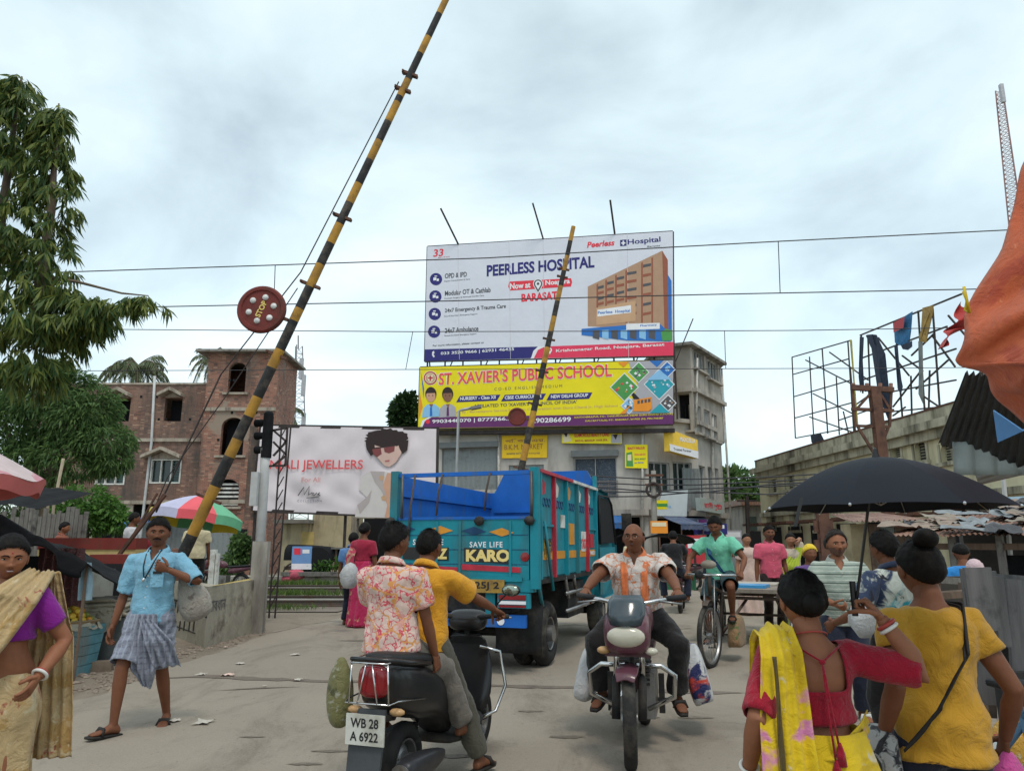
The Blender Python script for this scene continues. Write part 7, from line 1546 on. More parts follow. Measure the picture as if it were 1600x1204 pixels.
b = MB(); b.ball((0, 1.345, .815), (.125, .05, .068), 20); b.build('headlight', m_clear, fr_, smooth=True)
b = MB(); b.loft([[V((x*w, y+.05*(1-x*x), z)) for x in np.linspace(-1, 1, 9)] for w, y, z in ((.10, 1.335, .885), (.125, 1.30, .95), (.125, 1.25, 1.02), (.095, 1.21, 1.07))], False, False); o = b.build('visor', m_vis, fr_, smooth=True); o.modifiers.new('s', 'SOLIDIFY').thickness = .008
for s in (-1, 1): b = MB(); b.ball((s*.155, 1.27, .72), (.045, .035, .025), 12); b.build('indicator', m_amb if s > 0 else m_clear, mc, smooth=True)
boxp(mc, 'chin_cowl', (-.15, 1.2, .68), (.15, 1.26, .74), m_mar, .015)
b = MB(); b.loft([ring(.95, .80, .95, .10), ring(.85, .76, 1.0, .145), ring(.65, .74, .98, .15), ring(.5, .74, .86, .1)]); b.build('fuel_tank', m_mar, mc, smooth=True, sub=1)
b = MB(); b.loft([ring(.52, .74, .82, .10), ring(.3, .76, .82, .13), ring(-.2, .78, .85, .13), ring(-.4, .82, .88, .09)]); b.build('seat', m_seat, mc, smooth=True, sub=1)
b = MB(); b.loft([ring(.5, .55, .75, .13), ring(.1, .6, .78, .14), ring(-.4, .72, .82, .08)]); b.build('side_cover', m_mar, mc, smooth=True, sub=1)
hb = tubep(mc, 'handlebar', [(-.36, .93, 1.04), (-.2, 1.0, 1.02), (-.08, 1.08, 1.0), (.08, 1.08, 1.0), (.2, 1.0, 1.02), (.36, .93, 1.04)], .014, m_chrome)
for s in (-1, 1): tubep(hb, 'grip', [(s*.25, .975, 1.03), (s*.38, .92, 1.042)], .02, m_matt); tubep(hb, 'lever', [(s*.2, 1.05, 1.02), (s*.36, 1.03, 1.0)], .008, m_alloy, 6)
tubep(mc, 'crash_guard', [(-.04, 1.06, .60), (-.2, 1.05, .60), (-.29, 1.03, .54), (-.28, 1.0, .40), (-.1, .92, .30)], .017, m_chrome, 10); tubep(mc, 'crash_guard', [(.04, 1.06, .60), (.2, 1.05, .60), (.29, 1.03, .54), (.28, 1.0, .40), (.1, .92, .30)], .017, m_chrome, 10)
boxp(mc, 'engine', (-.14, .45, .22), (.14, .85, .52), m_alloy, .04)
b = MB()
for k in range(6): b.bb((-.11, .62, .44+k*.03), (.11, .86, .455+k*.03))
b.build('cylinder_fins', m_matt, mc)
tubep(mc, 'frame_tube', [(0, 1.02, .85), (0, .92, .45), (0, .5, .2)], .022, m_matt); tubep(mc, 'exhaust', [(.06, .85, .42), (.16, .8, .24), (.18, .2, .26), (.19, -.4, .32)], [.02, .025, .045, .05], m_chrome)
tubep(mc, 'foot_peg', [(-.28, .42, .27), (.28, .42, .27)], .014, m_matt)
for s in (-1, 1): boxp(mc, 'leg_guard', (s*.18-.02, .7, .24), (s*.18+.02, .74, .5), m_matt, .01)
def bag(name, label, loc, sx, sy, h, mat, par=None, tilt=0):
 b = MB(); b.loft([[V((sx*math.copysign(abs(math.cos(a))**.5, math.cos(a))*k, sy*math.copysign(abs(math.sin(a))**.5, math.sin(a))*k2, z)) for a in np.linspace(0, 2*PI, 20, False)] for k, k2, z in ((.9, .8, 0), (1, 1, .05*h), (1.02, 1.05, .4*h), (.92, .8, .75*h), (.8, .25, h))])
 for v in b.bm.verts: v.co += noise.noise_vector(v.co*9+V(loc))*.02
 o = tag(b.build(name, mat, smooth=True, sub=1), label, 'bag'); o.location = loc; o.rotation_euler = (0, tilt, HM); return o
pb = mc.matrix_basis
bag('shopping_bag', 'white woven shopping bag hanging on the right side of the motorcycle', pb @ V((.44, .32, .24)), .08, .24, .42, print_mat('white_sack', (.55, .54, .54), [((.1, .1, .1), 9, .72, 'n')], .5, .5, 14), tilt=-.2)
bag('shopping_bag', 'red white and navy shopping bag hanging on the left side of the motorcycle', pb @ V((-.47, .22, .24)), .09, .26, .46, print_mat('tricolour_sack', (.5, .5, .5), [((.02, .025, .10), 5, .52, 'n'), ((.5, .05, .03), 4, .57, 'n')], .5, .5, 14), tilt=.25)
# ---------------------------------------------------------------- cycle van
ca, cb_ = gnd(1112, 1044), V((3.95, 12.6, 0)); hv = (V((ca.x, ca.y, 0))-cb_); Lv = hv.length; HV = math.atan2(-hv.x, hv.y)
cv = thing('cycle_van', 'pedal cycle van with flat wooden cargo bed ridden towards the camera', 'cycle van', V((ca.x, ca.y, 0))-hv, HV); CS = 1.12; cv.scale = (CS, CS, CS); yF = Lv/CS
m_old = M('old_cycle_paint', (.10, .075, .06), .6, .3, 8, .2, metal=.4, dirt=(.16, .11, .08))
wheel(cv, (0, yF, .35), .35, .05, m_alloy, 32, .0022, steer=R(-8), hub=.03)
for s in (-1, 1): wheel(cv, (s*.48, .0, .34), .34, .05, m_alloy, 32, .0022, hub=.03)
boxp(cv, 'cargo_bed', (-.55, -.75, .70), (.55, 1.0, .75), M('bed_wood', (.26, .22, .18), .85, .2, 6, .3, dirt=(.12, .1, .08)), .006)
for x in (-.5, .5): boxp(cv, 'bed_rail', (x-.03, -.75, .64), (x+.03, 1.0, .698), m_old, .006)
for y in (-.6, 0, .8): boxp(cv, 'cross_beam', (-.47, y-.03, .60), (.47, y+.03, .64), m_old, .005)
for s in (-1, 1): tubep(cv, 'axle_stay', [(s*.44, 0, .62), (s*.44, 0, .34)], .018, m_old); tubep(cv, 'axle_stay', [(s*.4, .6, .62), (s*.42, 0, .34)], .015, m_old)
tubep(cv, 'axle', [(-.48, 0, .34), (.48, 0, .34)], .018, m_old)
y2 = yF-.62
for pts in ([(0, yF-.12, .78), (0, y2, .3)], [(0, yF-.12, .88), (0, y2-.12, .78)], [(0, y2-.15, .92), (0, y2, .3)], [(0, y2, .3), (0, .5, .58)], [(0, y2-.12, .76), (0, .8, .68)]): tubep(cv, 'frame_tube', pts, .02, m_old)
for s in (-1, 1): tubep(cv, 'fork_blade', [(s*.05, yF-.1, .8), (s*.05, yF, .35)], .013, m_old); tubep(cv, 'fork_stay', [(s*.055, yF-.11, .95), (s*.06, yF+.02, .36)], .008, m_alloy, 6)
tubep(cv, 'handlebar', [(-.3, yF-.32, .98), (-.26, yF-.18, 1.0), (-.08, yF-.08, 1.0), (.08, yF-.08, 1.0), (.26, yF-.18, 1.0), (.3, yF-.32, .98)], .013, m_chrome)
tubep(cv, 'head_tube', [(0, yF-.12, .78), (0, yF-.1, 1.02)], .024, m_old); b = MB(); b.ball((.1, yF-.05, 1.0), (.05, .06, .05), 12); b.build('horn', m_matt, cv, smooth=True); b = MB(); b.ball((-.03, yF+.02, 1.12), (.09, .06, .05), 12); b.build('lamp_bundle', m_jk[0], cv, smooth=True)
b = MB(); b.loft([ring(y2-.3, .88, .93, .1), ring(y2-.15, .88, .94, .09), ring(y2+.02, .89, .93, .03)]); b.build('saddle', m_matt, cv, smooth=True, sub=1)
b = MB(); b.loft([[V((math.cos(a)*.03, yF+math.sin(t_)*.38, .35+math.cos(t_)*.38)) for a in np.linspace(0, PI, 6)] for t_ in np.linspace(-1.3, .5, 12)], False, False); o = b.build('mudguard', m_old, cv, smooth=True); o.modifiers.new('s', 'SOLIDIFY').thickness = .006
b = MB(); b.lathe([(0, -.006), (.1, -.006), (.1, .006), (0, .006)], 24, Matrix.Translation((.06, y2, .3)) @ Matrix.Rotation(PI/2, 4, 'Y')); b.build('chainring', m_old, cv)
tubep(cv, 'crank', [(-.17, y2+.02, .46), (-.09, y2+.02, .46), (-.09, y2, .3), (.09, y2, .3), (.09, y2-.02, .14), (.17, y2-.02, .14)], .012, m_old, 6)
o = bag('shopping_bag', 'brown printed shopping bag slung behind the front wheel of the cycle van', cv.matrix_basis @ V((-.16, yF-.72, .16)), .09, .30, .42, print_mat('jute_bag', (.26, .16, .08), [((.10, .14, .05), 6, .58, 'n'), ((.35, .2, .1), 9, .6, 'n')], .8, .5, 14)); o.rotation_euler = (0, 0, HV+PI)
o = tag(boxp(None, 'blue_sheet', (-.2, -.25, .752), (.3, .22, .79), M('blue_plastic', (.05, .28, .55), .4, .1)), 'folded bright blue plastic lying on the cycle van bed', 'sheet'); o.matrix_basis = cv.matrix_basis @ Matrix.Translation((-.1, .55, 0)); b = MB(); b.bb((-.35, -.6, .752), (.4, .1, .775)); o = tag(b.build('cardboard', M('card', (.42, .38, .32), .8, .1)), 'flat pale cardboard lying on the cycle van bed', 'cardboard'); o.matrix_basis = cv.matrix_basis
# ---------------------------------------------------------------- bicycle, right edge
bk = thing('bicycle', 'parked bicycle with chrome handlebar behind the woman in the yellow top', 'bicycle', V((2.12, 3.8, 0)), R(200))
wheel(bk, (0, 0, .33), .33, .04, m_alloy, 32, .002); wheel(bk, (0, 1.05, .33), .33, .04, m_alloy, 32, .002)
m_bb = M('cycle_blue', (.08, .16, .25), .4, .2)
for pts in ([(0, .9, .75), (0, .45, .3)], [(0, .9, .82), (0, .35, .78)], [(0, .33, .85), (0, .45, .3)], [(0, .45, .3), (0, 0, .33)], [(0, .35, .75), (0, 0, .33)], [(0, .92, .95), (0, 1.05, .33)]): tubep(bk, 'frame_tube', pts, .017, m_bb)
tubep(bk, 'handlebar', [(-.3, .75, .96), (-.25, .92, 1.0), (0, .95, .99), (.25, .92, 1.0), (.3, .75, .96)], .012, m_chrome); b = MB(); b.loft([ring(.2, .88, .93, .1), ring(.4, .88, .93, .06), ring(.5, .89, .92, .03)]); b.build('saddle', m_seat, bk, smooth=True, sub=1)
b = MB(); b.loft([[V((math.cos(a)*.03, math.sin(t_)*.36, .33+math.cos(t_)*.36)) for a in np.linspace(0, PI, 6)] for t_ in np.linspace(-1.6, .8, 12)], False, False); o = b.build('mudguard', m_whitefr, bk, smooth=True); o.modifiers.new('s', 'SOLIDIFY').thickness = .006
# small parked motorcycles far off, copies with their own labels
def copy_moto(loc, rz, label, s=1):
 c = mc.copy(); COL.objects.link(c); c.location = loc; c.rotation_euler = (0, 0, rz); c.scale = (s, s, s); c['label'] = label
 for ch in [k for k in mc.children if k.name.split('.')[0] in ('wheel', 'fuel_tank', 'seat', 'handlebar', 'headlamp_fairing', 'engine', 'side_cover', 'front_mudguard', 'fork_leg')]: copy_tree(ch, c)
 return c
copy_moto(V((at(1060, 880, 17).x, 17, 0)), R(-15), 'motorcycle ridden away by a man in a black shirt behind the balding rider')
copy_moto(V((at(378, 890, 24).x, 24, 0)), R(80), 'parked motorcycle half hidden behind the concrete warning wall')
copy_moto(V((at(1085, 880, 25).x, 25, 0)), R(30), 'parked motorcycle before the side street shops')
# ================================================================== PEOPLE
def skin_mat(n, c): return M(n, c, .55, .14, 9, .10, 90, spec=.22)
SK = {'a': skin_mat('skin_brown', (.25, .10, .052)), 'b': skin_mat('skin_dark', (.165, .064, .033)), 'c': skin_mat('skin_tan', (.33, .155, .09))}
m_hair = M('hair_black', (.008, .0065, .006), .6, .4, 40, .3, 120, bdist=.004, spec=.12); m_hairg = M('hair_greying', (.035, .029, .026), .6, .5, 40, .3, 120, bdist=.004, spec=.12)
m_eye = M('eye_white', (.55, .50, .45), .25, .05, 3, 0); m_iris = M('eye_iris', (.012, .008, .006), .15, .05, 3, 0); m_lip = M('lip', (.16, .055, .045), .45, .1, 9, 0); m_lipd = M('lip_dark', (.09, .04, .032), .45, .1, 9, 0); m_stub = M('stubble', (.13, .068, .05), .8, .3, 60, .2)
def ik(a, b, l1, l2, pole):
 d = b-a; L_ = min(d.length, (l1+l2)*.995); z = d.normalized(); x = (l1*l1-l2*l2+L_*L_)/(2*L_); h = math.sqrt(max(1e-6, l1*l1-x*x))
 p = (pole-z*pole.dot(z)).normalized(); return a+z*x+p*h, a+z*L_
def head_np(d):
 x, y, z = d[:, 0], d[:, 1], d[:, 2]; P = np.stack([x*.080, y*.096, z*.113], 1); k = np.clip(-z, 0, 1)
 P[:, 0] *= 1-.30*k**1.6; P[:, 1] *= np.where(y > 0, 1-.08*k, 1-.5*k); f = np.clip(y, 0, 1)**.5; px, pz = np.abs(P[:, 0]), P[:, 2]
 G = lambda x0, z0, sx, sz: np.exp(-((px-x0)/sx)**2-((pz-z0)/sz)**2)
 P[:, 1] += f*(.005*G(.026, .022, .024, .009)-.010*G(.031, .004, .016, .011)+.011*G(0, -.006, .009, .022)+.021*G(0, -.028, .012, .010)+.008*G(.013, -.032, .008, .007)+.005*G(.043, -.022, .02, .018)+.007*G(0, -.056, .024, .014)-.004*G(0, -.056, .022, .0035)+.008*G(0, -.095, .02, .014)-.004*G(0, .012, .008, .01))
 P[:, 0] *= 1+.03*np.exp(-((pz+.02)/.03)**2)*f; return P
def sph(n, k):
 t = np.linspace(.02, PI-.02, k); a = np.arange(n)*2*PI/n; T, A = np.meshgrid(t, a, indexing='ij')
 return np.stack([np.sin(T)*np.cos(A), np.sin(T)*np.sin(A), np.cos(T)], -1).reshape(-1, 3), [(i*n+j, (i+1)*n+j, (i+1)*n+(j+1) % n, i*n+(j+1) % n) for i in range(k-1) for j in range(n)]
def face_y(px, pz):
 x, z = px/.080, pz/.113; y = math.sqrt(max(.02, 1-x*x-z*z)); d = np.array([[x, y, z]]); return float(head_np(d)[0, 1])
def remesh(mb, vox, it=4):
 me = mb.mesh('r'); o = bpy.data.objects.new('r', me); r = o.modifiers.new('r', 'REMESH'); r.mode = 'VOXEL'; r.voxel_size = vox
 s = o.modifiers.new('s', 'SMOOTH'); s.factor = .6; s.iterations = it; out = evaluated(o); bpy.data.objects.remove(o); return out
def hand(mb, w, d, n, side, curl, s=1.0):
 d = d.normalized(); n = (n-d*n.dot(d)).normalized(); sv = d.cross(n)*side; R0 = lambda c, a, b, t=0: [c+sv*(a*math.cos(q)*s)+n*(b*math.sin(q)*s) for q in (2*PI*k/10 for k in range(10))]
 mb.loft([R0(w-d*.02, .024, .019), R0(w+d*.012*s, .026, .018), R0(w+d*.04*s, .038, .016), R0(w+d*.075*s, .041, .014), R0(w+d*.09*s, .036, .010)])
 for i, (ln, o) in enumerate(((.066, .03), (.076, .0105), (.07, -.0105), (.054, -.03))):
  p = w+d*.082*s+sv*o*s; pts = [p-d*.012*s, p]; cu = curl*(1+.12*i)
  for j, fr in enumerate((.45, .32, .26)):
   a = cu*(.75, 1.75, 2.5)[j]; p = p+(d*math.cos(a)+n*math.sin(a)+sv*o*.9)*ln*fr*s; pts.append(p)
  mb.tube(pts, [.0095*s, .0095*s, .009*s, .008*s, .0062*s], 7)
 p = w+d*.022*s+sv*.028*s; q1 = p+(sv*.62+d*.6+n*.35)*.036*s; q2 = q1+(sv*.1+d*.85+n*(.3+.6*curl))*.03*s; q3 = q2+(d*.7-sv*.15*curl+n*(.3+.9*curl))*.022*s
 mb.tube([p-d*.01*s, p, q1, q2, q3], [.012*s, .014*s, .0115*s, .0095*s, .007*s], 7)
class Person:
 def __init__(s, label, loc, rz, H=1.65, g=1.0, skin='a', female=False, pel=None, lean=(0, 0, 1), head=(0, 0), hands=None, poles=None, curl=(.35, .35), palm=(None, None), feet=None, knees=None, toes=None, hair='short', face=None, vox=.011, hd=(64, 44), sh=None, group=None, belly=0, bare=False, hm=None):
  s.H, s.g, s.hd = H, g, hd[0]; k = s.k = H/1.65; s.loc, s.rz = V(loc), rz; fc = face or {}
  z = V(lean).normalized(); x = V((1, 0, 0)); x = (x-z*x.dot(z)).normalized(); y = z.cross(x); s.x, s.y, s.z = x, y, z
  P = s.P = V(pel) if pel else V((0, 0, .53*H)); sw = (sh or (.150 if female else .175))*k; s.N = P+z*.315*H; s.sw = sw
  tp = [(-.06, .10, .085, 0), (-.02, .15, .115, -.01), (.04, .165 if female else .155, .12, -.01), (.11, .125 if female else .14, .10+.3*belly, .25*belly), (.17, .13 if female else .145, .102+.25*belly, .2*belly), (.22, .145 if female else .158, .118, 0), (.258, .158, .106, -.005), (.282, .122, .086, -.012), (.302, .082, .07, -.013), (.317, .062, .06, -.012)]
  s.tp = [(t*H, w*k*g, d*k*g, o*k) for t, w, d, o in tp]; s.neck = P+z*.315*H-y*.012
  s.HC = P+z*.396*H+y*(.022*k); hy, hp = head; s.hm = Matrix.Translation(s.HC) @ Matrix.Rotation(hy, 4, 'Z') @ Matrix.Rotation(hp, 4, 'X') @ Matrix.Scale(k*1.05, 4)
  S = [P+z*.262*H+x*(sg*sw)-y*.01 for sg in (-1, 1)]; s.S = S
  hands = hands or [(-.25*k, .05, .47*H), (.25*k, .05, .47*H)]; poles = poles or [(-.3, -1, 0), (.3, -1, 0)]
  s.E, s.W = [], []
  for i in (0, 1): e_, w_ = ik(S[i], V(hands[i]), .172*H, .152*H, V(poles[i])); s.E.append(e_); s.W.append(w_)
  hj = [P+x*(sg*.088*k*g)-z*.015*H for sg in (-1, 1)]; s.hj = hj; feet = feet or [(-.1*k, 0, .045*H), (.1*k, 0, .045*H)]; knees = knees or [(-.1, 1, 0), (.1, 1, 0)]; toes = toes or [(-.12, 1, 0), (.12, 1, 0)]
  s.K, s.A = [], []
  for i in (0, 1): e_, w_ = ik(hj[i], V(feet[i]), .245*H, .245*H, V(knees[i])); s.K.append(e_); s.A.append(w_)
  s.toes = [V(t).normalized() for t in toes]
  b = MB(); b.loft(s.rings(0, 0, 10)); b.tube([s.neck-z*.03, s.neck+z*.03*k, s.HC-z*.045*k-y*.005], [.066*k, .056*k, .055*k], 12)
  for i in (0, 1):
   b.tube([S[i]-x*((-1, 1)[i]*.03), S[i], S[i].lerp(s.E[i], .5), s.E[i], s.E[i].lerp(s.W[i], .3), s.W[i]], [q*k*g for q in (.055, .056, .046, .038, .040, .025)], 12)
   b.tube([hj[i]+z*.03, hj[i].lerp(s.K[i], .4), s.K[i]], [q*k*g for q in (.088, .078, .053)], 12); b.tube([s.K[i], s.K[i].lerp(s.A[i], .3), s.A[i].lerp(s.K[i], .15), s.A[i]], [q*k*g for q in (.053, .054, .036, .033)], 12); b.ball(s.K[i], .055*k*g, 10)
   t = s.toes[i]; u_ = V((0, 0, 1)); u_ = (u_-t*u_.dot(t)).normalized(); r_ = t.cross(u_); A_ = s.A[i]
   b.loft([[A_+t*f+u_*(zo+.5*h*math.sin(q))+r_*(w*math.cos(q)) for q in (2*PI*j/10 for j in range(10))] for f, zo, w, h in ((-.06*k, -.045*k, .024, .05), (-.03*k, -.03*k, .034, .085), (.03*k, -.03*k, .036, .075), (.09*k, -.048*k, .044, .045), (.14*k, -.055*k, .047, .032), (.175*k, -.06*k, .034, .02))])
  me = remesh(b, vox); nb = len(me.polygons); bm = bmesh.new(); bm.from_mesh(me)
  for f in bm.faces: f.material_index = 0
  n = MB(); n.bm.free(); n.bm = bm
  for i in (0, 1):
   d = s.W[i]-s.E[i]; pn = V(palm[i]) if palm[i] else V(((1, -1)[i], .2, -.1)); hand(n, s.W[i], d+V((0, 0, -.02)), pn, (-1, 1)[i]*(1 if d.cross(pn).dot(s.y) else 1)*(1 if not fc.get('flip%d' % i) else -1), curl[i], k*1.02)
  D, F = sph(*hd); Pn = head_np(D); n.mi = 0; vs = [bm.verts.new(s.hm @ V(p)) for p in Pn]
  for q in F:
   c = Pn[list(q)].mean(0); dd = D[list(q)].mean(0); f = bm.faces.new([vs[j] for j in q[::-1]]); f.material_index = 5 if fc.get('beard') and c[2] < (-.03 if abs(c[0]) > .034 else -.045) and dd[1] > -.05 and not (abs(c[0]) < .02 and -.062 < c[2] < -.048) else 0
  hmx = s.hm; tp_ = lambda *q: hmx @ V(q)
  for sg in (-1, 1):
   n.mi = 0; n.ball((sg*.081, -.004, -.006), (.009, .020, .031), 12, hmx)
   if hd[0] > 40:
    ye = face_y(.031, .004); n.mi = 1; n.ball((sg*.031, ye-.0035, .003), (.0135, .0075, fc.get('eye', .0048)), 12, hmx); n.mi = 2; n.ball((sg*.031, ye+.002, .003), (.0058, .0035, min(.0050, fc.get('eye', .0048))), 10, hmx)
    n.tube([tp_(sg*(.031+q), face_y(.031+abs(q)*.3, .009)+.0005-abs(q)*.1, .0085-abs(q)*.22) for q in (-.014, -.006, .004, .014)], [.001, .0024, .0024, .001], 5); n.mi = 3; fz = fc.get('frown', 0)
    n.tube([tp_(sg*q, face_y(q, .022)+.0025, zz-(.006*fz if q < .02 else 0)) for q, zz in ((.010, .019), (.02, .0225), (.034, .0235), (.048, .017))], [.002, .004, .0035, .0012], 6)
  if hd[0] > 40:
   n.mi = 4; y_ = face_y(0, -.05); n.ball((0, y_+.0018, -.0515), (.022, .006, .0042), 12, hmx); n.ball((0, y_+.0022, -.060), (.019, .0065, .005), 12, hmx)
   if fc.get('teeth'): n.mi = 1; n.ball((0, y_+.003, -.0556), (.015, .005, .003), 10, hmx)
   n.mi = 2
   for sg in (-1, 1): n.ball((sg*.0075, face_y(.008, -.034)+.001, -.0385), (.0032, .003, .0018), 8, hmx)
   if fc.get('mous'): n.mi = 3; n.tube([tp_(q, face_y(abs(q), -.043)+.003, zz) for q, zz in ((-.033, -.052), (-.02, -.0455), (-.006, -.0425), (.006, -.0425), (.02, -.0455), (.033, -.052))], [.002, .006, .006, .006, .006, .002], 8)
  me2 = bpy.data.meshes.new('person'); bmesh.ops.recalc_face_normals(bm, faces=bm.faces); bm.to_mesh(me2); bm.free(); uvs(me2); hmat = hm or (m_hairg if fc.get('grey') else m_hair)
  for m_ in (SK[skin], m_eye, m_iris, hmat, m_lip if female else m_lipd, m_stub): me2.materials.append(m_)
  me2.shade_smooth(); s.o = link('person', me2); s.o.location = s.loc; s.o.rotation_euler = (0, 0, rz); tag(s.o, label, 'person', group)
  if hair: s.hair(hair, hmat)
 def rings(s, e, i0, i1, n=20):
  return [[s.P+s.z*t+s.x*(math.cos(a)*(w+e))+s.y*(o+math.sin(a)*(d+e)) for a in (2*PI*j/n for j in range(n))] for t, w, d, o in s.tp[i0:i1]]
 def hair(s, kind, mat, n=(72, 48)):
  D, F = sph(*n); P = head_np(D); x, y, z = D[:, 0], D[:, 1], D[:, 2]
  line = np.where(y > 0, .06+.56*y**1.3, .06+.62*y)
  if kind == 'bald': m = np.minimum(.42-.1*y-z, z-line)-np.maximum(0, y-.05)*1.4
  elif kind == 'receding': m = z-np.where(y > 0, .02+1.0*y, .02+.62*y)
  else: m = z-line
  th = {'short': .011, 'bald': .006, 'crop': .006, 'receding': .016, 'curly': .03, 'tied': .014, 'full': .018}.get(kind, .012)
  w = np.array([noise.noise(V(q)*60) for q in P]); g_ = np.clip(m/.16, 0, 1)**.6; k = P/np.linalg.norm(P, axis=1)[:, None]; Q = P+k*((th*(1+.35*w))*g_+np.where(m > -.05, .001, -.01))[:, None]
  b = MB(); vs = [b.bm.verts.new(s.hm @ V(q)) for q in Q]
  for q in F:
   if m[list(q)].min() > -.02: b.bm.faces.new([vs[j] for j in q[::-1]])
  bmesh.ops.delete(b.bm, geom=[v for v in b.bm.verts if not v.link_faces], context='VERTS')
  if kind == 'tied': b.ball((0, -.105, .0), (.045, .035, .045), 14, s.hm)
  if kind == 'topbun': b.ball((0, -.06, .125), (.05, .05, .042), 16, s.hm)
  if kind == 'receding':
   for sg in (-1, 1): b.ball((sg*.079, -.03, .005), (.022, .045, .05), 12, s.hm)
  if n[0] > 50 and s.hd > 40:
   g = random.Random(int(s.loc.x*91)); idx = [i for i in range(len(Q)) if m[i] > .0]
   for _ in range(2600 if idx else 0):
    i = g.choice(idx); p = V(Q[i]); o = V(k[i]); c = V((g.gauss(0, .3), g.gauss(-.9, .3), g.gauss(-.2, .3))) if kind in ('tied', 'topbun') else V((g.gauss(0, .5)+o.x*.3, g.gauss(-.2, .5), -.8+g.gauss(0, .4)))
    if kind == 'topbun': c.z += 1
    t = (c-o*c.dot(o)).normalized()*(1 if kind in ('tied', 'topbun') else .9)+o*g.uniform(.0, .12 if kind in ('tied', 'topbun') else .38); sd = t.cross(o).normalized()*.0012; l_ = g.uniform(.012, .03)
    b.add([s.hm @ (p-sd-o*.002), s.hm @ (p+sd-o*.002), s.hm @ (p+t*l_)], [(0, 1, 2)])
  return b.build('hair', mat, s.o, smooth=True)
 def garment(s, name, mat, mb, vox, cuts, wr=.006, ws=7, it=5, par=None, extra=None, thick=.004):
  me = remesh(mb, vox, it); bm = bmesh.new(); bm.from_mesh(me); bm.normal_update(); sd = V(s.loc)*3.1
  for v in bm.verts:
   q = v.co; f = .6*noise.noise(V((q.x*ws, q.y*ws, q.z*ws*.55))+sd)+1.5*(.28-abs(noise.noise(V((q.x+.5*q.z, q.y, q.z*.6-.4*q.x))*ws*1.35+sd)))+.35*noise.noise(q*ws*2.6+sd); v.co = q+v.normal*f*wr*1.35
  kill = []
  for f in bm.faces:
   c = f.calc_center_median()
   for p, d, r in cuts:
    e_ = c-p; a = e_.dot(d)
    if a > -.014 and (e_-d*a).length < r and a < .045 and (d.z > .9 or f.normal.dot(d) > .45): kill.append(f); break
   else:
    if extra and extra(c): kill.append(f)
  bmesh.ops.delete(bm, geom=kill, context='FACES')
  for _ in range(6):
   new = {}
   for v in bm.verts:
    nb = [e.other_vert(v).co for e in v.link_edges if e.is_boundary]
    if len(nb) == 2: new[v] = v.co*.4+(nb[0]+nb[1])*.3
   for v, c in new.items(): v.co = c
  n = MB(); n.bm.free(); n.bm = bm; o = n.build(name, mat, par or s.o, smooth=True, recalc=False)
  md = o.modifiers.new('t', 'SOLIDIFY'); md.thickness = thick; md.offset = 1; return o
 def shirt(s, mat, sl=.75, hem=-.02, ease=.018, name='shirt', vox=.0125, collar=True, vneck=.06, wr=.007, cmat=None, flare=.012, cut=None, puff=.02, top=9):
  b = MB(); H = s.H; i0 = next(i for i, q in enumerate(s.tp) if q[0] > hem*H); r = s.rings(ease, i0, top); t0, w, d, o = s.tp[i0]
  bot = [s.P+s.z*hem*H+s.x*(math.cos(a)*(max(w, .15*s.g*s.k)+ease+flare))+s.y*(o+math.sin(a)*(max(d, .11*s.k*s.g)+ease+flare)) for a in (2*PI*j/20 for j in range(20))]; b.loft([bot]+r); cuts = [(s.P+s.z*hem*H, -s.z, .4), (s.neck-s.z*.004, s.z, .072*s.k)]
  for i in (0, 1):
   q = s.x*((-1, 1)[i]); k = s.k*s.g; S_ = s.S[i]
   if sl <= 1: end = S_.lerp(s.E[i], sl); pts = [S_-q*.05+s.z*.005, S_+s.z*.008, S_.lerp(end, .5), end]; rr = [.058*k, (.060+ease*.3)*k, (.058+puff*.8)*k, (.050+puff)*k]; dd = (s.E[i]-S_).normalized()
   else: end = s.E[i].lerp(s.W[i], sl-1); pts = [S_-q*.05+s.z*.005, S_+s.z*.008, S_.lerp(s.E[i], .5), s.E[i], end]; rr = [.066*k, (.066+ease*.3)*k, .066*k, .058*k, .05*k]; dd = (s.W[i]-s.E[i]).normalized()
   b.tube(pts, rr, 14); cuts.append((end, dd, .092))
  zv = s.neck-s.z*vneck
  def ex(c):
   q = c-zv; h = q.dot(s.z); return (vneck and q.dot(s.y) > .02 and h > 0 and abs(q.dot(s.x)) < h*.5) or (cut and cut(q, c))
  o = s.garment(name, mat, b, vox, cuts, wr, extra=ex)
  if collar:
   b = MB(); nr = .060*s.k; c0 = s.neck
   def cf(i, j):
    a = -PI/2-PI*.86+2*PI*.86*i; f = abs(i-.5)*2; rr, zz = ((nr+.010, -.02), (nr+.007, .022-.008*f), (nr+.016, .026-.010*f), (nr+.032+.012*f, -.012-.03*f**3))[min(3, round(j*3))]
    return c0+s.x*(math.cos(a)*rr*1.02)+s.y*(math.sin(a)*rr*.98)+s.z*(zz-.028*math.sin(a)*.8)
   b.grid(36, 3, cf); c_ = b.build('collar', cmat or mat, o, smooth=True); c_.modifiers.new('t', 'SOLIDIFY').thickness = .003
   if vneck:
    for q in range(5): b = MB(); p = s.P+s.z*(.24-.05*q)*H; b.ball(p+s.y*(s.tp[5][2]+ease+.014+(.02 if q > 2 else 0)), (.006, .003, .006), 8); b.build('button', m_whitefr, o)
  return o
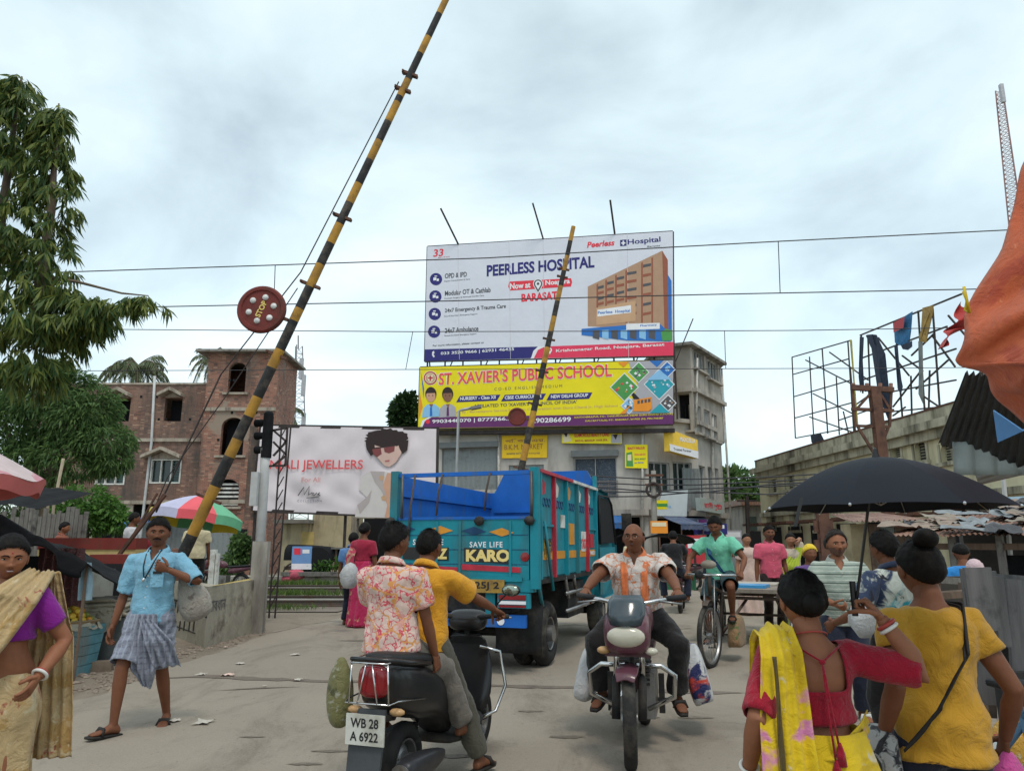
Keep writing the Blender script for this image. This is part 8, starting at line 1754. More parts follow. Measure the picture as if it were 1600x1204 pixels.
 def trousers(s, mat, name='trousers', end=.96, r=.03, top=.075, vox=.0135, wr=.008, shorts=False):
  b = MB(); H = s.H; b.loft([q for q in s.rings(.012, 0, 4)]); cuts = [(s.P+s.z*s.tp[3][0], s.z, .3)]; k = s.k*s.g
  for i in (0, 1):
   K, A, h = s.K[i], s.A[i], s.hj[i]
   if shorts: e_ = h.lerp(K, end); pts, rr = [h+s.z*.02, h.lerp(e_, .5), e_], [.1*k, .105*k, .10*k]; dd = (K-h).normalized()
   else: e_ = K.lerp(A, end); pts, rr = [h+s.z*.02, h.lerp(K, .5), K, K.lerp(A, .5), e_], [.098*k, .092*k, (.055+r*.6)*k, (.05+r*.7)*k, (.038+r)*k]; dd = (A-K).normalized(); b.ball(K, (.055+r*.6)*k, 10)
   b.tube(pts, rr, 14); cuts.append((e_, dd, .13))
  return s.garment(name, mat, b, vox, cuts, wr)
 def skirt(s, mat, z1, w0=.17, w1=.24, nf=9, amp=.02, top=.10, name='saree_skirt', shift=(0, 0), seed=0, d=.75):
  b = MB(); H = s.H; c0 = s.P+s.z*top*H
  def fn(i, j):
   a = 2*PI*i; f = j; rr = w0+(w1-w0)*f**.8; hip = .035*math.exp(-((f-.22)/.16)**2); fold = amp*(.25+f)*(math.sin(a*nf+seed+1.5*math.sin(f*3+a))+.6*noise.noise(V((a*1.5, f*2.5, seed))))
   p = c0.lerp(V((c0.x+shift[0], c0.y+shift[1], z1)), f); return p+s.x*(math.cos(a)*(rr+hip+fold))+s.y*(math.sin(a)*((rr+hip)*d+fold)-.01*(1-f))
  b.grid(120, 26, fn, True); o = b.build(name, mat, s.o, smooth=True); o.modifiers.new('t', 'SOLIDIFY').thickness = .004; return o
 def drape(s, mat, path, width, name='saree_drape', folds=5, amp=.012, seed=0, nu=50, nv=22):
  """Cloth strip: path points with the across direction at each."""
  P = [V(p) for p in path]; Wd = [V(w) for w in width]; b = MB(); L_ = len(P)-1
  def fn(i, j):
   q = i*L_; a = min(int(q), L_-1); f = q-a; f2 = f*f*(3-2*f)*.5+f*.5; p = P[a].lerp(P[a+1], f2); w = Wd[a].lerp(Wd[a+1], f2); t = (P[a+1]-P[a]).normalized(); n_ = t.cross(w).normalized()
   return p+w*(j-.5)+n_*(amp*min(1, .35+1.1*abs(w.length)/.22-.4)*math.sin(j*folds*2*PI+seed+i*2)+.02*noise.noise(V((i*4, j*3, seed))))
  b.grid(nu, nv, fn); o = b.build(name, mat, s.o, smooth=True); md = o.modifiers.new('t', 'SOLIDIFY'); md.thickness = .004; md.offset = 0; return o
 def part(s, name, mb, mat, **k): return mb.build(name, mat, s.o, smooth=k.pop('smooth', True), **k)
 def sandals(s, mat):
  for i in (0, 1):
   t = s.toes[i]; u_ = V((0, 0, 1)); u_ = (u_-t*u_.dot(t)).normalized(); r_ = t.cross(u_); A_ = s.A[i]-u_*.072*s.k; b = MB()
   b.loft([[A_+t*f*s.k+r_*(w*sg)+u_*h for sg, h in ((-1, -.012), (1, -.012), (1, .006), (-1, .006))] for f, w in ((-.075, .03), (0, .036), (.08, .044), (.15, .046), (.195, .03))]); b.tube([A_+t*.10*s.k-r_*.046+u_*.005, A_+t*.085*s.k-r_*.03+u_*.048, A_+t*.085*s.k+r_*.03+u_*.048, A_+t*.10*s.k+r_*.046+u_*.005], .011, 6, flat=2.0); s.part('sandal', b, mat)
 def bangle(s, i, mat, f=.92, r=.033, w=.006):
  c = s.E[i].lerp(s.W[i], f); d = (s.W[i]-s.E[i]).to_track_quat('Z', 'Y').to_matrix().to_4x4(); b = MB(); b.torus((0, 0, 0), r*s.k, w, 24, 8, Matrix.Translation(c) @ d); s.part('bangle', b, mat)
# ================================================================== THE PEOPLE IN THE STREET
sil = M('white_bangle', (.62, .60, .56), .35, .05, 5, 0); gold = M('red_bangle', (.35, .05, .04), .4, .1, 5, 0); m_sand = M('sandal_black', (.025, .022, .02), .6, .2, 9, .1)
dark_tr = cloth('trouser_black', (.016, .014, .014)); grey_tr = cloth('trouser_grey', (.135, .118, .10)); olive_tr = cloth('trouser_olive', (.07, .066, .05)); jeans = cloth('jeans_navy', (.018, .022, .04))
# walking man with sack
p = V((at(234, 900, 6.5).x, 6.6, 0))
cloth('pale_pink_cloth', (.55, .40, .42)); cloth('yellow_scarf', (.66, .46, .03))
A1 = Person('man in a light blue shirt and folded grey lungi walking with a shoulder sack', p, PI+.06, 1.735, .95, 'b', hands=[(-.17, .17, 1.30), (.30, .04, .80)], poles=[(-1, .1, -.7), (.3, -1, 0)], curl=(1.0, .5), palm=((.3, -.9, .3), None), feet=[(-.12, -.22, .085), (.12, .24, .10)], toes=[(-.15, 1, -.1), (.55, .85, .1)], hair='short', face={'mous': 1, 'frown': .5, 'eye': .004}, vox=.009, hd=(96, 64), head=(.3, -.02))
sh_ = A1.shirt(cloth('shirt_sky', (.20, .42, .56), bmp=.5, wscale=12), sl=.95, hem=-.035, ease=.017, vneck=.10, wr=.010, puff=.014)
b = MB(); c = A1.P+V((-.085, .17, .30)); b.box(c, (.105, .01, .12)); A1.part('pocket', b, MATS['shirt_sky'], bevel=.004); b = MB(); b.box(c+V((0, .006, .058)), (.07, .012, .022)); A1.part('phone', b, m_blkp, bevel=.003)
b = MB(); b.tube([A1.neck+V((x, y, z)) for x, y, z in ((.055, .03, .02), (.06, .10, -.05), (.05, .155, -.14), (.035, .165, -.22), (.02, .168, -.235), (.0, .16, -.18), (-.03, .13, -.09), (-.055, .06, 0))], .006, 6); A1.part('cord_necklace', b, m_blkp); b = MB(); b.ball(A1.neck+V((.032, .172, -.25)), (.013, .006, .017), 10); A1.part('pendant', b, m_chrome)
lun = print_mat('lungi_check', (.22, .235, .29), [((.17, .18, .23), 22, .3, 'stripez'), ((.27, .29, .35), 24, .3, 'stripex')], .85, .5, 9)
b = MB(); H = A1.H; b.loft(A1.rings(.012, 0, 3)); cuts = [(A1.P+V((0, 0, A1.tp[2][0])), V((0, 0, 1)), .3)]
for i in (0, 1): h, K = A1.hj[i], A1.K[i]; e_ = h.lerp(K, .93); b.tube([h+V((0, 0, .03)), h.lerp(K, .5), e_], [.098, .100, .104], 16); cuts.append((e_, (K-h).normalized(), .16))
A1.garment('lungi', lun, b, .012, cuts, .016, 9, 3)
A1.drape(lun, [A1.P+V((-.02, .15, .02)), A1.P+V((-.03, .19, -.2)), A1.P+V((-.04, .17, -.42)), A1.P+V((-.06, .12, -.56))], [(.16, 0, 0), (.22, .02, 0), (.20, .02, 0), (.07, .02, .03)], 'lungi_fold', 4, .022); A1.drape(lun, [A1.P+V((-.02, .17, -.02)), A1.P+V((-.16, .20, -.2)), A1.P+V((-.22, .12, -.40))], [(.10, 0, 0), (.2, .05, 0), (.2, .05, 0)], 'lungi_fold', 3, .018, 3)
A1.sandals(m_sand)
b = MB(); b.loft([[V((r*math.cos(a)*1.1, r*.75*math.sin(a), z)) for a in np.linspace(0, 2*PI, 20, False)] for r, z in ((.03, -.24), (.13, -.22), (.17, -.12), (.16, 0), (.11, .12), (.05, .22), (.035, .30))])
for v in b.bm.verts: v.co += noise.noise_vector(v.co*8)*.025
o = tag(b.build('sack', print_mat('dirty_sack', (.30, .27, .23), [((.16, .13, .11), 6, .56, 'n')], .9, .6, 12), smooth=True, sub=1), 'dirty pale cloth sack slung behind the shoulder of the man in the blue shirt', 'sack'); o.scale = (.8, .8, .85); o.location = basis(A1.o) @ V((-.31, -.05, 1.06)); o.rotation_euler = (0, -.45, 0)
# beige saree woman
p = V((at(34, 900, 3.95).x-.1, 4.0, 0)); bs = print_mat('saree_beige', (.46, .33, .17), [((.30, .10, .06), 8, .60, 'n'), ((.38, .24, .09), 5, .55, 'n'), ((.52, .42, .26), 12, .60, 'n')], .75, .6, 8)
A2 = Person('woman in a beige saree and purple blouse walking along the left edge', p, PI+.2, 1.56, 1.12, 'a', True, hands=[(-.235, .10, .86), (.26, .1, .82)], poles=[(-.7, -1, 0), (.4, -1, 0)], hair='tied', face={'frown': .9, 'eye': .0035, 'teeth': 1}, vox=.009, hd=(96, 64), head=(.5, -.12), belly=.08, feet=[(-.1, -.1, .07), (.1, .12, .07)])
A2.shirt(cloth('blouse_purple', (.20, .012, .22)), sl=.66, hem=.13, ease=.010, name='blouse', collar=False, vneck=.12, wr=.003, puff=.006, flare=.0)
A2.skirt(bs, .03, .165, .24, 7, .022, .03, seed=2)
P = A2.P; A2.drape(bs, [P+V((-.14, -.14, .30)), P+V((-.14, -.03, .55)), P+V((-.10, .165, .43)), P+V((.03, .215, .26)), P+V((.15, .185, .10)), P+V((.20, .05, .0))], [(.10, 0, -.03), (.13, .02, .02), (.22, .02, .06), (.27, -.02, .16), (.26, -.06, .22), (.10, -.2, .2)], folds=6, amp=.011, seed=1); A2.drape(bs, [P+V((-.14, -.12, .54)), P+V((-.17, -.20, .20)), P+V((-.19, -.2, -.15)), P+V((-.20, -.2, -.42))], [(.12, .02, 0), (.22, 0, 0), (.26, 0, 0), (.28, 0, 0)], 'saree_tail', 5, .018, 4)
A2.bangle(0, sil, .93, .036, .008); A2.bangle(0, gold, .88, .036, .004); b = MB(); b.ball(A2.hm @ V((0, face_y(0, .035)+.001, .036)), (.005, .003, .005), 8); A2.part('bindi', b, gold)
# scooter pillion and rider
mS = basis(sc_)
A3 = Person('pillion passenger in a pink and white printed shirt and grey trousers on the scooter', mS @ V((-.07, -.02, 0)), -HS, 1.60, .98, 'b', pel=(0, 0, .895), lean=(-.02, -.03, 1), head=(-.38, 0), hands=[(-.22, .32, .93), (.235, .13, .82)], poles=[(-1, -.8, -.2), (.5, -1, 0)], curl=(.5, 1.1), palm=((.2, 0, -1), (-1, .1, -.1)), feet=[(-.24, .38, .36), (.27, .50, .36)], knees=[(-.5, 1, .6), (.4, 1, .5)], toes=[(-.2, 1, -.1), (.35, 1, -.05)], hair='short', vox=.0095)
A3.shirt(print_mat('crackle_pink', (.62, .46, .40), [((.55, .06, .09), 13, .075, 'crack'), ((.62, .28, .08), 7, .05, 'crack'), ((.60, .30, .26), 5, .60, 'n')], .8, .4, 9), sl=.72, hem=-.02, ease=.026, vneck=0, wr=.011, puff=.022, flare=.02); A3.trousers(grey_tr, r=.036, wr=.013)
A4 = Person('scooter rider in a mustard yellow polo shirt seen from behind', mS @ V((-.04, .36, 0)), -HS, 1.60, .98, 'b', pel=(0, 0, .865), lean=(.0, .05, 1), head=(-.15, -.02), hands=[(-.29, .48, 1.035), (.36, .48, 1.035)], poles=[(-1, -.3, -1), (1, -.3, -1)], curl=(1.2, 1.2), palm=((0, -.2, -1), (0, -.2, -1)), feet=[(-.15, .36, .37), (.33, .24, .10)], knees=[(-.3, 1, .5), (.5, 1, .4)], hair='crop', vox=.0095)
A4.shirt(print_mat('mustard_polo', (.62, .29, .02), [((.5, .2, .015), 60, .25, 'vor')], .8, .4, 9), sl=.78, hem=-.03, ease=.022, vneck=0, wr=.010, puff=.028); A4.trousers(olive_tr, r=.034, wr=.012); A4.sandals(m_sand)
# motorcyclist
mM = basis(mc); om = print_mat('orange_print_shirt', (.56, .50, .46), [((.55, .16, .06), 17, .56, 'n'), ((.45, .22, .14), 9, .06, 'crack')], .8, .4, 9)
A5 = Person('balding man with spectacles in an orange and white print shirt riding the maroon motorcycle', mM @ V((0, .33, 0)), HM, 1.64, 1.17, 'b', sh=.20, pel=(0, 0, .94), lean=(0, .28, 1), head=(-.12, .12), hands=[(-.355, .575, 1.16), (.355, .575, 1.16)], poles=[(-1, -.2, -.35), (1, -.2, -.35)], curl=(1.25, 1.25), palm=((.15, -.25, -1), (-.15, -.25, -1)), feet=[(-.30, .15, .35), (.30, .15, .35)], knees=[(-.7, 1, .3), (.7, 1, .3)], toes=[(-.35, 1, -.35), (.35, 1, -.35)], hair='bald', face={'frown': 1, 'eye': .004}, vox=.009, hd=(96, 64), belly=.1)
s5 = A5.shirt(om, sl=.66, hem=-.03, ease=.026, vneck=.07, wr=.011, puff=.022, cmat=cloth('orange_plain', (.62, .17, .06))); A5.trousers(dark_tr, r=.032, wr=.010)
for sg in (-1, 1):
 A5.drape(MATS['orange_plain'], [A5.P+A5.z*h+A5.x*sg*(.075+.06*abs(h-.3))+A5.y*(.178+.012*math.sin(h*9)+k) for h, k in ((.47, -.075), (.40, -.02), (.28, .01), (.16, .028), (.02, .012))], [(.055, 0, 0)]*5, 'shirt_band', 1, .001, sg, 24, 6)
b = MB()
for sg in (-1, 1): b.torus((0, 0, 0), .022, .0016, 24, 6, A5.hm @ Matrix.Translation((sg*.032, .098, .003)) @ Matrix.Rotation(PI/2, 4, 'X')); b.tube([A5.hm @ V(q) for q in ((sg*.054, .097, .006), (sg*.077, .02, .006))], .0016, 5)
b.tube([A5.hm @ V(q) for q in ((-.01, .1, .006), (0, .103, .009), (.01, .1, .006))], .0016, 5); A5.part('spectacles', b, m_blkp)
A5.sandals(m_sand)
# cycle van rider
mV = cv.matrix_basis; ys = yF-.62-.14; kk = CS
mV_ = Matrix.Translation(cv.location) @ Matrix.Rotation(HV, 4, 'Z'); gp = print_mat('green_polo', (.16, .50, .34), [((.02, .26, .16), 26, .22, 'stripez')], .8, .35, 9); gp0 = cloth('green_plain', (.17, .52, .36))
A6 = Person('cycle van rider in a mint green polo shirt looking down at the road', mV_ @ V((0, ys*kk, 0)), HV, 1.74, 1.0, 'b', pel=(0, 0, 1.09), lean=(0, .26, 1), head=(.0, -.35), hands=[(-.31*kk, .40, 1.15), (.31*kk, .40, 1.15)], poles=[(-1, -.4, -.4), (1, -.4, -.4)], curl=(1.2, 1.2), palm=((0, -.2, -1), (0, -.2, -1)), feet=[(-.16, .16, .60), (.16, .12, .30)], knees=[(-.25, 1, .3), (.25, 1, .3)], hair='short', vox=.011, face={'eye': .003})
A6.shirt(gp0, sl=.62, hem=-.02, ease=.02, vneck=.07, wr=.008, puff=.026, cmat=gp0); A6.trousers(cloth('shorts_teal', (.015, .045, .055)), 'shorts', .85, shorts=True); A6.sandals(m_sand)
A6.drape(m_tdk, [A6.S[1]+A6.z*.05+A6.x*-.04, A6.P+A6.z*.34+A6.y*.19+A6.x*.08, A6.P+A6.z*.1+A6.y*.17-A6.x*.06, A6.P+A6.z*.02+A6.y*.1-A6.x*.17], [(.05, 0, 0)]*4, 'bag_strap', 1, 0)
# striped polo man and the man with the patchwork shirt
st = print_mat('striped_polo', (.29, .34, .29), [((.10, .13, .11), 13, .28, 'stripez'), ((.45, .48, .42), 26, .2, 'stripez')], .85, .35, 9)
A7 = Person('man with receding hair in a grey green striped polo shirt', (at(1318, 900, 6.9).x, 7.0, 0), PI-.22, 1.63, 1.05, 'a', hands=[(-.10, .30, .98), (.12, .32, 1.0)], poles=[(-1, -.5, -.3), (1, -.5, -.3)], curl=(.7, .9), palm=((.6, 0, .5), (-.6, 0, .5)), hair='receding', face={'grey': 1, 'beard': 1, 'eye': .004}, vox=.0095, hd=(96, 64), head=(.1, 0), belly=.08)
A7.shirt(st, sl=.85, hem=-.04, ease=.022, vneck=.11, wr=.009, puff=.026, cmat=cloth('polo_collar', (.42, .42, .36))); A7.trousers(jeans); A7.sandals(m_whitefr)
pw = print_mat('patchwork_shirt', (.03, .045, .09), [((.48, .50, .44), 4.2, .50, 'n'), ((.02, .28, .32), 3.1, .57, 'n'), ((.02, .02, .03), 9, .62, 'n')], .8, .35, 9)
A8 = Person('man in a teal navy and white patchwork shirt seen from behind', (at(1400, 900, 5.4).x, 5.5, 0), .35, 1.60, 1.0, 'b', hands=[(-.3, .25, .95), (.26, .2, .85)], hair='full', vox=.011); A8.shirt(pw, sl=.8, hem=-.05, ease=.022, vneck=0, wr=.009, puff=.028, cmat=cloth('navy_plain', (.02, .03, .06))); A8.trousers(dark_tr)
b = MB(); b.ball((0, 0, 0), (.10, .07, .13), 14)
for v in b.bm.verts: v.co += noise.noise_vector(v.co*14)*.03
wb = tag(b.build('carrier_bag', print_mat('thin_plastic', (.50, .50, .50), [], .35, .6, 14), smooth=True), 'crumpled white plastic bag carried beside the patchwork shirt', 'bag'); wb.location = V((at(1352, 960, 5.3).x, 5.35, at(1352, 968, 5.3).z))
# yellow saree woman with umbrella
UX, UYY = at(1369, 720, 2.64).x, 2.64; ys_ = print_mat('saree_yellow', (.64, .44, .012), [((.58, .50, .34), 7, .60, 'n'), ((.56, .20, .36), 3.4, .555, 'n'), ((.5, .33, .01), 3, .55, 'n')], .75, .45, 8)
A9 = Person('woman in a yellow saree and red blouse seen from behind holding a black umbrella', (at(1262, 900, 2.7).x, 2.75, 0), .04, 1.42, 1.06, 'a', True, sh=.152, hands=[(-.245, -.02, .77), (UX-at(1262, 900, 2.7).x-.01, -.05, 1.265)], poles=[(-.5, -1, 0), (1, -.45, -.6)], curl=(.4, 1.35), palm=((1, 0, 0), (-.9, .5, 0)), hair='tied', vox=.008, hd=(72, 48), feet=[(-.1, -.08, .07), (.1, .1, .07)], hm=m_hair)
red = print_mat('blouse_red', (.30, .006, .022), [], .8, .5, 16)
A9.shirt(red, sl=.97, hem=.115, ease=.010, name='blouse', collar=False, vneck=0, wr=.004, puff=.006, flare=0, cut=lambda q, c: (c.y < A9.P.y-.02 and c.z > A9.P.z+.275 and abs(c.x-A9.P.x) < .088-.02*(c.z-A9.P.z-.275)*4) or c.z > A9.neck.z-.03 and abs(c.x-A9.P.x) < .095)
A9.skirt(ys_, .02, .150, .25, 6, .014, .105, seed=5, d=.82)
P = A9.P; A9.drape(ys_, [P+V((-.12, .13, .30)), P+V((-.125, .09, .43)), P+V((-.128, .02, .478)), P+V((-.135, -.06, .468)), P+V((-.148, -.13, .40)), P+V((-.165, -.17, .18)), P+V((-.17, -.215, -.15)), P+V((-.165, -.235, -.5))], [(.10, 0, 0), (.105, 0, .02), (.11, 0, .03), (.12, .0, .03), (.14, 0, .02), (.17, 0, 0), (.205, 0, 0), (.24, 0, 0)], 'saree_drape', 4, .008, 1, 90, 28)
A9.drape(cloth('saree_border', (.10, .07, .02)), [P+V((-.185, -.16, .40)), P+V((-.195, -.197, .15)), P+V((-.205, -.24, -.15)), P+V((-.20, -.26, -.5))], [(.012, 0, 0)]*4, 'saree_border', 1, 0); A9.drape(ys_, [P+V((-.2, .0, .02)), P+V((0, -.165, .07)), P+V((.19, .0, .15))], [(0, 0, .08), (0, 0, .07), (0, 0, .1)], 'waist_fold', 3, .008)
b = MB(); q1, q2 = P+V((-.09, -.082, .43)), P+V((.085, -.082, .43)); kn = P+V((-.005, -.118, .375)); b.tube([q1, kn, q2], .004, 6); b.tube([kn, kn+V((.004, -.03, -.14)), kn+V((.012, -.045, -.25))], .004, 6); b.tube([kn, kn+V((-.006, -.03, -.16)), kn+V((-.004, -.05, -.30))], .004, 6); b.ball(kn, (.012, .008, .01), 8)
for e_ in (kn+V((.014, -.048, -.27)), kn+V((-.004, -.052, -.32))): b.lathe([(.004, .03), (.014, .0), (.018, -.04), (0, -.04)], 10, Matrix.Translation(e_))
A9.part('blouse_tie', b, red)
A9.bangle(1, sil, .80, .034, .007); A9.bangle(1, gold, .87, .034, .007); A9.bangle(0, sil, .93, .034, .006); b = MB(); b.torus((0, 0, 0), .062, .003, 24, 6, Matrix.Translation(A9.neck+V((0, 0, -.0))) @ Matrix.Rotation(-.35, 4, 'X')); A9.part('necklace', b, gold)
wr = basis(A9.o) @ (A9.W[1]); hd_ = (A9.W[1]-A9.E[1]).normalized(); gp_ = basis(A9.o) @ (A9.W[1]+hd_*.085+V((-.02, .03, 0)))
um = thing('umbrella', 'open black umbrella held up by the woman in the yellow saree', 'umbrella', gp_)
top = V((UX, UYY, at(1369, 714, UYY).z)); rz_ = at(1369, 795, UYY).z; Ru = .413
m_um = M('umbrella_black', (.010, .012, .018), .6, .15, 4, .12, 14, spec=.12)
for k in range(8):
 b = MB()
 def uf(i, j):
  a = 2*PI*(k+i)/8+.12; sc = math.cos(PI/8)/math.cos((i-.5)*PI/4); e_ = 1-.035*math.sin(PI*i)*j; r = Ru*j*(1+(sc-1)*.75)*e_; z = top.z+(rz_-top.z)*(j**1.9)*.93+(rz_-top.z)*.07*j+.006*math.sin(PI*i)*j
  return V((top.x+r*math.cos(a), top.y+r*math.sin(a), z))
 b.grid(8, 14, uf); o = b.build('canopy_panel', m_um, um, True, smooth=True)
 b = MB(); b.tube([uf(0, j/8)+V((0, 0, -.004)) for j in range(9)], .0022, 5); b.build('rib', m_alloy, um, True); b = MB(); b.tube([uf(0, .5)+V((0, 0, -.005)), V((top.x, top.y, top.z-.17))], .002, 5); b.build('stretcher', m_alloy, um, True); b = MB(); b.ball(uf(0, 1), (.005, .005, .006), 6); b.build('rib_tip', m_chrome, um, True)
b = MB(); b.tube([top+V((0, 0, .02)), gp_+V((0, 0, -.06))], .0055, 8); b.build('shaft', m_blkp, um, True); b = MB(); b.tube([gp_+V((0, 0, .05)), gp_+V((0, 0, -.07))], .011, 8); b.build('handle', m_blkp, um, True); b = MB(); b.lathe([(.0, .035), (.006, .03), (.014, 0), (0, 0)], 10, Matrix.Translation(top)); b.build('ferrule', m_blkp, um, True)
b = MB(); a0 = at(1247, 777, 2.36); b.grid(3, 8, lambda i, j: a0+V((.012*i-.028*j, -.015-.0*j, -.09*j))); b.build('strap', m_blkp, um, True)
# yellow tee woman
A0_ = Person('woman in a mustard yellow top with hair bun and black shoulder strap', (at(1449, 900, 2.95).x+.025, 3.02, 0), .06, 1.53, 1.03, 'b', True, sh=.16, hands=[(-.225, -.0, .82), (.275, .04, .78)], poles=[(-.4, -1, 0), (.4, -1, 0)], curl=(.55, .9), hair='topbun', vox=.0085, feet=[(-.1, .1, .07), (.1, -.05, .07)], hm=m_hair)
A0_.shirt(print_mat('tee_mustard', (.47, .245, .022), [], .85, .5, 8), sl=.5, hem=-.055, ease=.020, name='top', collar=False, vneck=0, wr=.011, puff=.010, flare=.035); A0_.trousers(jeans)
P = A0_.P; A0_.drape(M('strap_black', (.02, .018, .017), .7, .2, 30, .4), [A0_.S[1]+V((-.06, .07, .07)), A0_.S[1]+V((-.06, -.065, .075)), P+V((.03, -.158, .30)), P+V((-.10, -.158, .12)), P+V((-.20, -.10, -.02))], [(.02, 0, .02), (.022, 0, .02), (.025, 0, .028), (.025, 0, .028), (.02, 0, .03)], 'bag_strap', 1, 0)
b = MB(); b.loft([[V((-.235+.05*math.cos(a)*k, .02+.11*math.sin(a)*k, P.z+z)) for a in np.linspace(0, 2*PI, 16, False)] for k, z in ((.7, -.30), (1, -.26), (1.05, -.12), (.9, .0), (.4, .03))]); A0_.part('shoulder_bag', b, print_mat('zebra_bag', (.35, .35, .34), [((.02, .02, .025), 14, .5, 'n')], .6, .3, 9))
b = MB(); b.loft([[V((r*math.cos(a), r*.6*math.sin(a), z)) for a in np.linspace(0, 2*PI, 16, False)] for r, z in ((.03, -.26), (.09, -.22), (.10, -.12), (.05, -.02), (.015, .04))])
for v in b.bm.verts: v.co += noise.noise_vector(v.co*16)*.02
o = tag(b.build('carrier_bag', print_mat('pink_plastic', (.55, .07, .28), [], .3, .5, 16), smooth=True, sub=1), 'thin bright pink carrier bag in the hand of the woman in the yellow top', 'bag'); o.location = basis(A0_.o) @ (A0_.W[1]+V((.0, .0, -.07)))
# people farther off (feet hidden by walls, carts or riders)
def extra(label, u, Y, H, rz, skin, top, legs, hair='short', fem=False, z=0, hands=None, head=(0, 0), face=None, vneck=.05, sl=.7, vox=.016, hd=(40, 28), skirt=None, coll=True, hem=-.03):
 a = Person(label, (at(u, 860, Y).x, Y, z), rz, H, 1.0, skin, fem, hair=hair, vox=vox, hd=hd, hands=hands, head=head, face=face); a.shirt(top, sl=sl, hem=hem, ease=.022, vneck=vneck, vox=.018, collar=coll)
 if skirt: a.skirt(skirt, .03, .17, .26, 8, .02)
 else: a.trousers(legs, vox=.018)
 return a
extra('bearded man in a bright pink polo walking behind the cycle van', 1203, 13.6, 1.83, PI-.05, 'b', cloth('pink_polo', (.62, .10, .16)), cloth('trouser_brown', (.03, .02, .018)), hd=(64, 44), face={'beard': 1}, vox=.013)
a = extra('girl in a long pale peach dress walking behind the cycle van', 1167, 16.5, 1.72, PI, 'c', cloth('peach_dress', (.58, .42, .36)), None, 'tied', True, skirt=MATS['peach_dress'], vneck=.03, coll=False)
a = extra('woman in a lime green saree holding a phone to her ear', 1236, 14.4, 1.70, PI-.2, 'c', cloth('cream_blouse', (.5, .42, .32)), None, 'tied', True, skirt=cloth('lime_saree', (.42, .52, .05)), coll=False, hands=[(-.12, .12, 1.55), (.26, .1, .9)]); a.drape(MATS['lime_saree'], [a.P+V((.16, .2, -.2)), a.P+V((.05, .2, .2)), a.P+V((-.14, .05, .54))], [(.25, 0, .1), (.25, 0, .1), (.12, 0, 0)])
pk = print_mat('saree_pink', (.50, .03, .11), [((.55, .30, .18), 9, .60, 'n'), ((.40, .015, .06), 4, .55, 'n')], .8, .5, 8)
a = extra('woman in a pink saree and crimson blouse walking away by the rail crossing', 568, 14.2, 1.90, -.25, 'b', cloth('blouse_crimson', (.33, .02, .05)), None, 'tied', True, skirt=pk, coll=False, vneck=0, hem=.1); a.drape(print_mat('saree_cream_edge', (.45, .30, .20), [((.45, .05, .1), 5, .5, 'n')]), [a.P+V((-.12, .12, .4)), a.P+V((-.14, 0, .56)), a.P+V((-.17, -.18, .3)), a.P+V((-.22, -.2, -.3))], [(.12, 0, 0), (.14, 0, 0), (.17, 0, 0), (.14, 0, 0)])
b = MB(); b.ball(at(546, 898, 13.2), (.16, .12, .22), 12)
for v in b.bm.verts: v.co += noise.noise_vector(v.co*9)*.05
tag(b.build('carrier_bag', MATS['thin_plastic'], smooth=True), 'white plastic bag carried beside the woman in the pink saree', 'bag')
extra('boy in a blue shirt walking just ahead of the woman in the pink saree', 551, 14.6, 1.72, -.2, 'b', cloth('boy_blue', (.10, .22, .45)), jeans, vneck=0)
pb_ = MB(); pb_.bb((at(60, 850, 15.2).x, 14.2, 0), (at(345, 850, 15.2).x, 15.6, .42)); tag(pb_.build('low_plinth', m_conc_dk), 'low concrete plinth behind the red topped wall', 'plinth')
extra('man in a white tee shirt standing behind the red topped wall', 203, 14.6, 1.68, -1.0, 'b', cloth('white_tee', (.55, .53, .55)), jeans, vneck=0, coll=False, z=.42); extra('dark haired person seen head only behind the red topped wall', 95, 14.8, 1.50, -1.4, 'a', cloth('rust_top', (.25, .08, .05)), jeans, 'full', z=.42)
extra('man in a loose cream shirt half hidden behind the crossing boom', 306, 14.6, 1.62, .4, 'b', cloth('cream_shirt', (.58, .50, .32)), dark_tr, vneck=0, z=.42)
extra('person in a dark red shirt behind the head of the walking man', 236, 14.9, 1.40, .2, 'b', cloth('maroon_shirt', (.22, .02, .03)), dark_tr, z=.42)
a = Person('man in a black tee shirt riding a motorcycle away behind the balding rider', (at(1052, 860, 16.6).x, 16.6, 0), R(-15), 1.75, 1.05, 'b', pel=(0, 0, .98), lean=(0, .2, 1), hands=[(-.33, .6, 1.1), (.33, .6, 1.1)], feet=[(-.25, .3, .36), (.25, .3, .36)], knees=[(-.5, 1, .4), (.5, 1, .4)], vox=.016, hd=(40, 28)); a.shirt(print_mat('black_tee', (.014, .014, .016), [((.05, .25, .28), 4.5, .67, 'n')]), sl=.7, vneck=0, collar=False, vox=.018); a.trousers(jeans, vox=.018)
extra('person in a bright blue tee shirt bending under the debris covered roof', 1502, 8.6, 1.52, -.3, 'b', cloth('tee_blue', (.03, .22, .55)), dark_tr, 'short', vneck=0, coll=False, head=(0, -.5)); extra('person under a pale pink head cloth by the plank partition', 1521, 7.8, 1.35, -.2, 'b', cloth('pale_pink_cloth', (.55, .40, .42)), dark_tr, 'full', vneck=0, coll=False).o.children[0].data.materials[0] = MATS['pale_pink_cloth']
extra('person in a yellow headscarf beyond the woman with the umbrella', 1264, 9.5, 1.50, PI, 'b', cloth('violet_top', (.12, .06, .2)), dark_tr, 'full', True, vneck=0, coll=False).o.children[0].data.materials[0] = MATS['yellow_scarf']
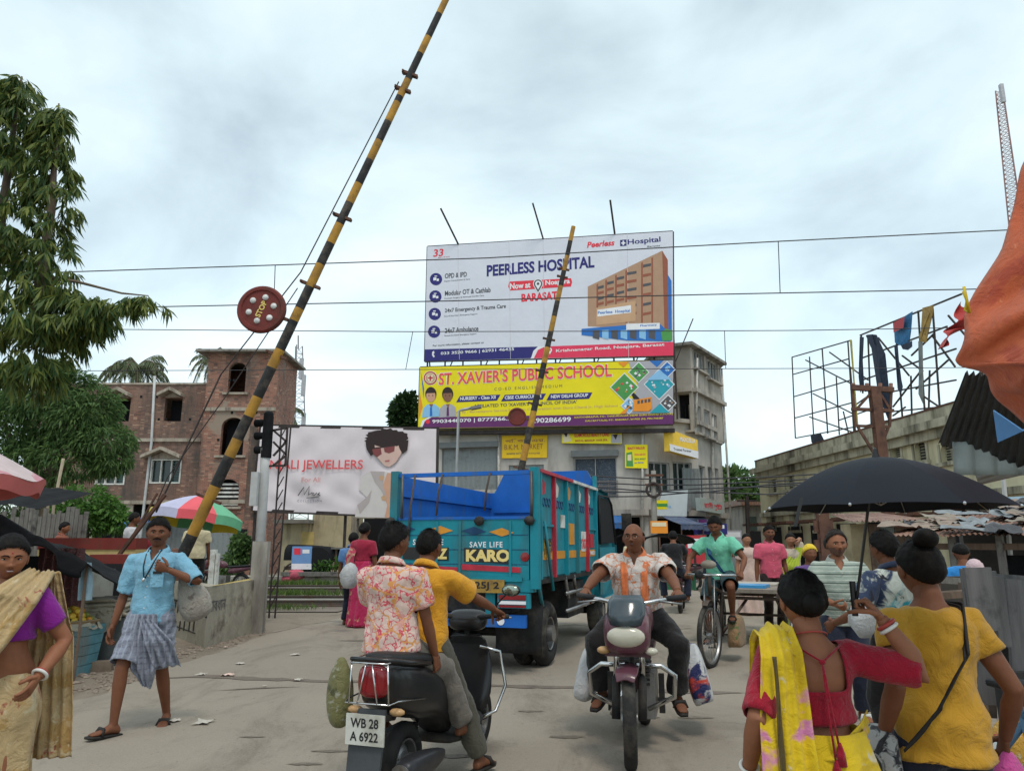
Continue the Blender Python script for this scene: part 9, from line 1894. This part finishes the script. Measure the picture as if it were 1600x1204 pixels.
# ================================================================== STREET CLUTTER by the corner shops
def smallsign(lab, u, v, w, h, Y, m1, m2):
 p = at(u, v, Y); b = MB(); b.bb((p.x-w/2, Y, p.z-h/2), (p.x+w/2, Y+.05, p.z+h/2)); t = thing('shop_sign', lab, 'sign', (p.x, Y, 0)); b.build('panel', m1, t, True)
 b = MB(); b.bb((p.x-w*.42, Y-.01, p.z+h*.05), (p.x+w*.42, Y-.004, p.z+h*.38)); b.build('printed_band', m2, t, True); b = MB(); b.bb((p.x-.03, Y+.02, 0), (p.x+.03, Y+.05, p.z-h/2)); b.build('post', m_rusty, t, True)
smallsign('small orange diamond notice on a post before the corner shop', 1030, 823, .7, .5, 31, ORANGE, CREAMINK)
smallsign('dark blue shop name board above the side street stalls', 1110, 826, 1.6, .5, 36, NAVY, WHITE)
smallsign('red and white shop board low by the side street', 1088, 858, .8, 1.1, 30, DKRED, WHITE)
smallsign('pale grey notice board at the end of the side street', 1146, 840, .9, .8, 40, GREYINK, WHITE)
ar = thing('auto_rickshaw', 'dark hooded three wheeler parked behind the black shirted rider', 'rickshaw', (at(1040, 880, 20).x, 20, 0))
b = MB(); b.grid(16, 8, lambda i, j: V((ar.location.x-.7+1.4*i, 19.4+1.5*j, 1.55+.22*math.sin(PI*i)**.5-.05*j))); o = b.build('hood', m_blk_tarp, ar, True, smooth=True); o.modifiers.new('s', 'SOLIDIFY').thickness = .04
for s in (-1, 1): b = MB(); b.bar((ar.location.x+s*.66, 19.5, .6), (ar.location.x+s*.66, 19.5, 1.56), .05); b.bar((ar.location.x+s*.66, 20.7, .6), (ar.location.x+s*.66, 20.7, 1.52), .05); b.each('hood_post', m_frame, ar, True)
b = MB(); b.bb((ar.location.x-.68, 19.6, .35), (ar.location.x+.68, 20.9, .75)); b.build('body', M('rick_green', (.03, .12, .06), .5, .2), ar, True, bevel=.06)
for s in (-1, 1): b = MB(); b.torus((0, 0, 0), .2, .06, 20, 8, Matrix.Translation((ar.location.x+s*.6, 20.4, .26)) @ Matrix.Rotation(PI/2, 4, 'Y')); b.build('wheel', m_tyre, ar, True, smooth=True)
for i, (u, Y, h, m_, lab) in enumerate(((995, 27, .9, m_blue_tarp, 'blue plastic drum outside the corner shops'), (1122, 30, 1.0, m_rtin, 'rusty oil drum at the side street corner'), (1148, 34, .9, m_gtin, 'grey metal drum further down the side street'))):
 p = at(u, 860, Y); b = MB(); b.lathe([(0, 0), (.29, 0), (.3, .02), (.3, h*.33), (.315, h*.35), (.3, h*.37), (.3, h*.66), (.315, h*.68), (.3, h*.7), (.3, h), (.27, h), (.27, h-.03), (0, h-.03)], 24, Matrix.Translation((p.x, Y, 0))); tag(b.build('drum', m_, smooth='auto'), lab, 'drum')
for i, (u, Y, c_, lab) in enumerate(((985, 29, 'cream_shirt', 'distant man in a cream shirt outside the corner shops'), (1098, 33, 'maroon_shirt', 'distant man in a maroon shirt by the side street stalls'), (1138, 36, 'boy_blue', 'distant man in blue at the end of the side street'))): extra(lab, u, Y, 1.7, PI+i, 'b', MATS[c_], jeans, vox=.024, z=0)
# oil drips and dark smudges on the road
for i, (u, v, a, c_) in enumerate(((520, 1172, .16, .03), (478, 1192, .12, .03), (395, 1150, .10, .025), (885, 1150, .14, .04), (830, 1110, .12, .03), (700, 1180, .2, .05), (1010, 1120, .12, .03), (560, 1000, .3, .06), (640, 1015, .2, .04), (1090, 1120, .16, .04))):
 p = gnd(u, v, .0165); n = 26; s = MB(); s.poly([p+V((a*math.cos(q)*(1+.5*noise.noise(V((math.cos(q)*2+i, math.sin(q)*2, i)))), c_*math.sin(q)*(1+.7*noise.noise(V((math.cos(q)*3, math.sin(q)*3+i, 2)))), 0)) for q in (2*PI*k/n for k in range(n))]); tag(s.build('road_stain', M('oil_stain', (.165, .138, .108), .7, .3, 20, .2)), kind='structure')
for sc0 in [k for k in bpy.data.scenes if k.name == 'tmp']: bpy.data.scenes.remove(sc0)
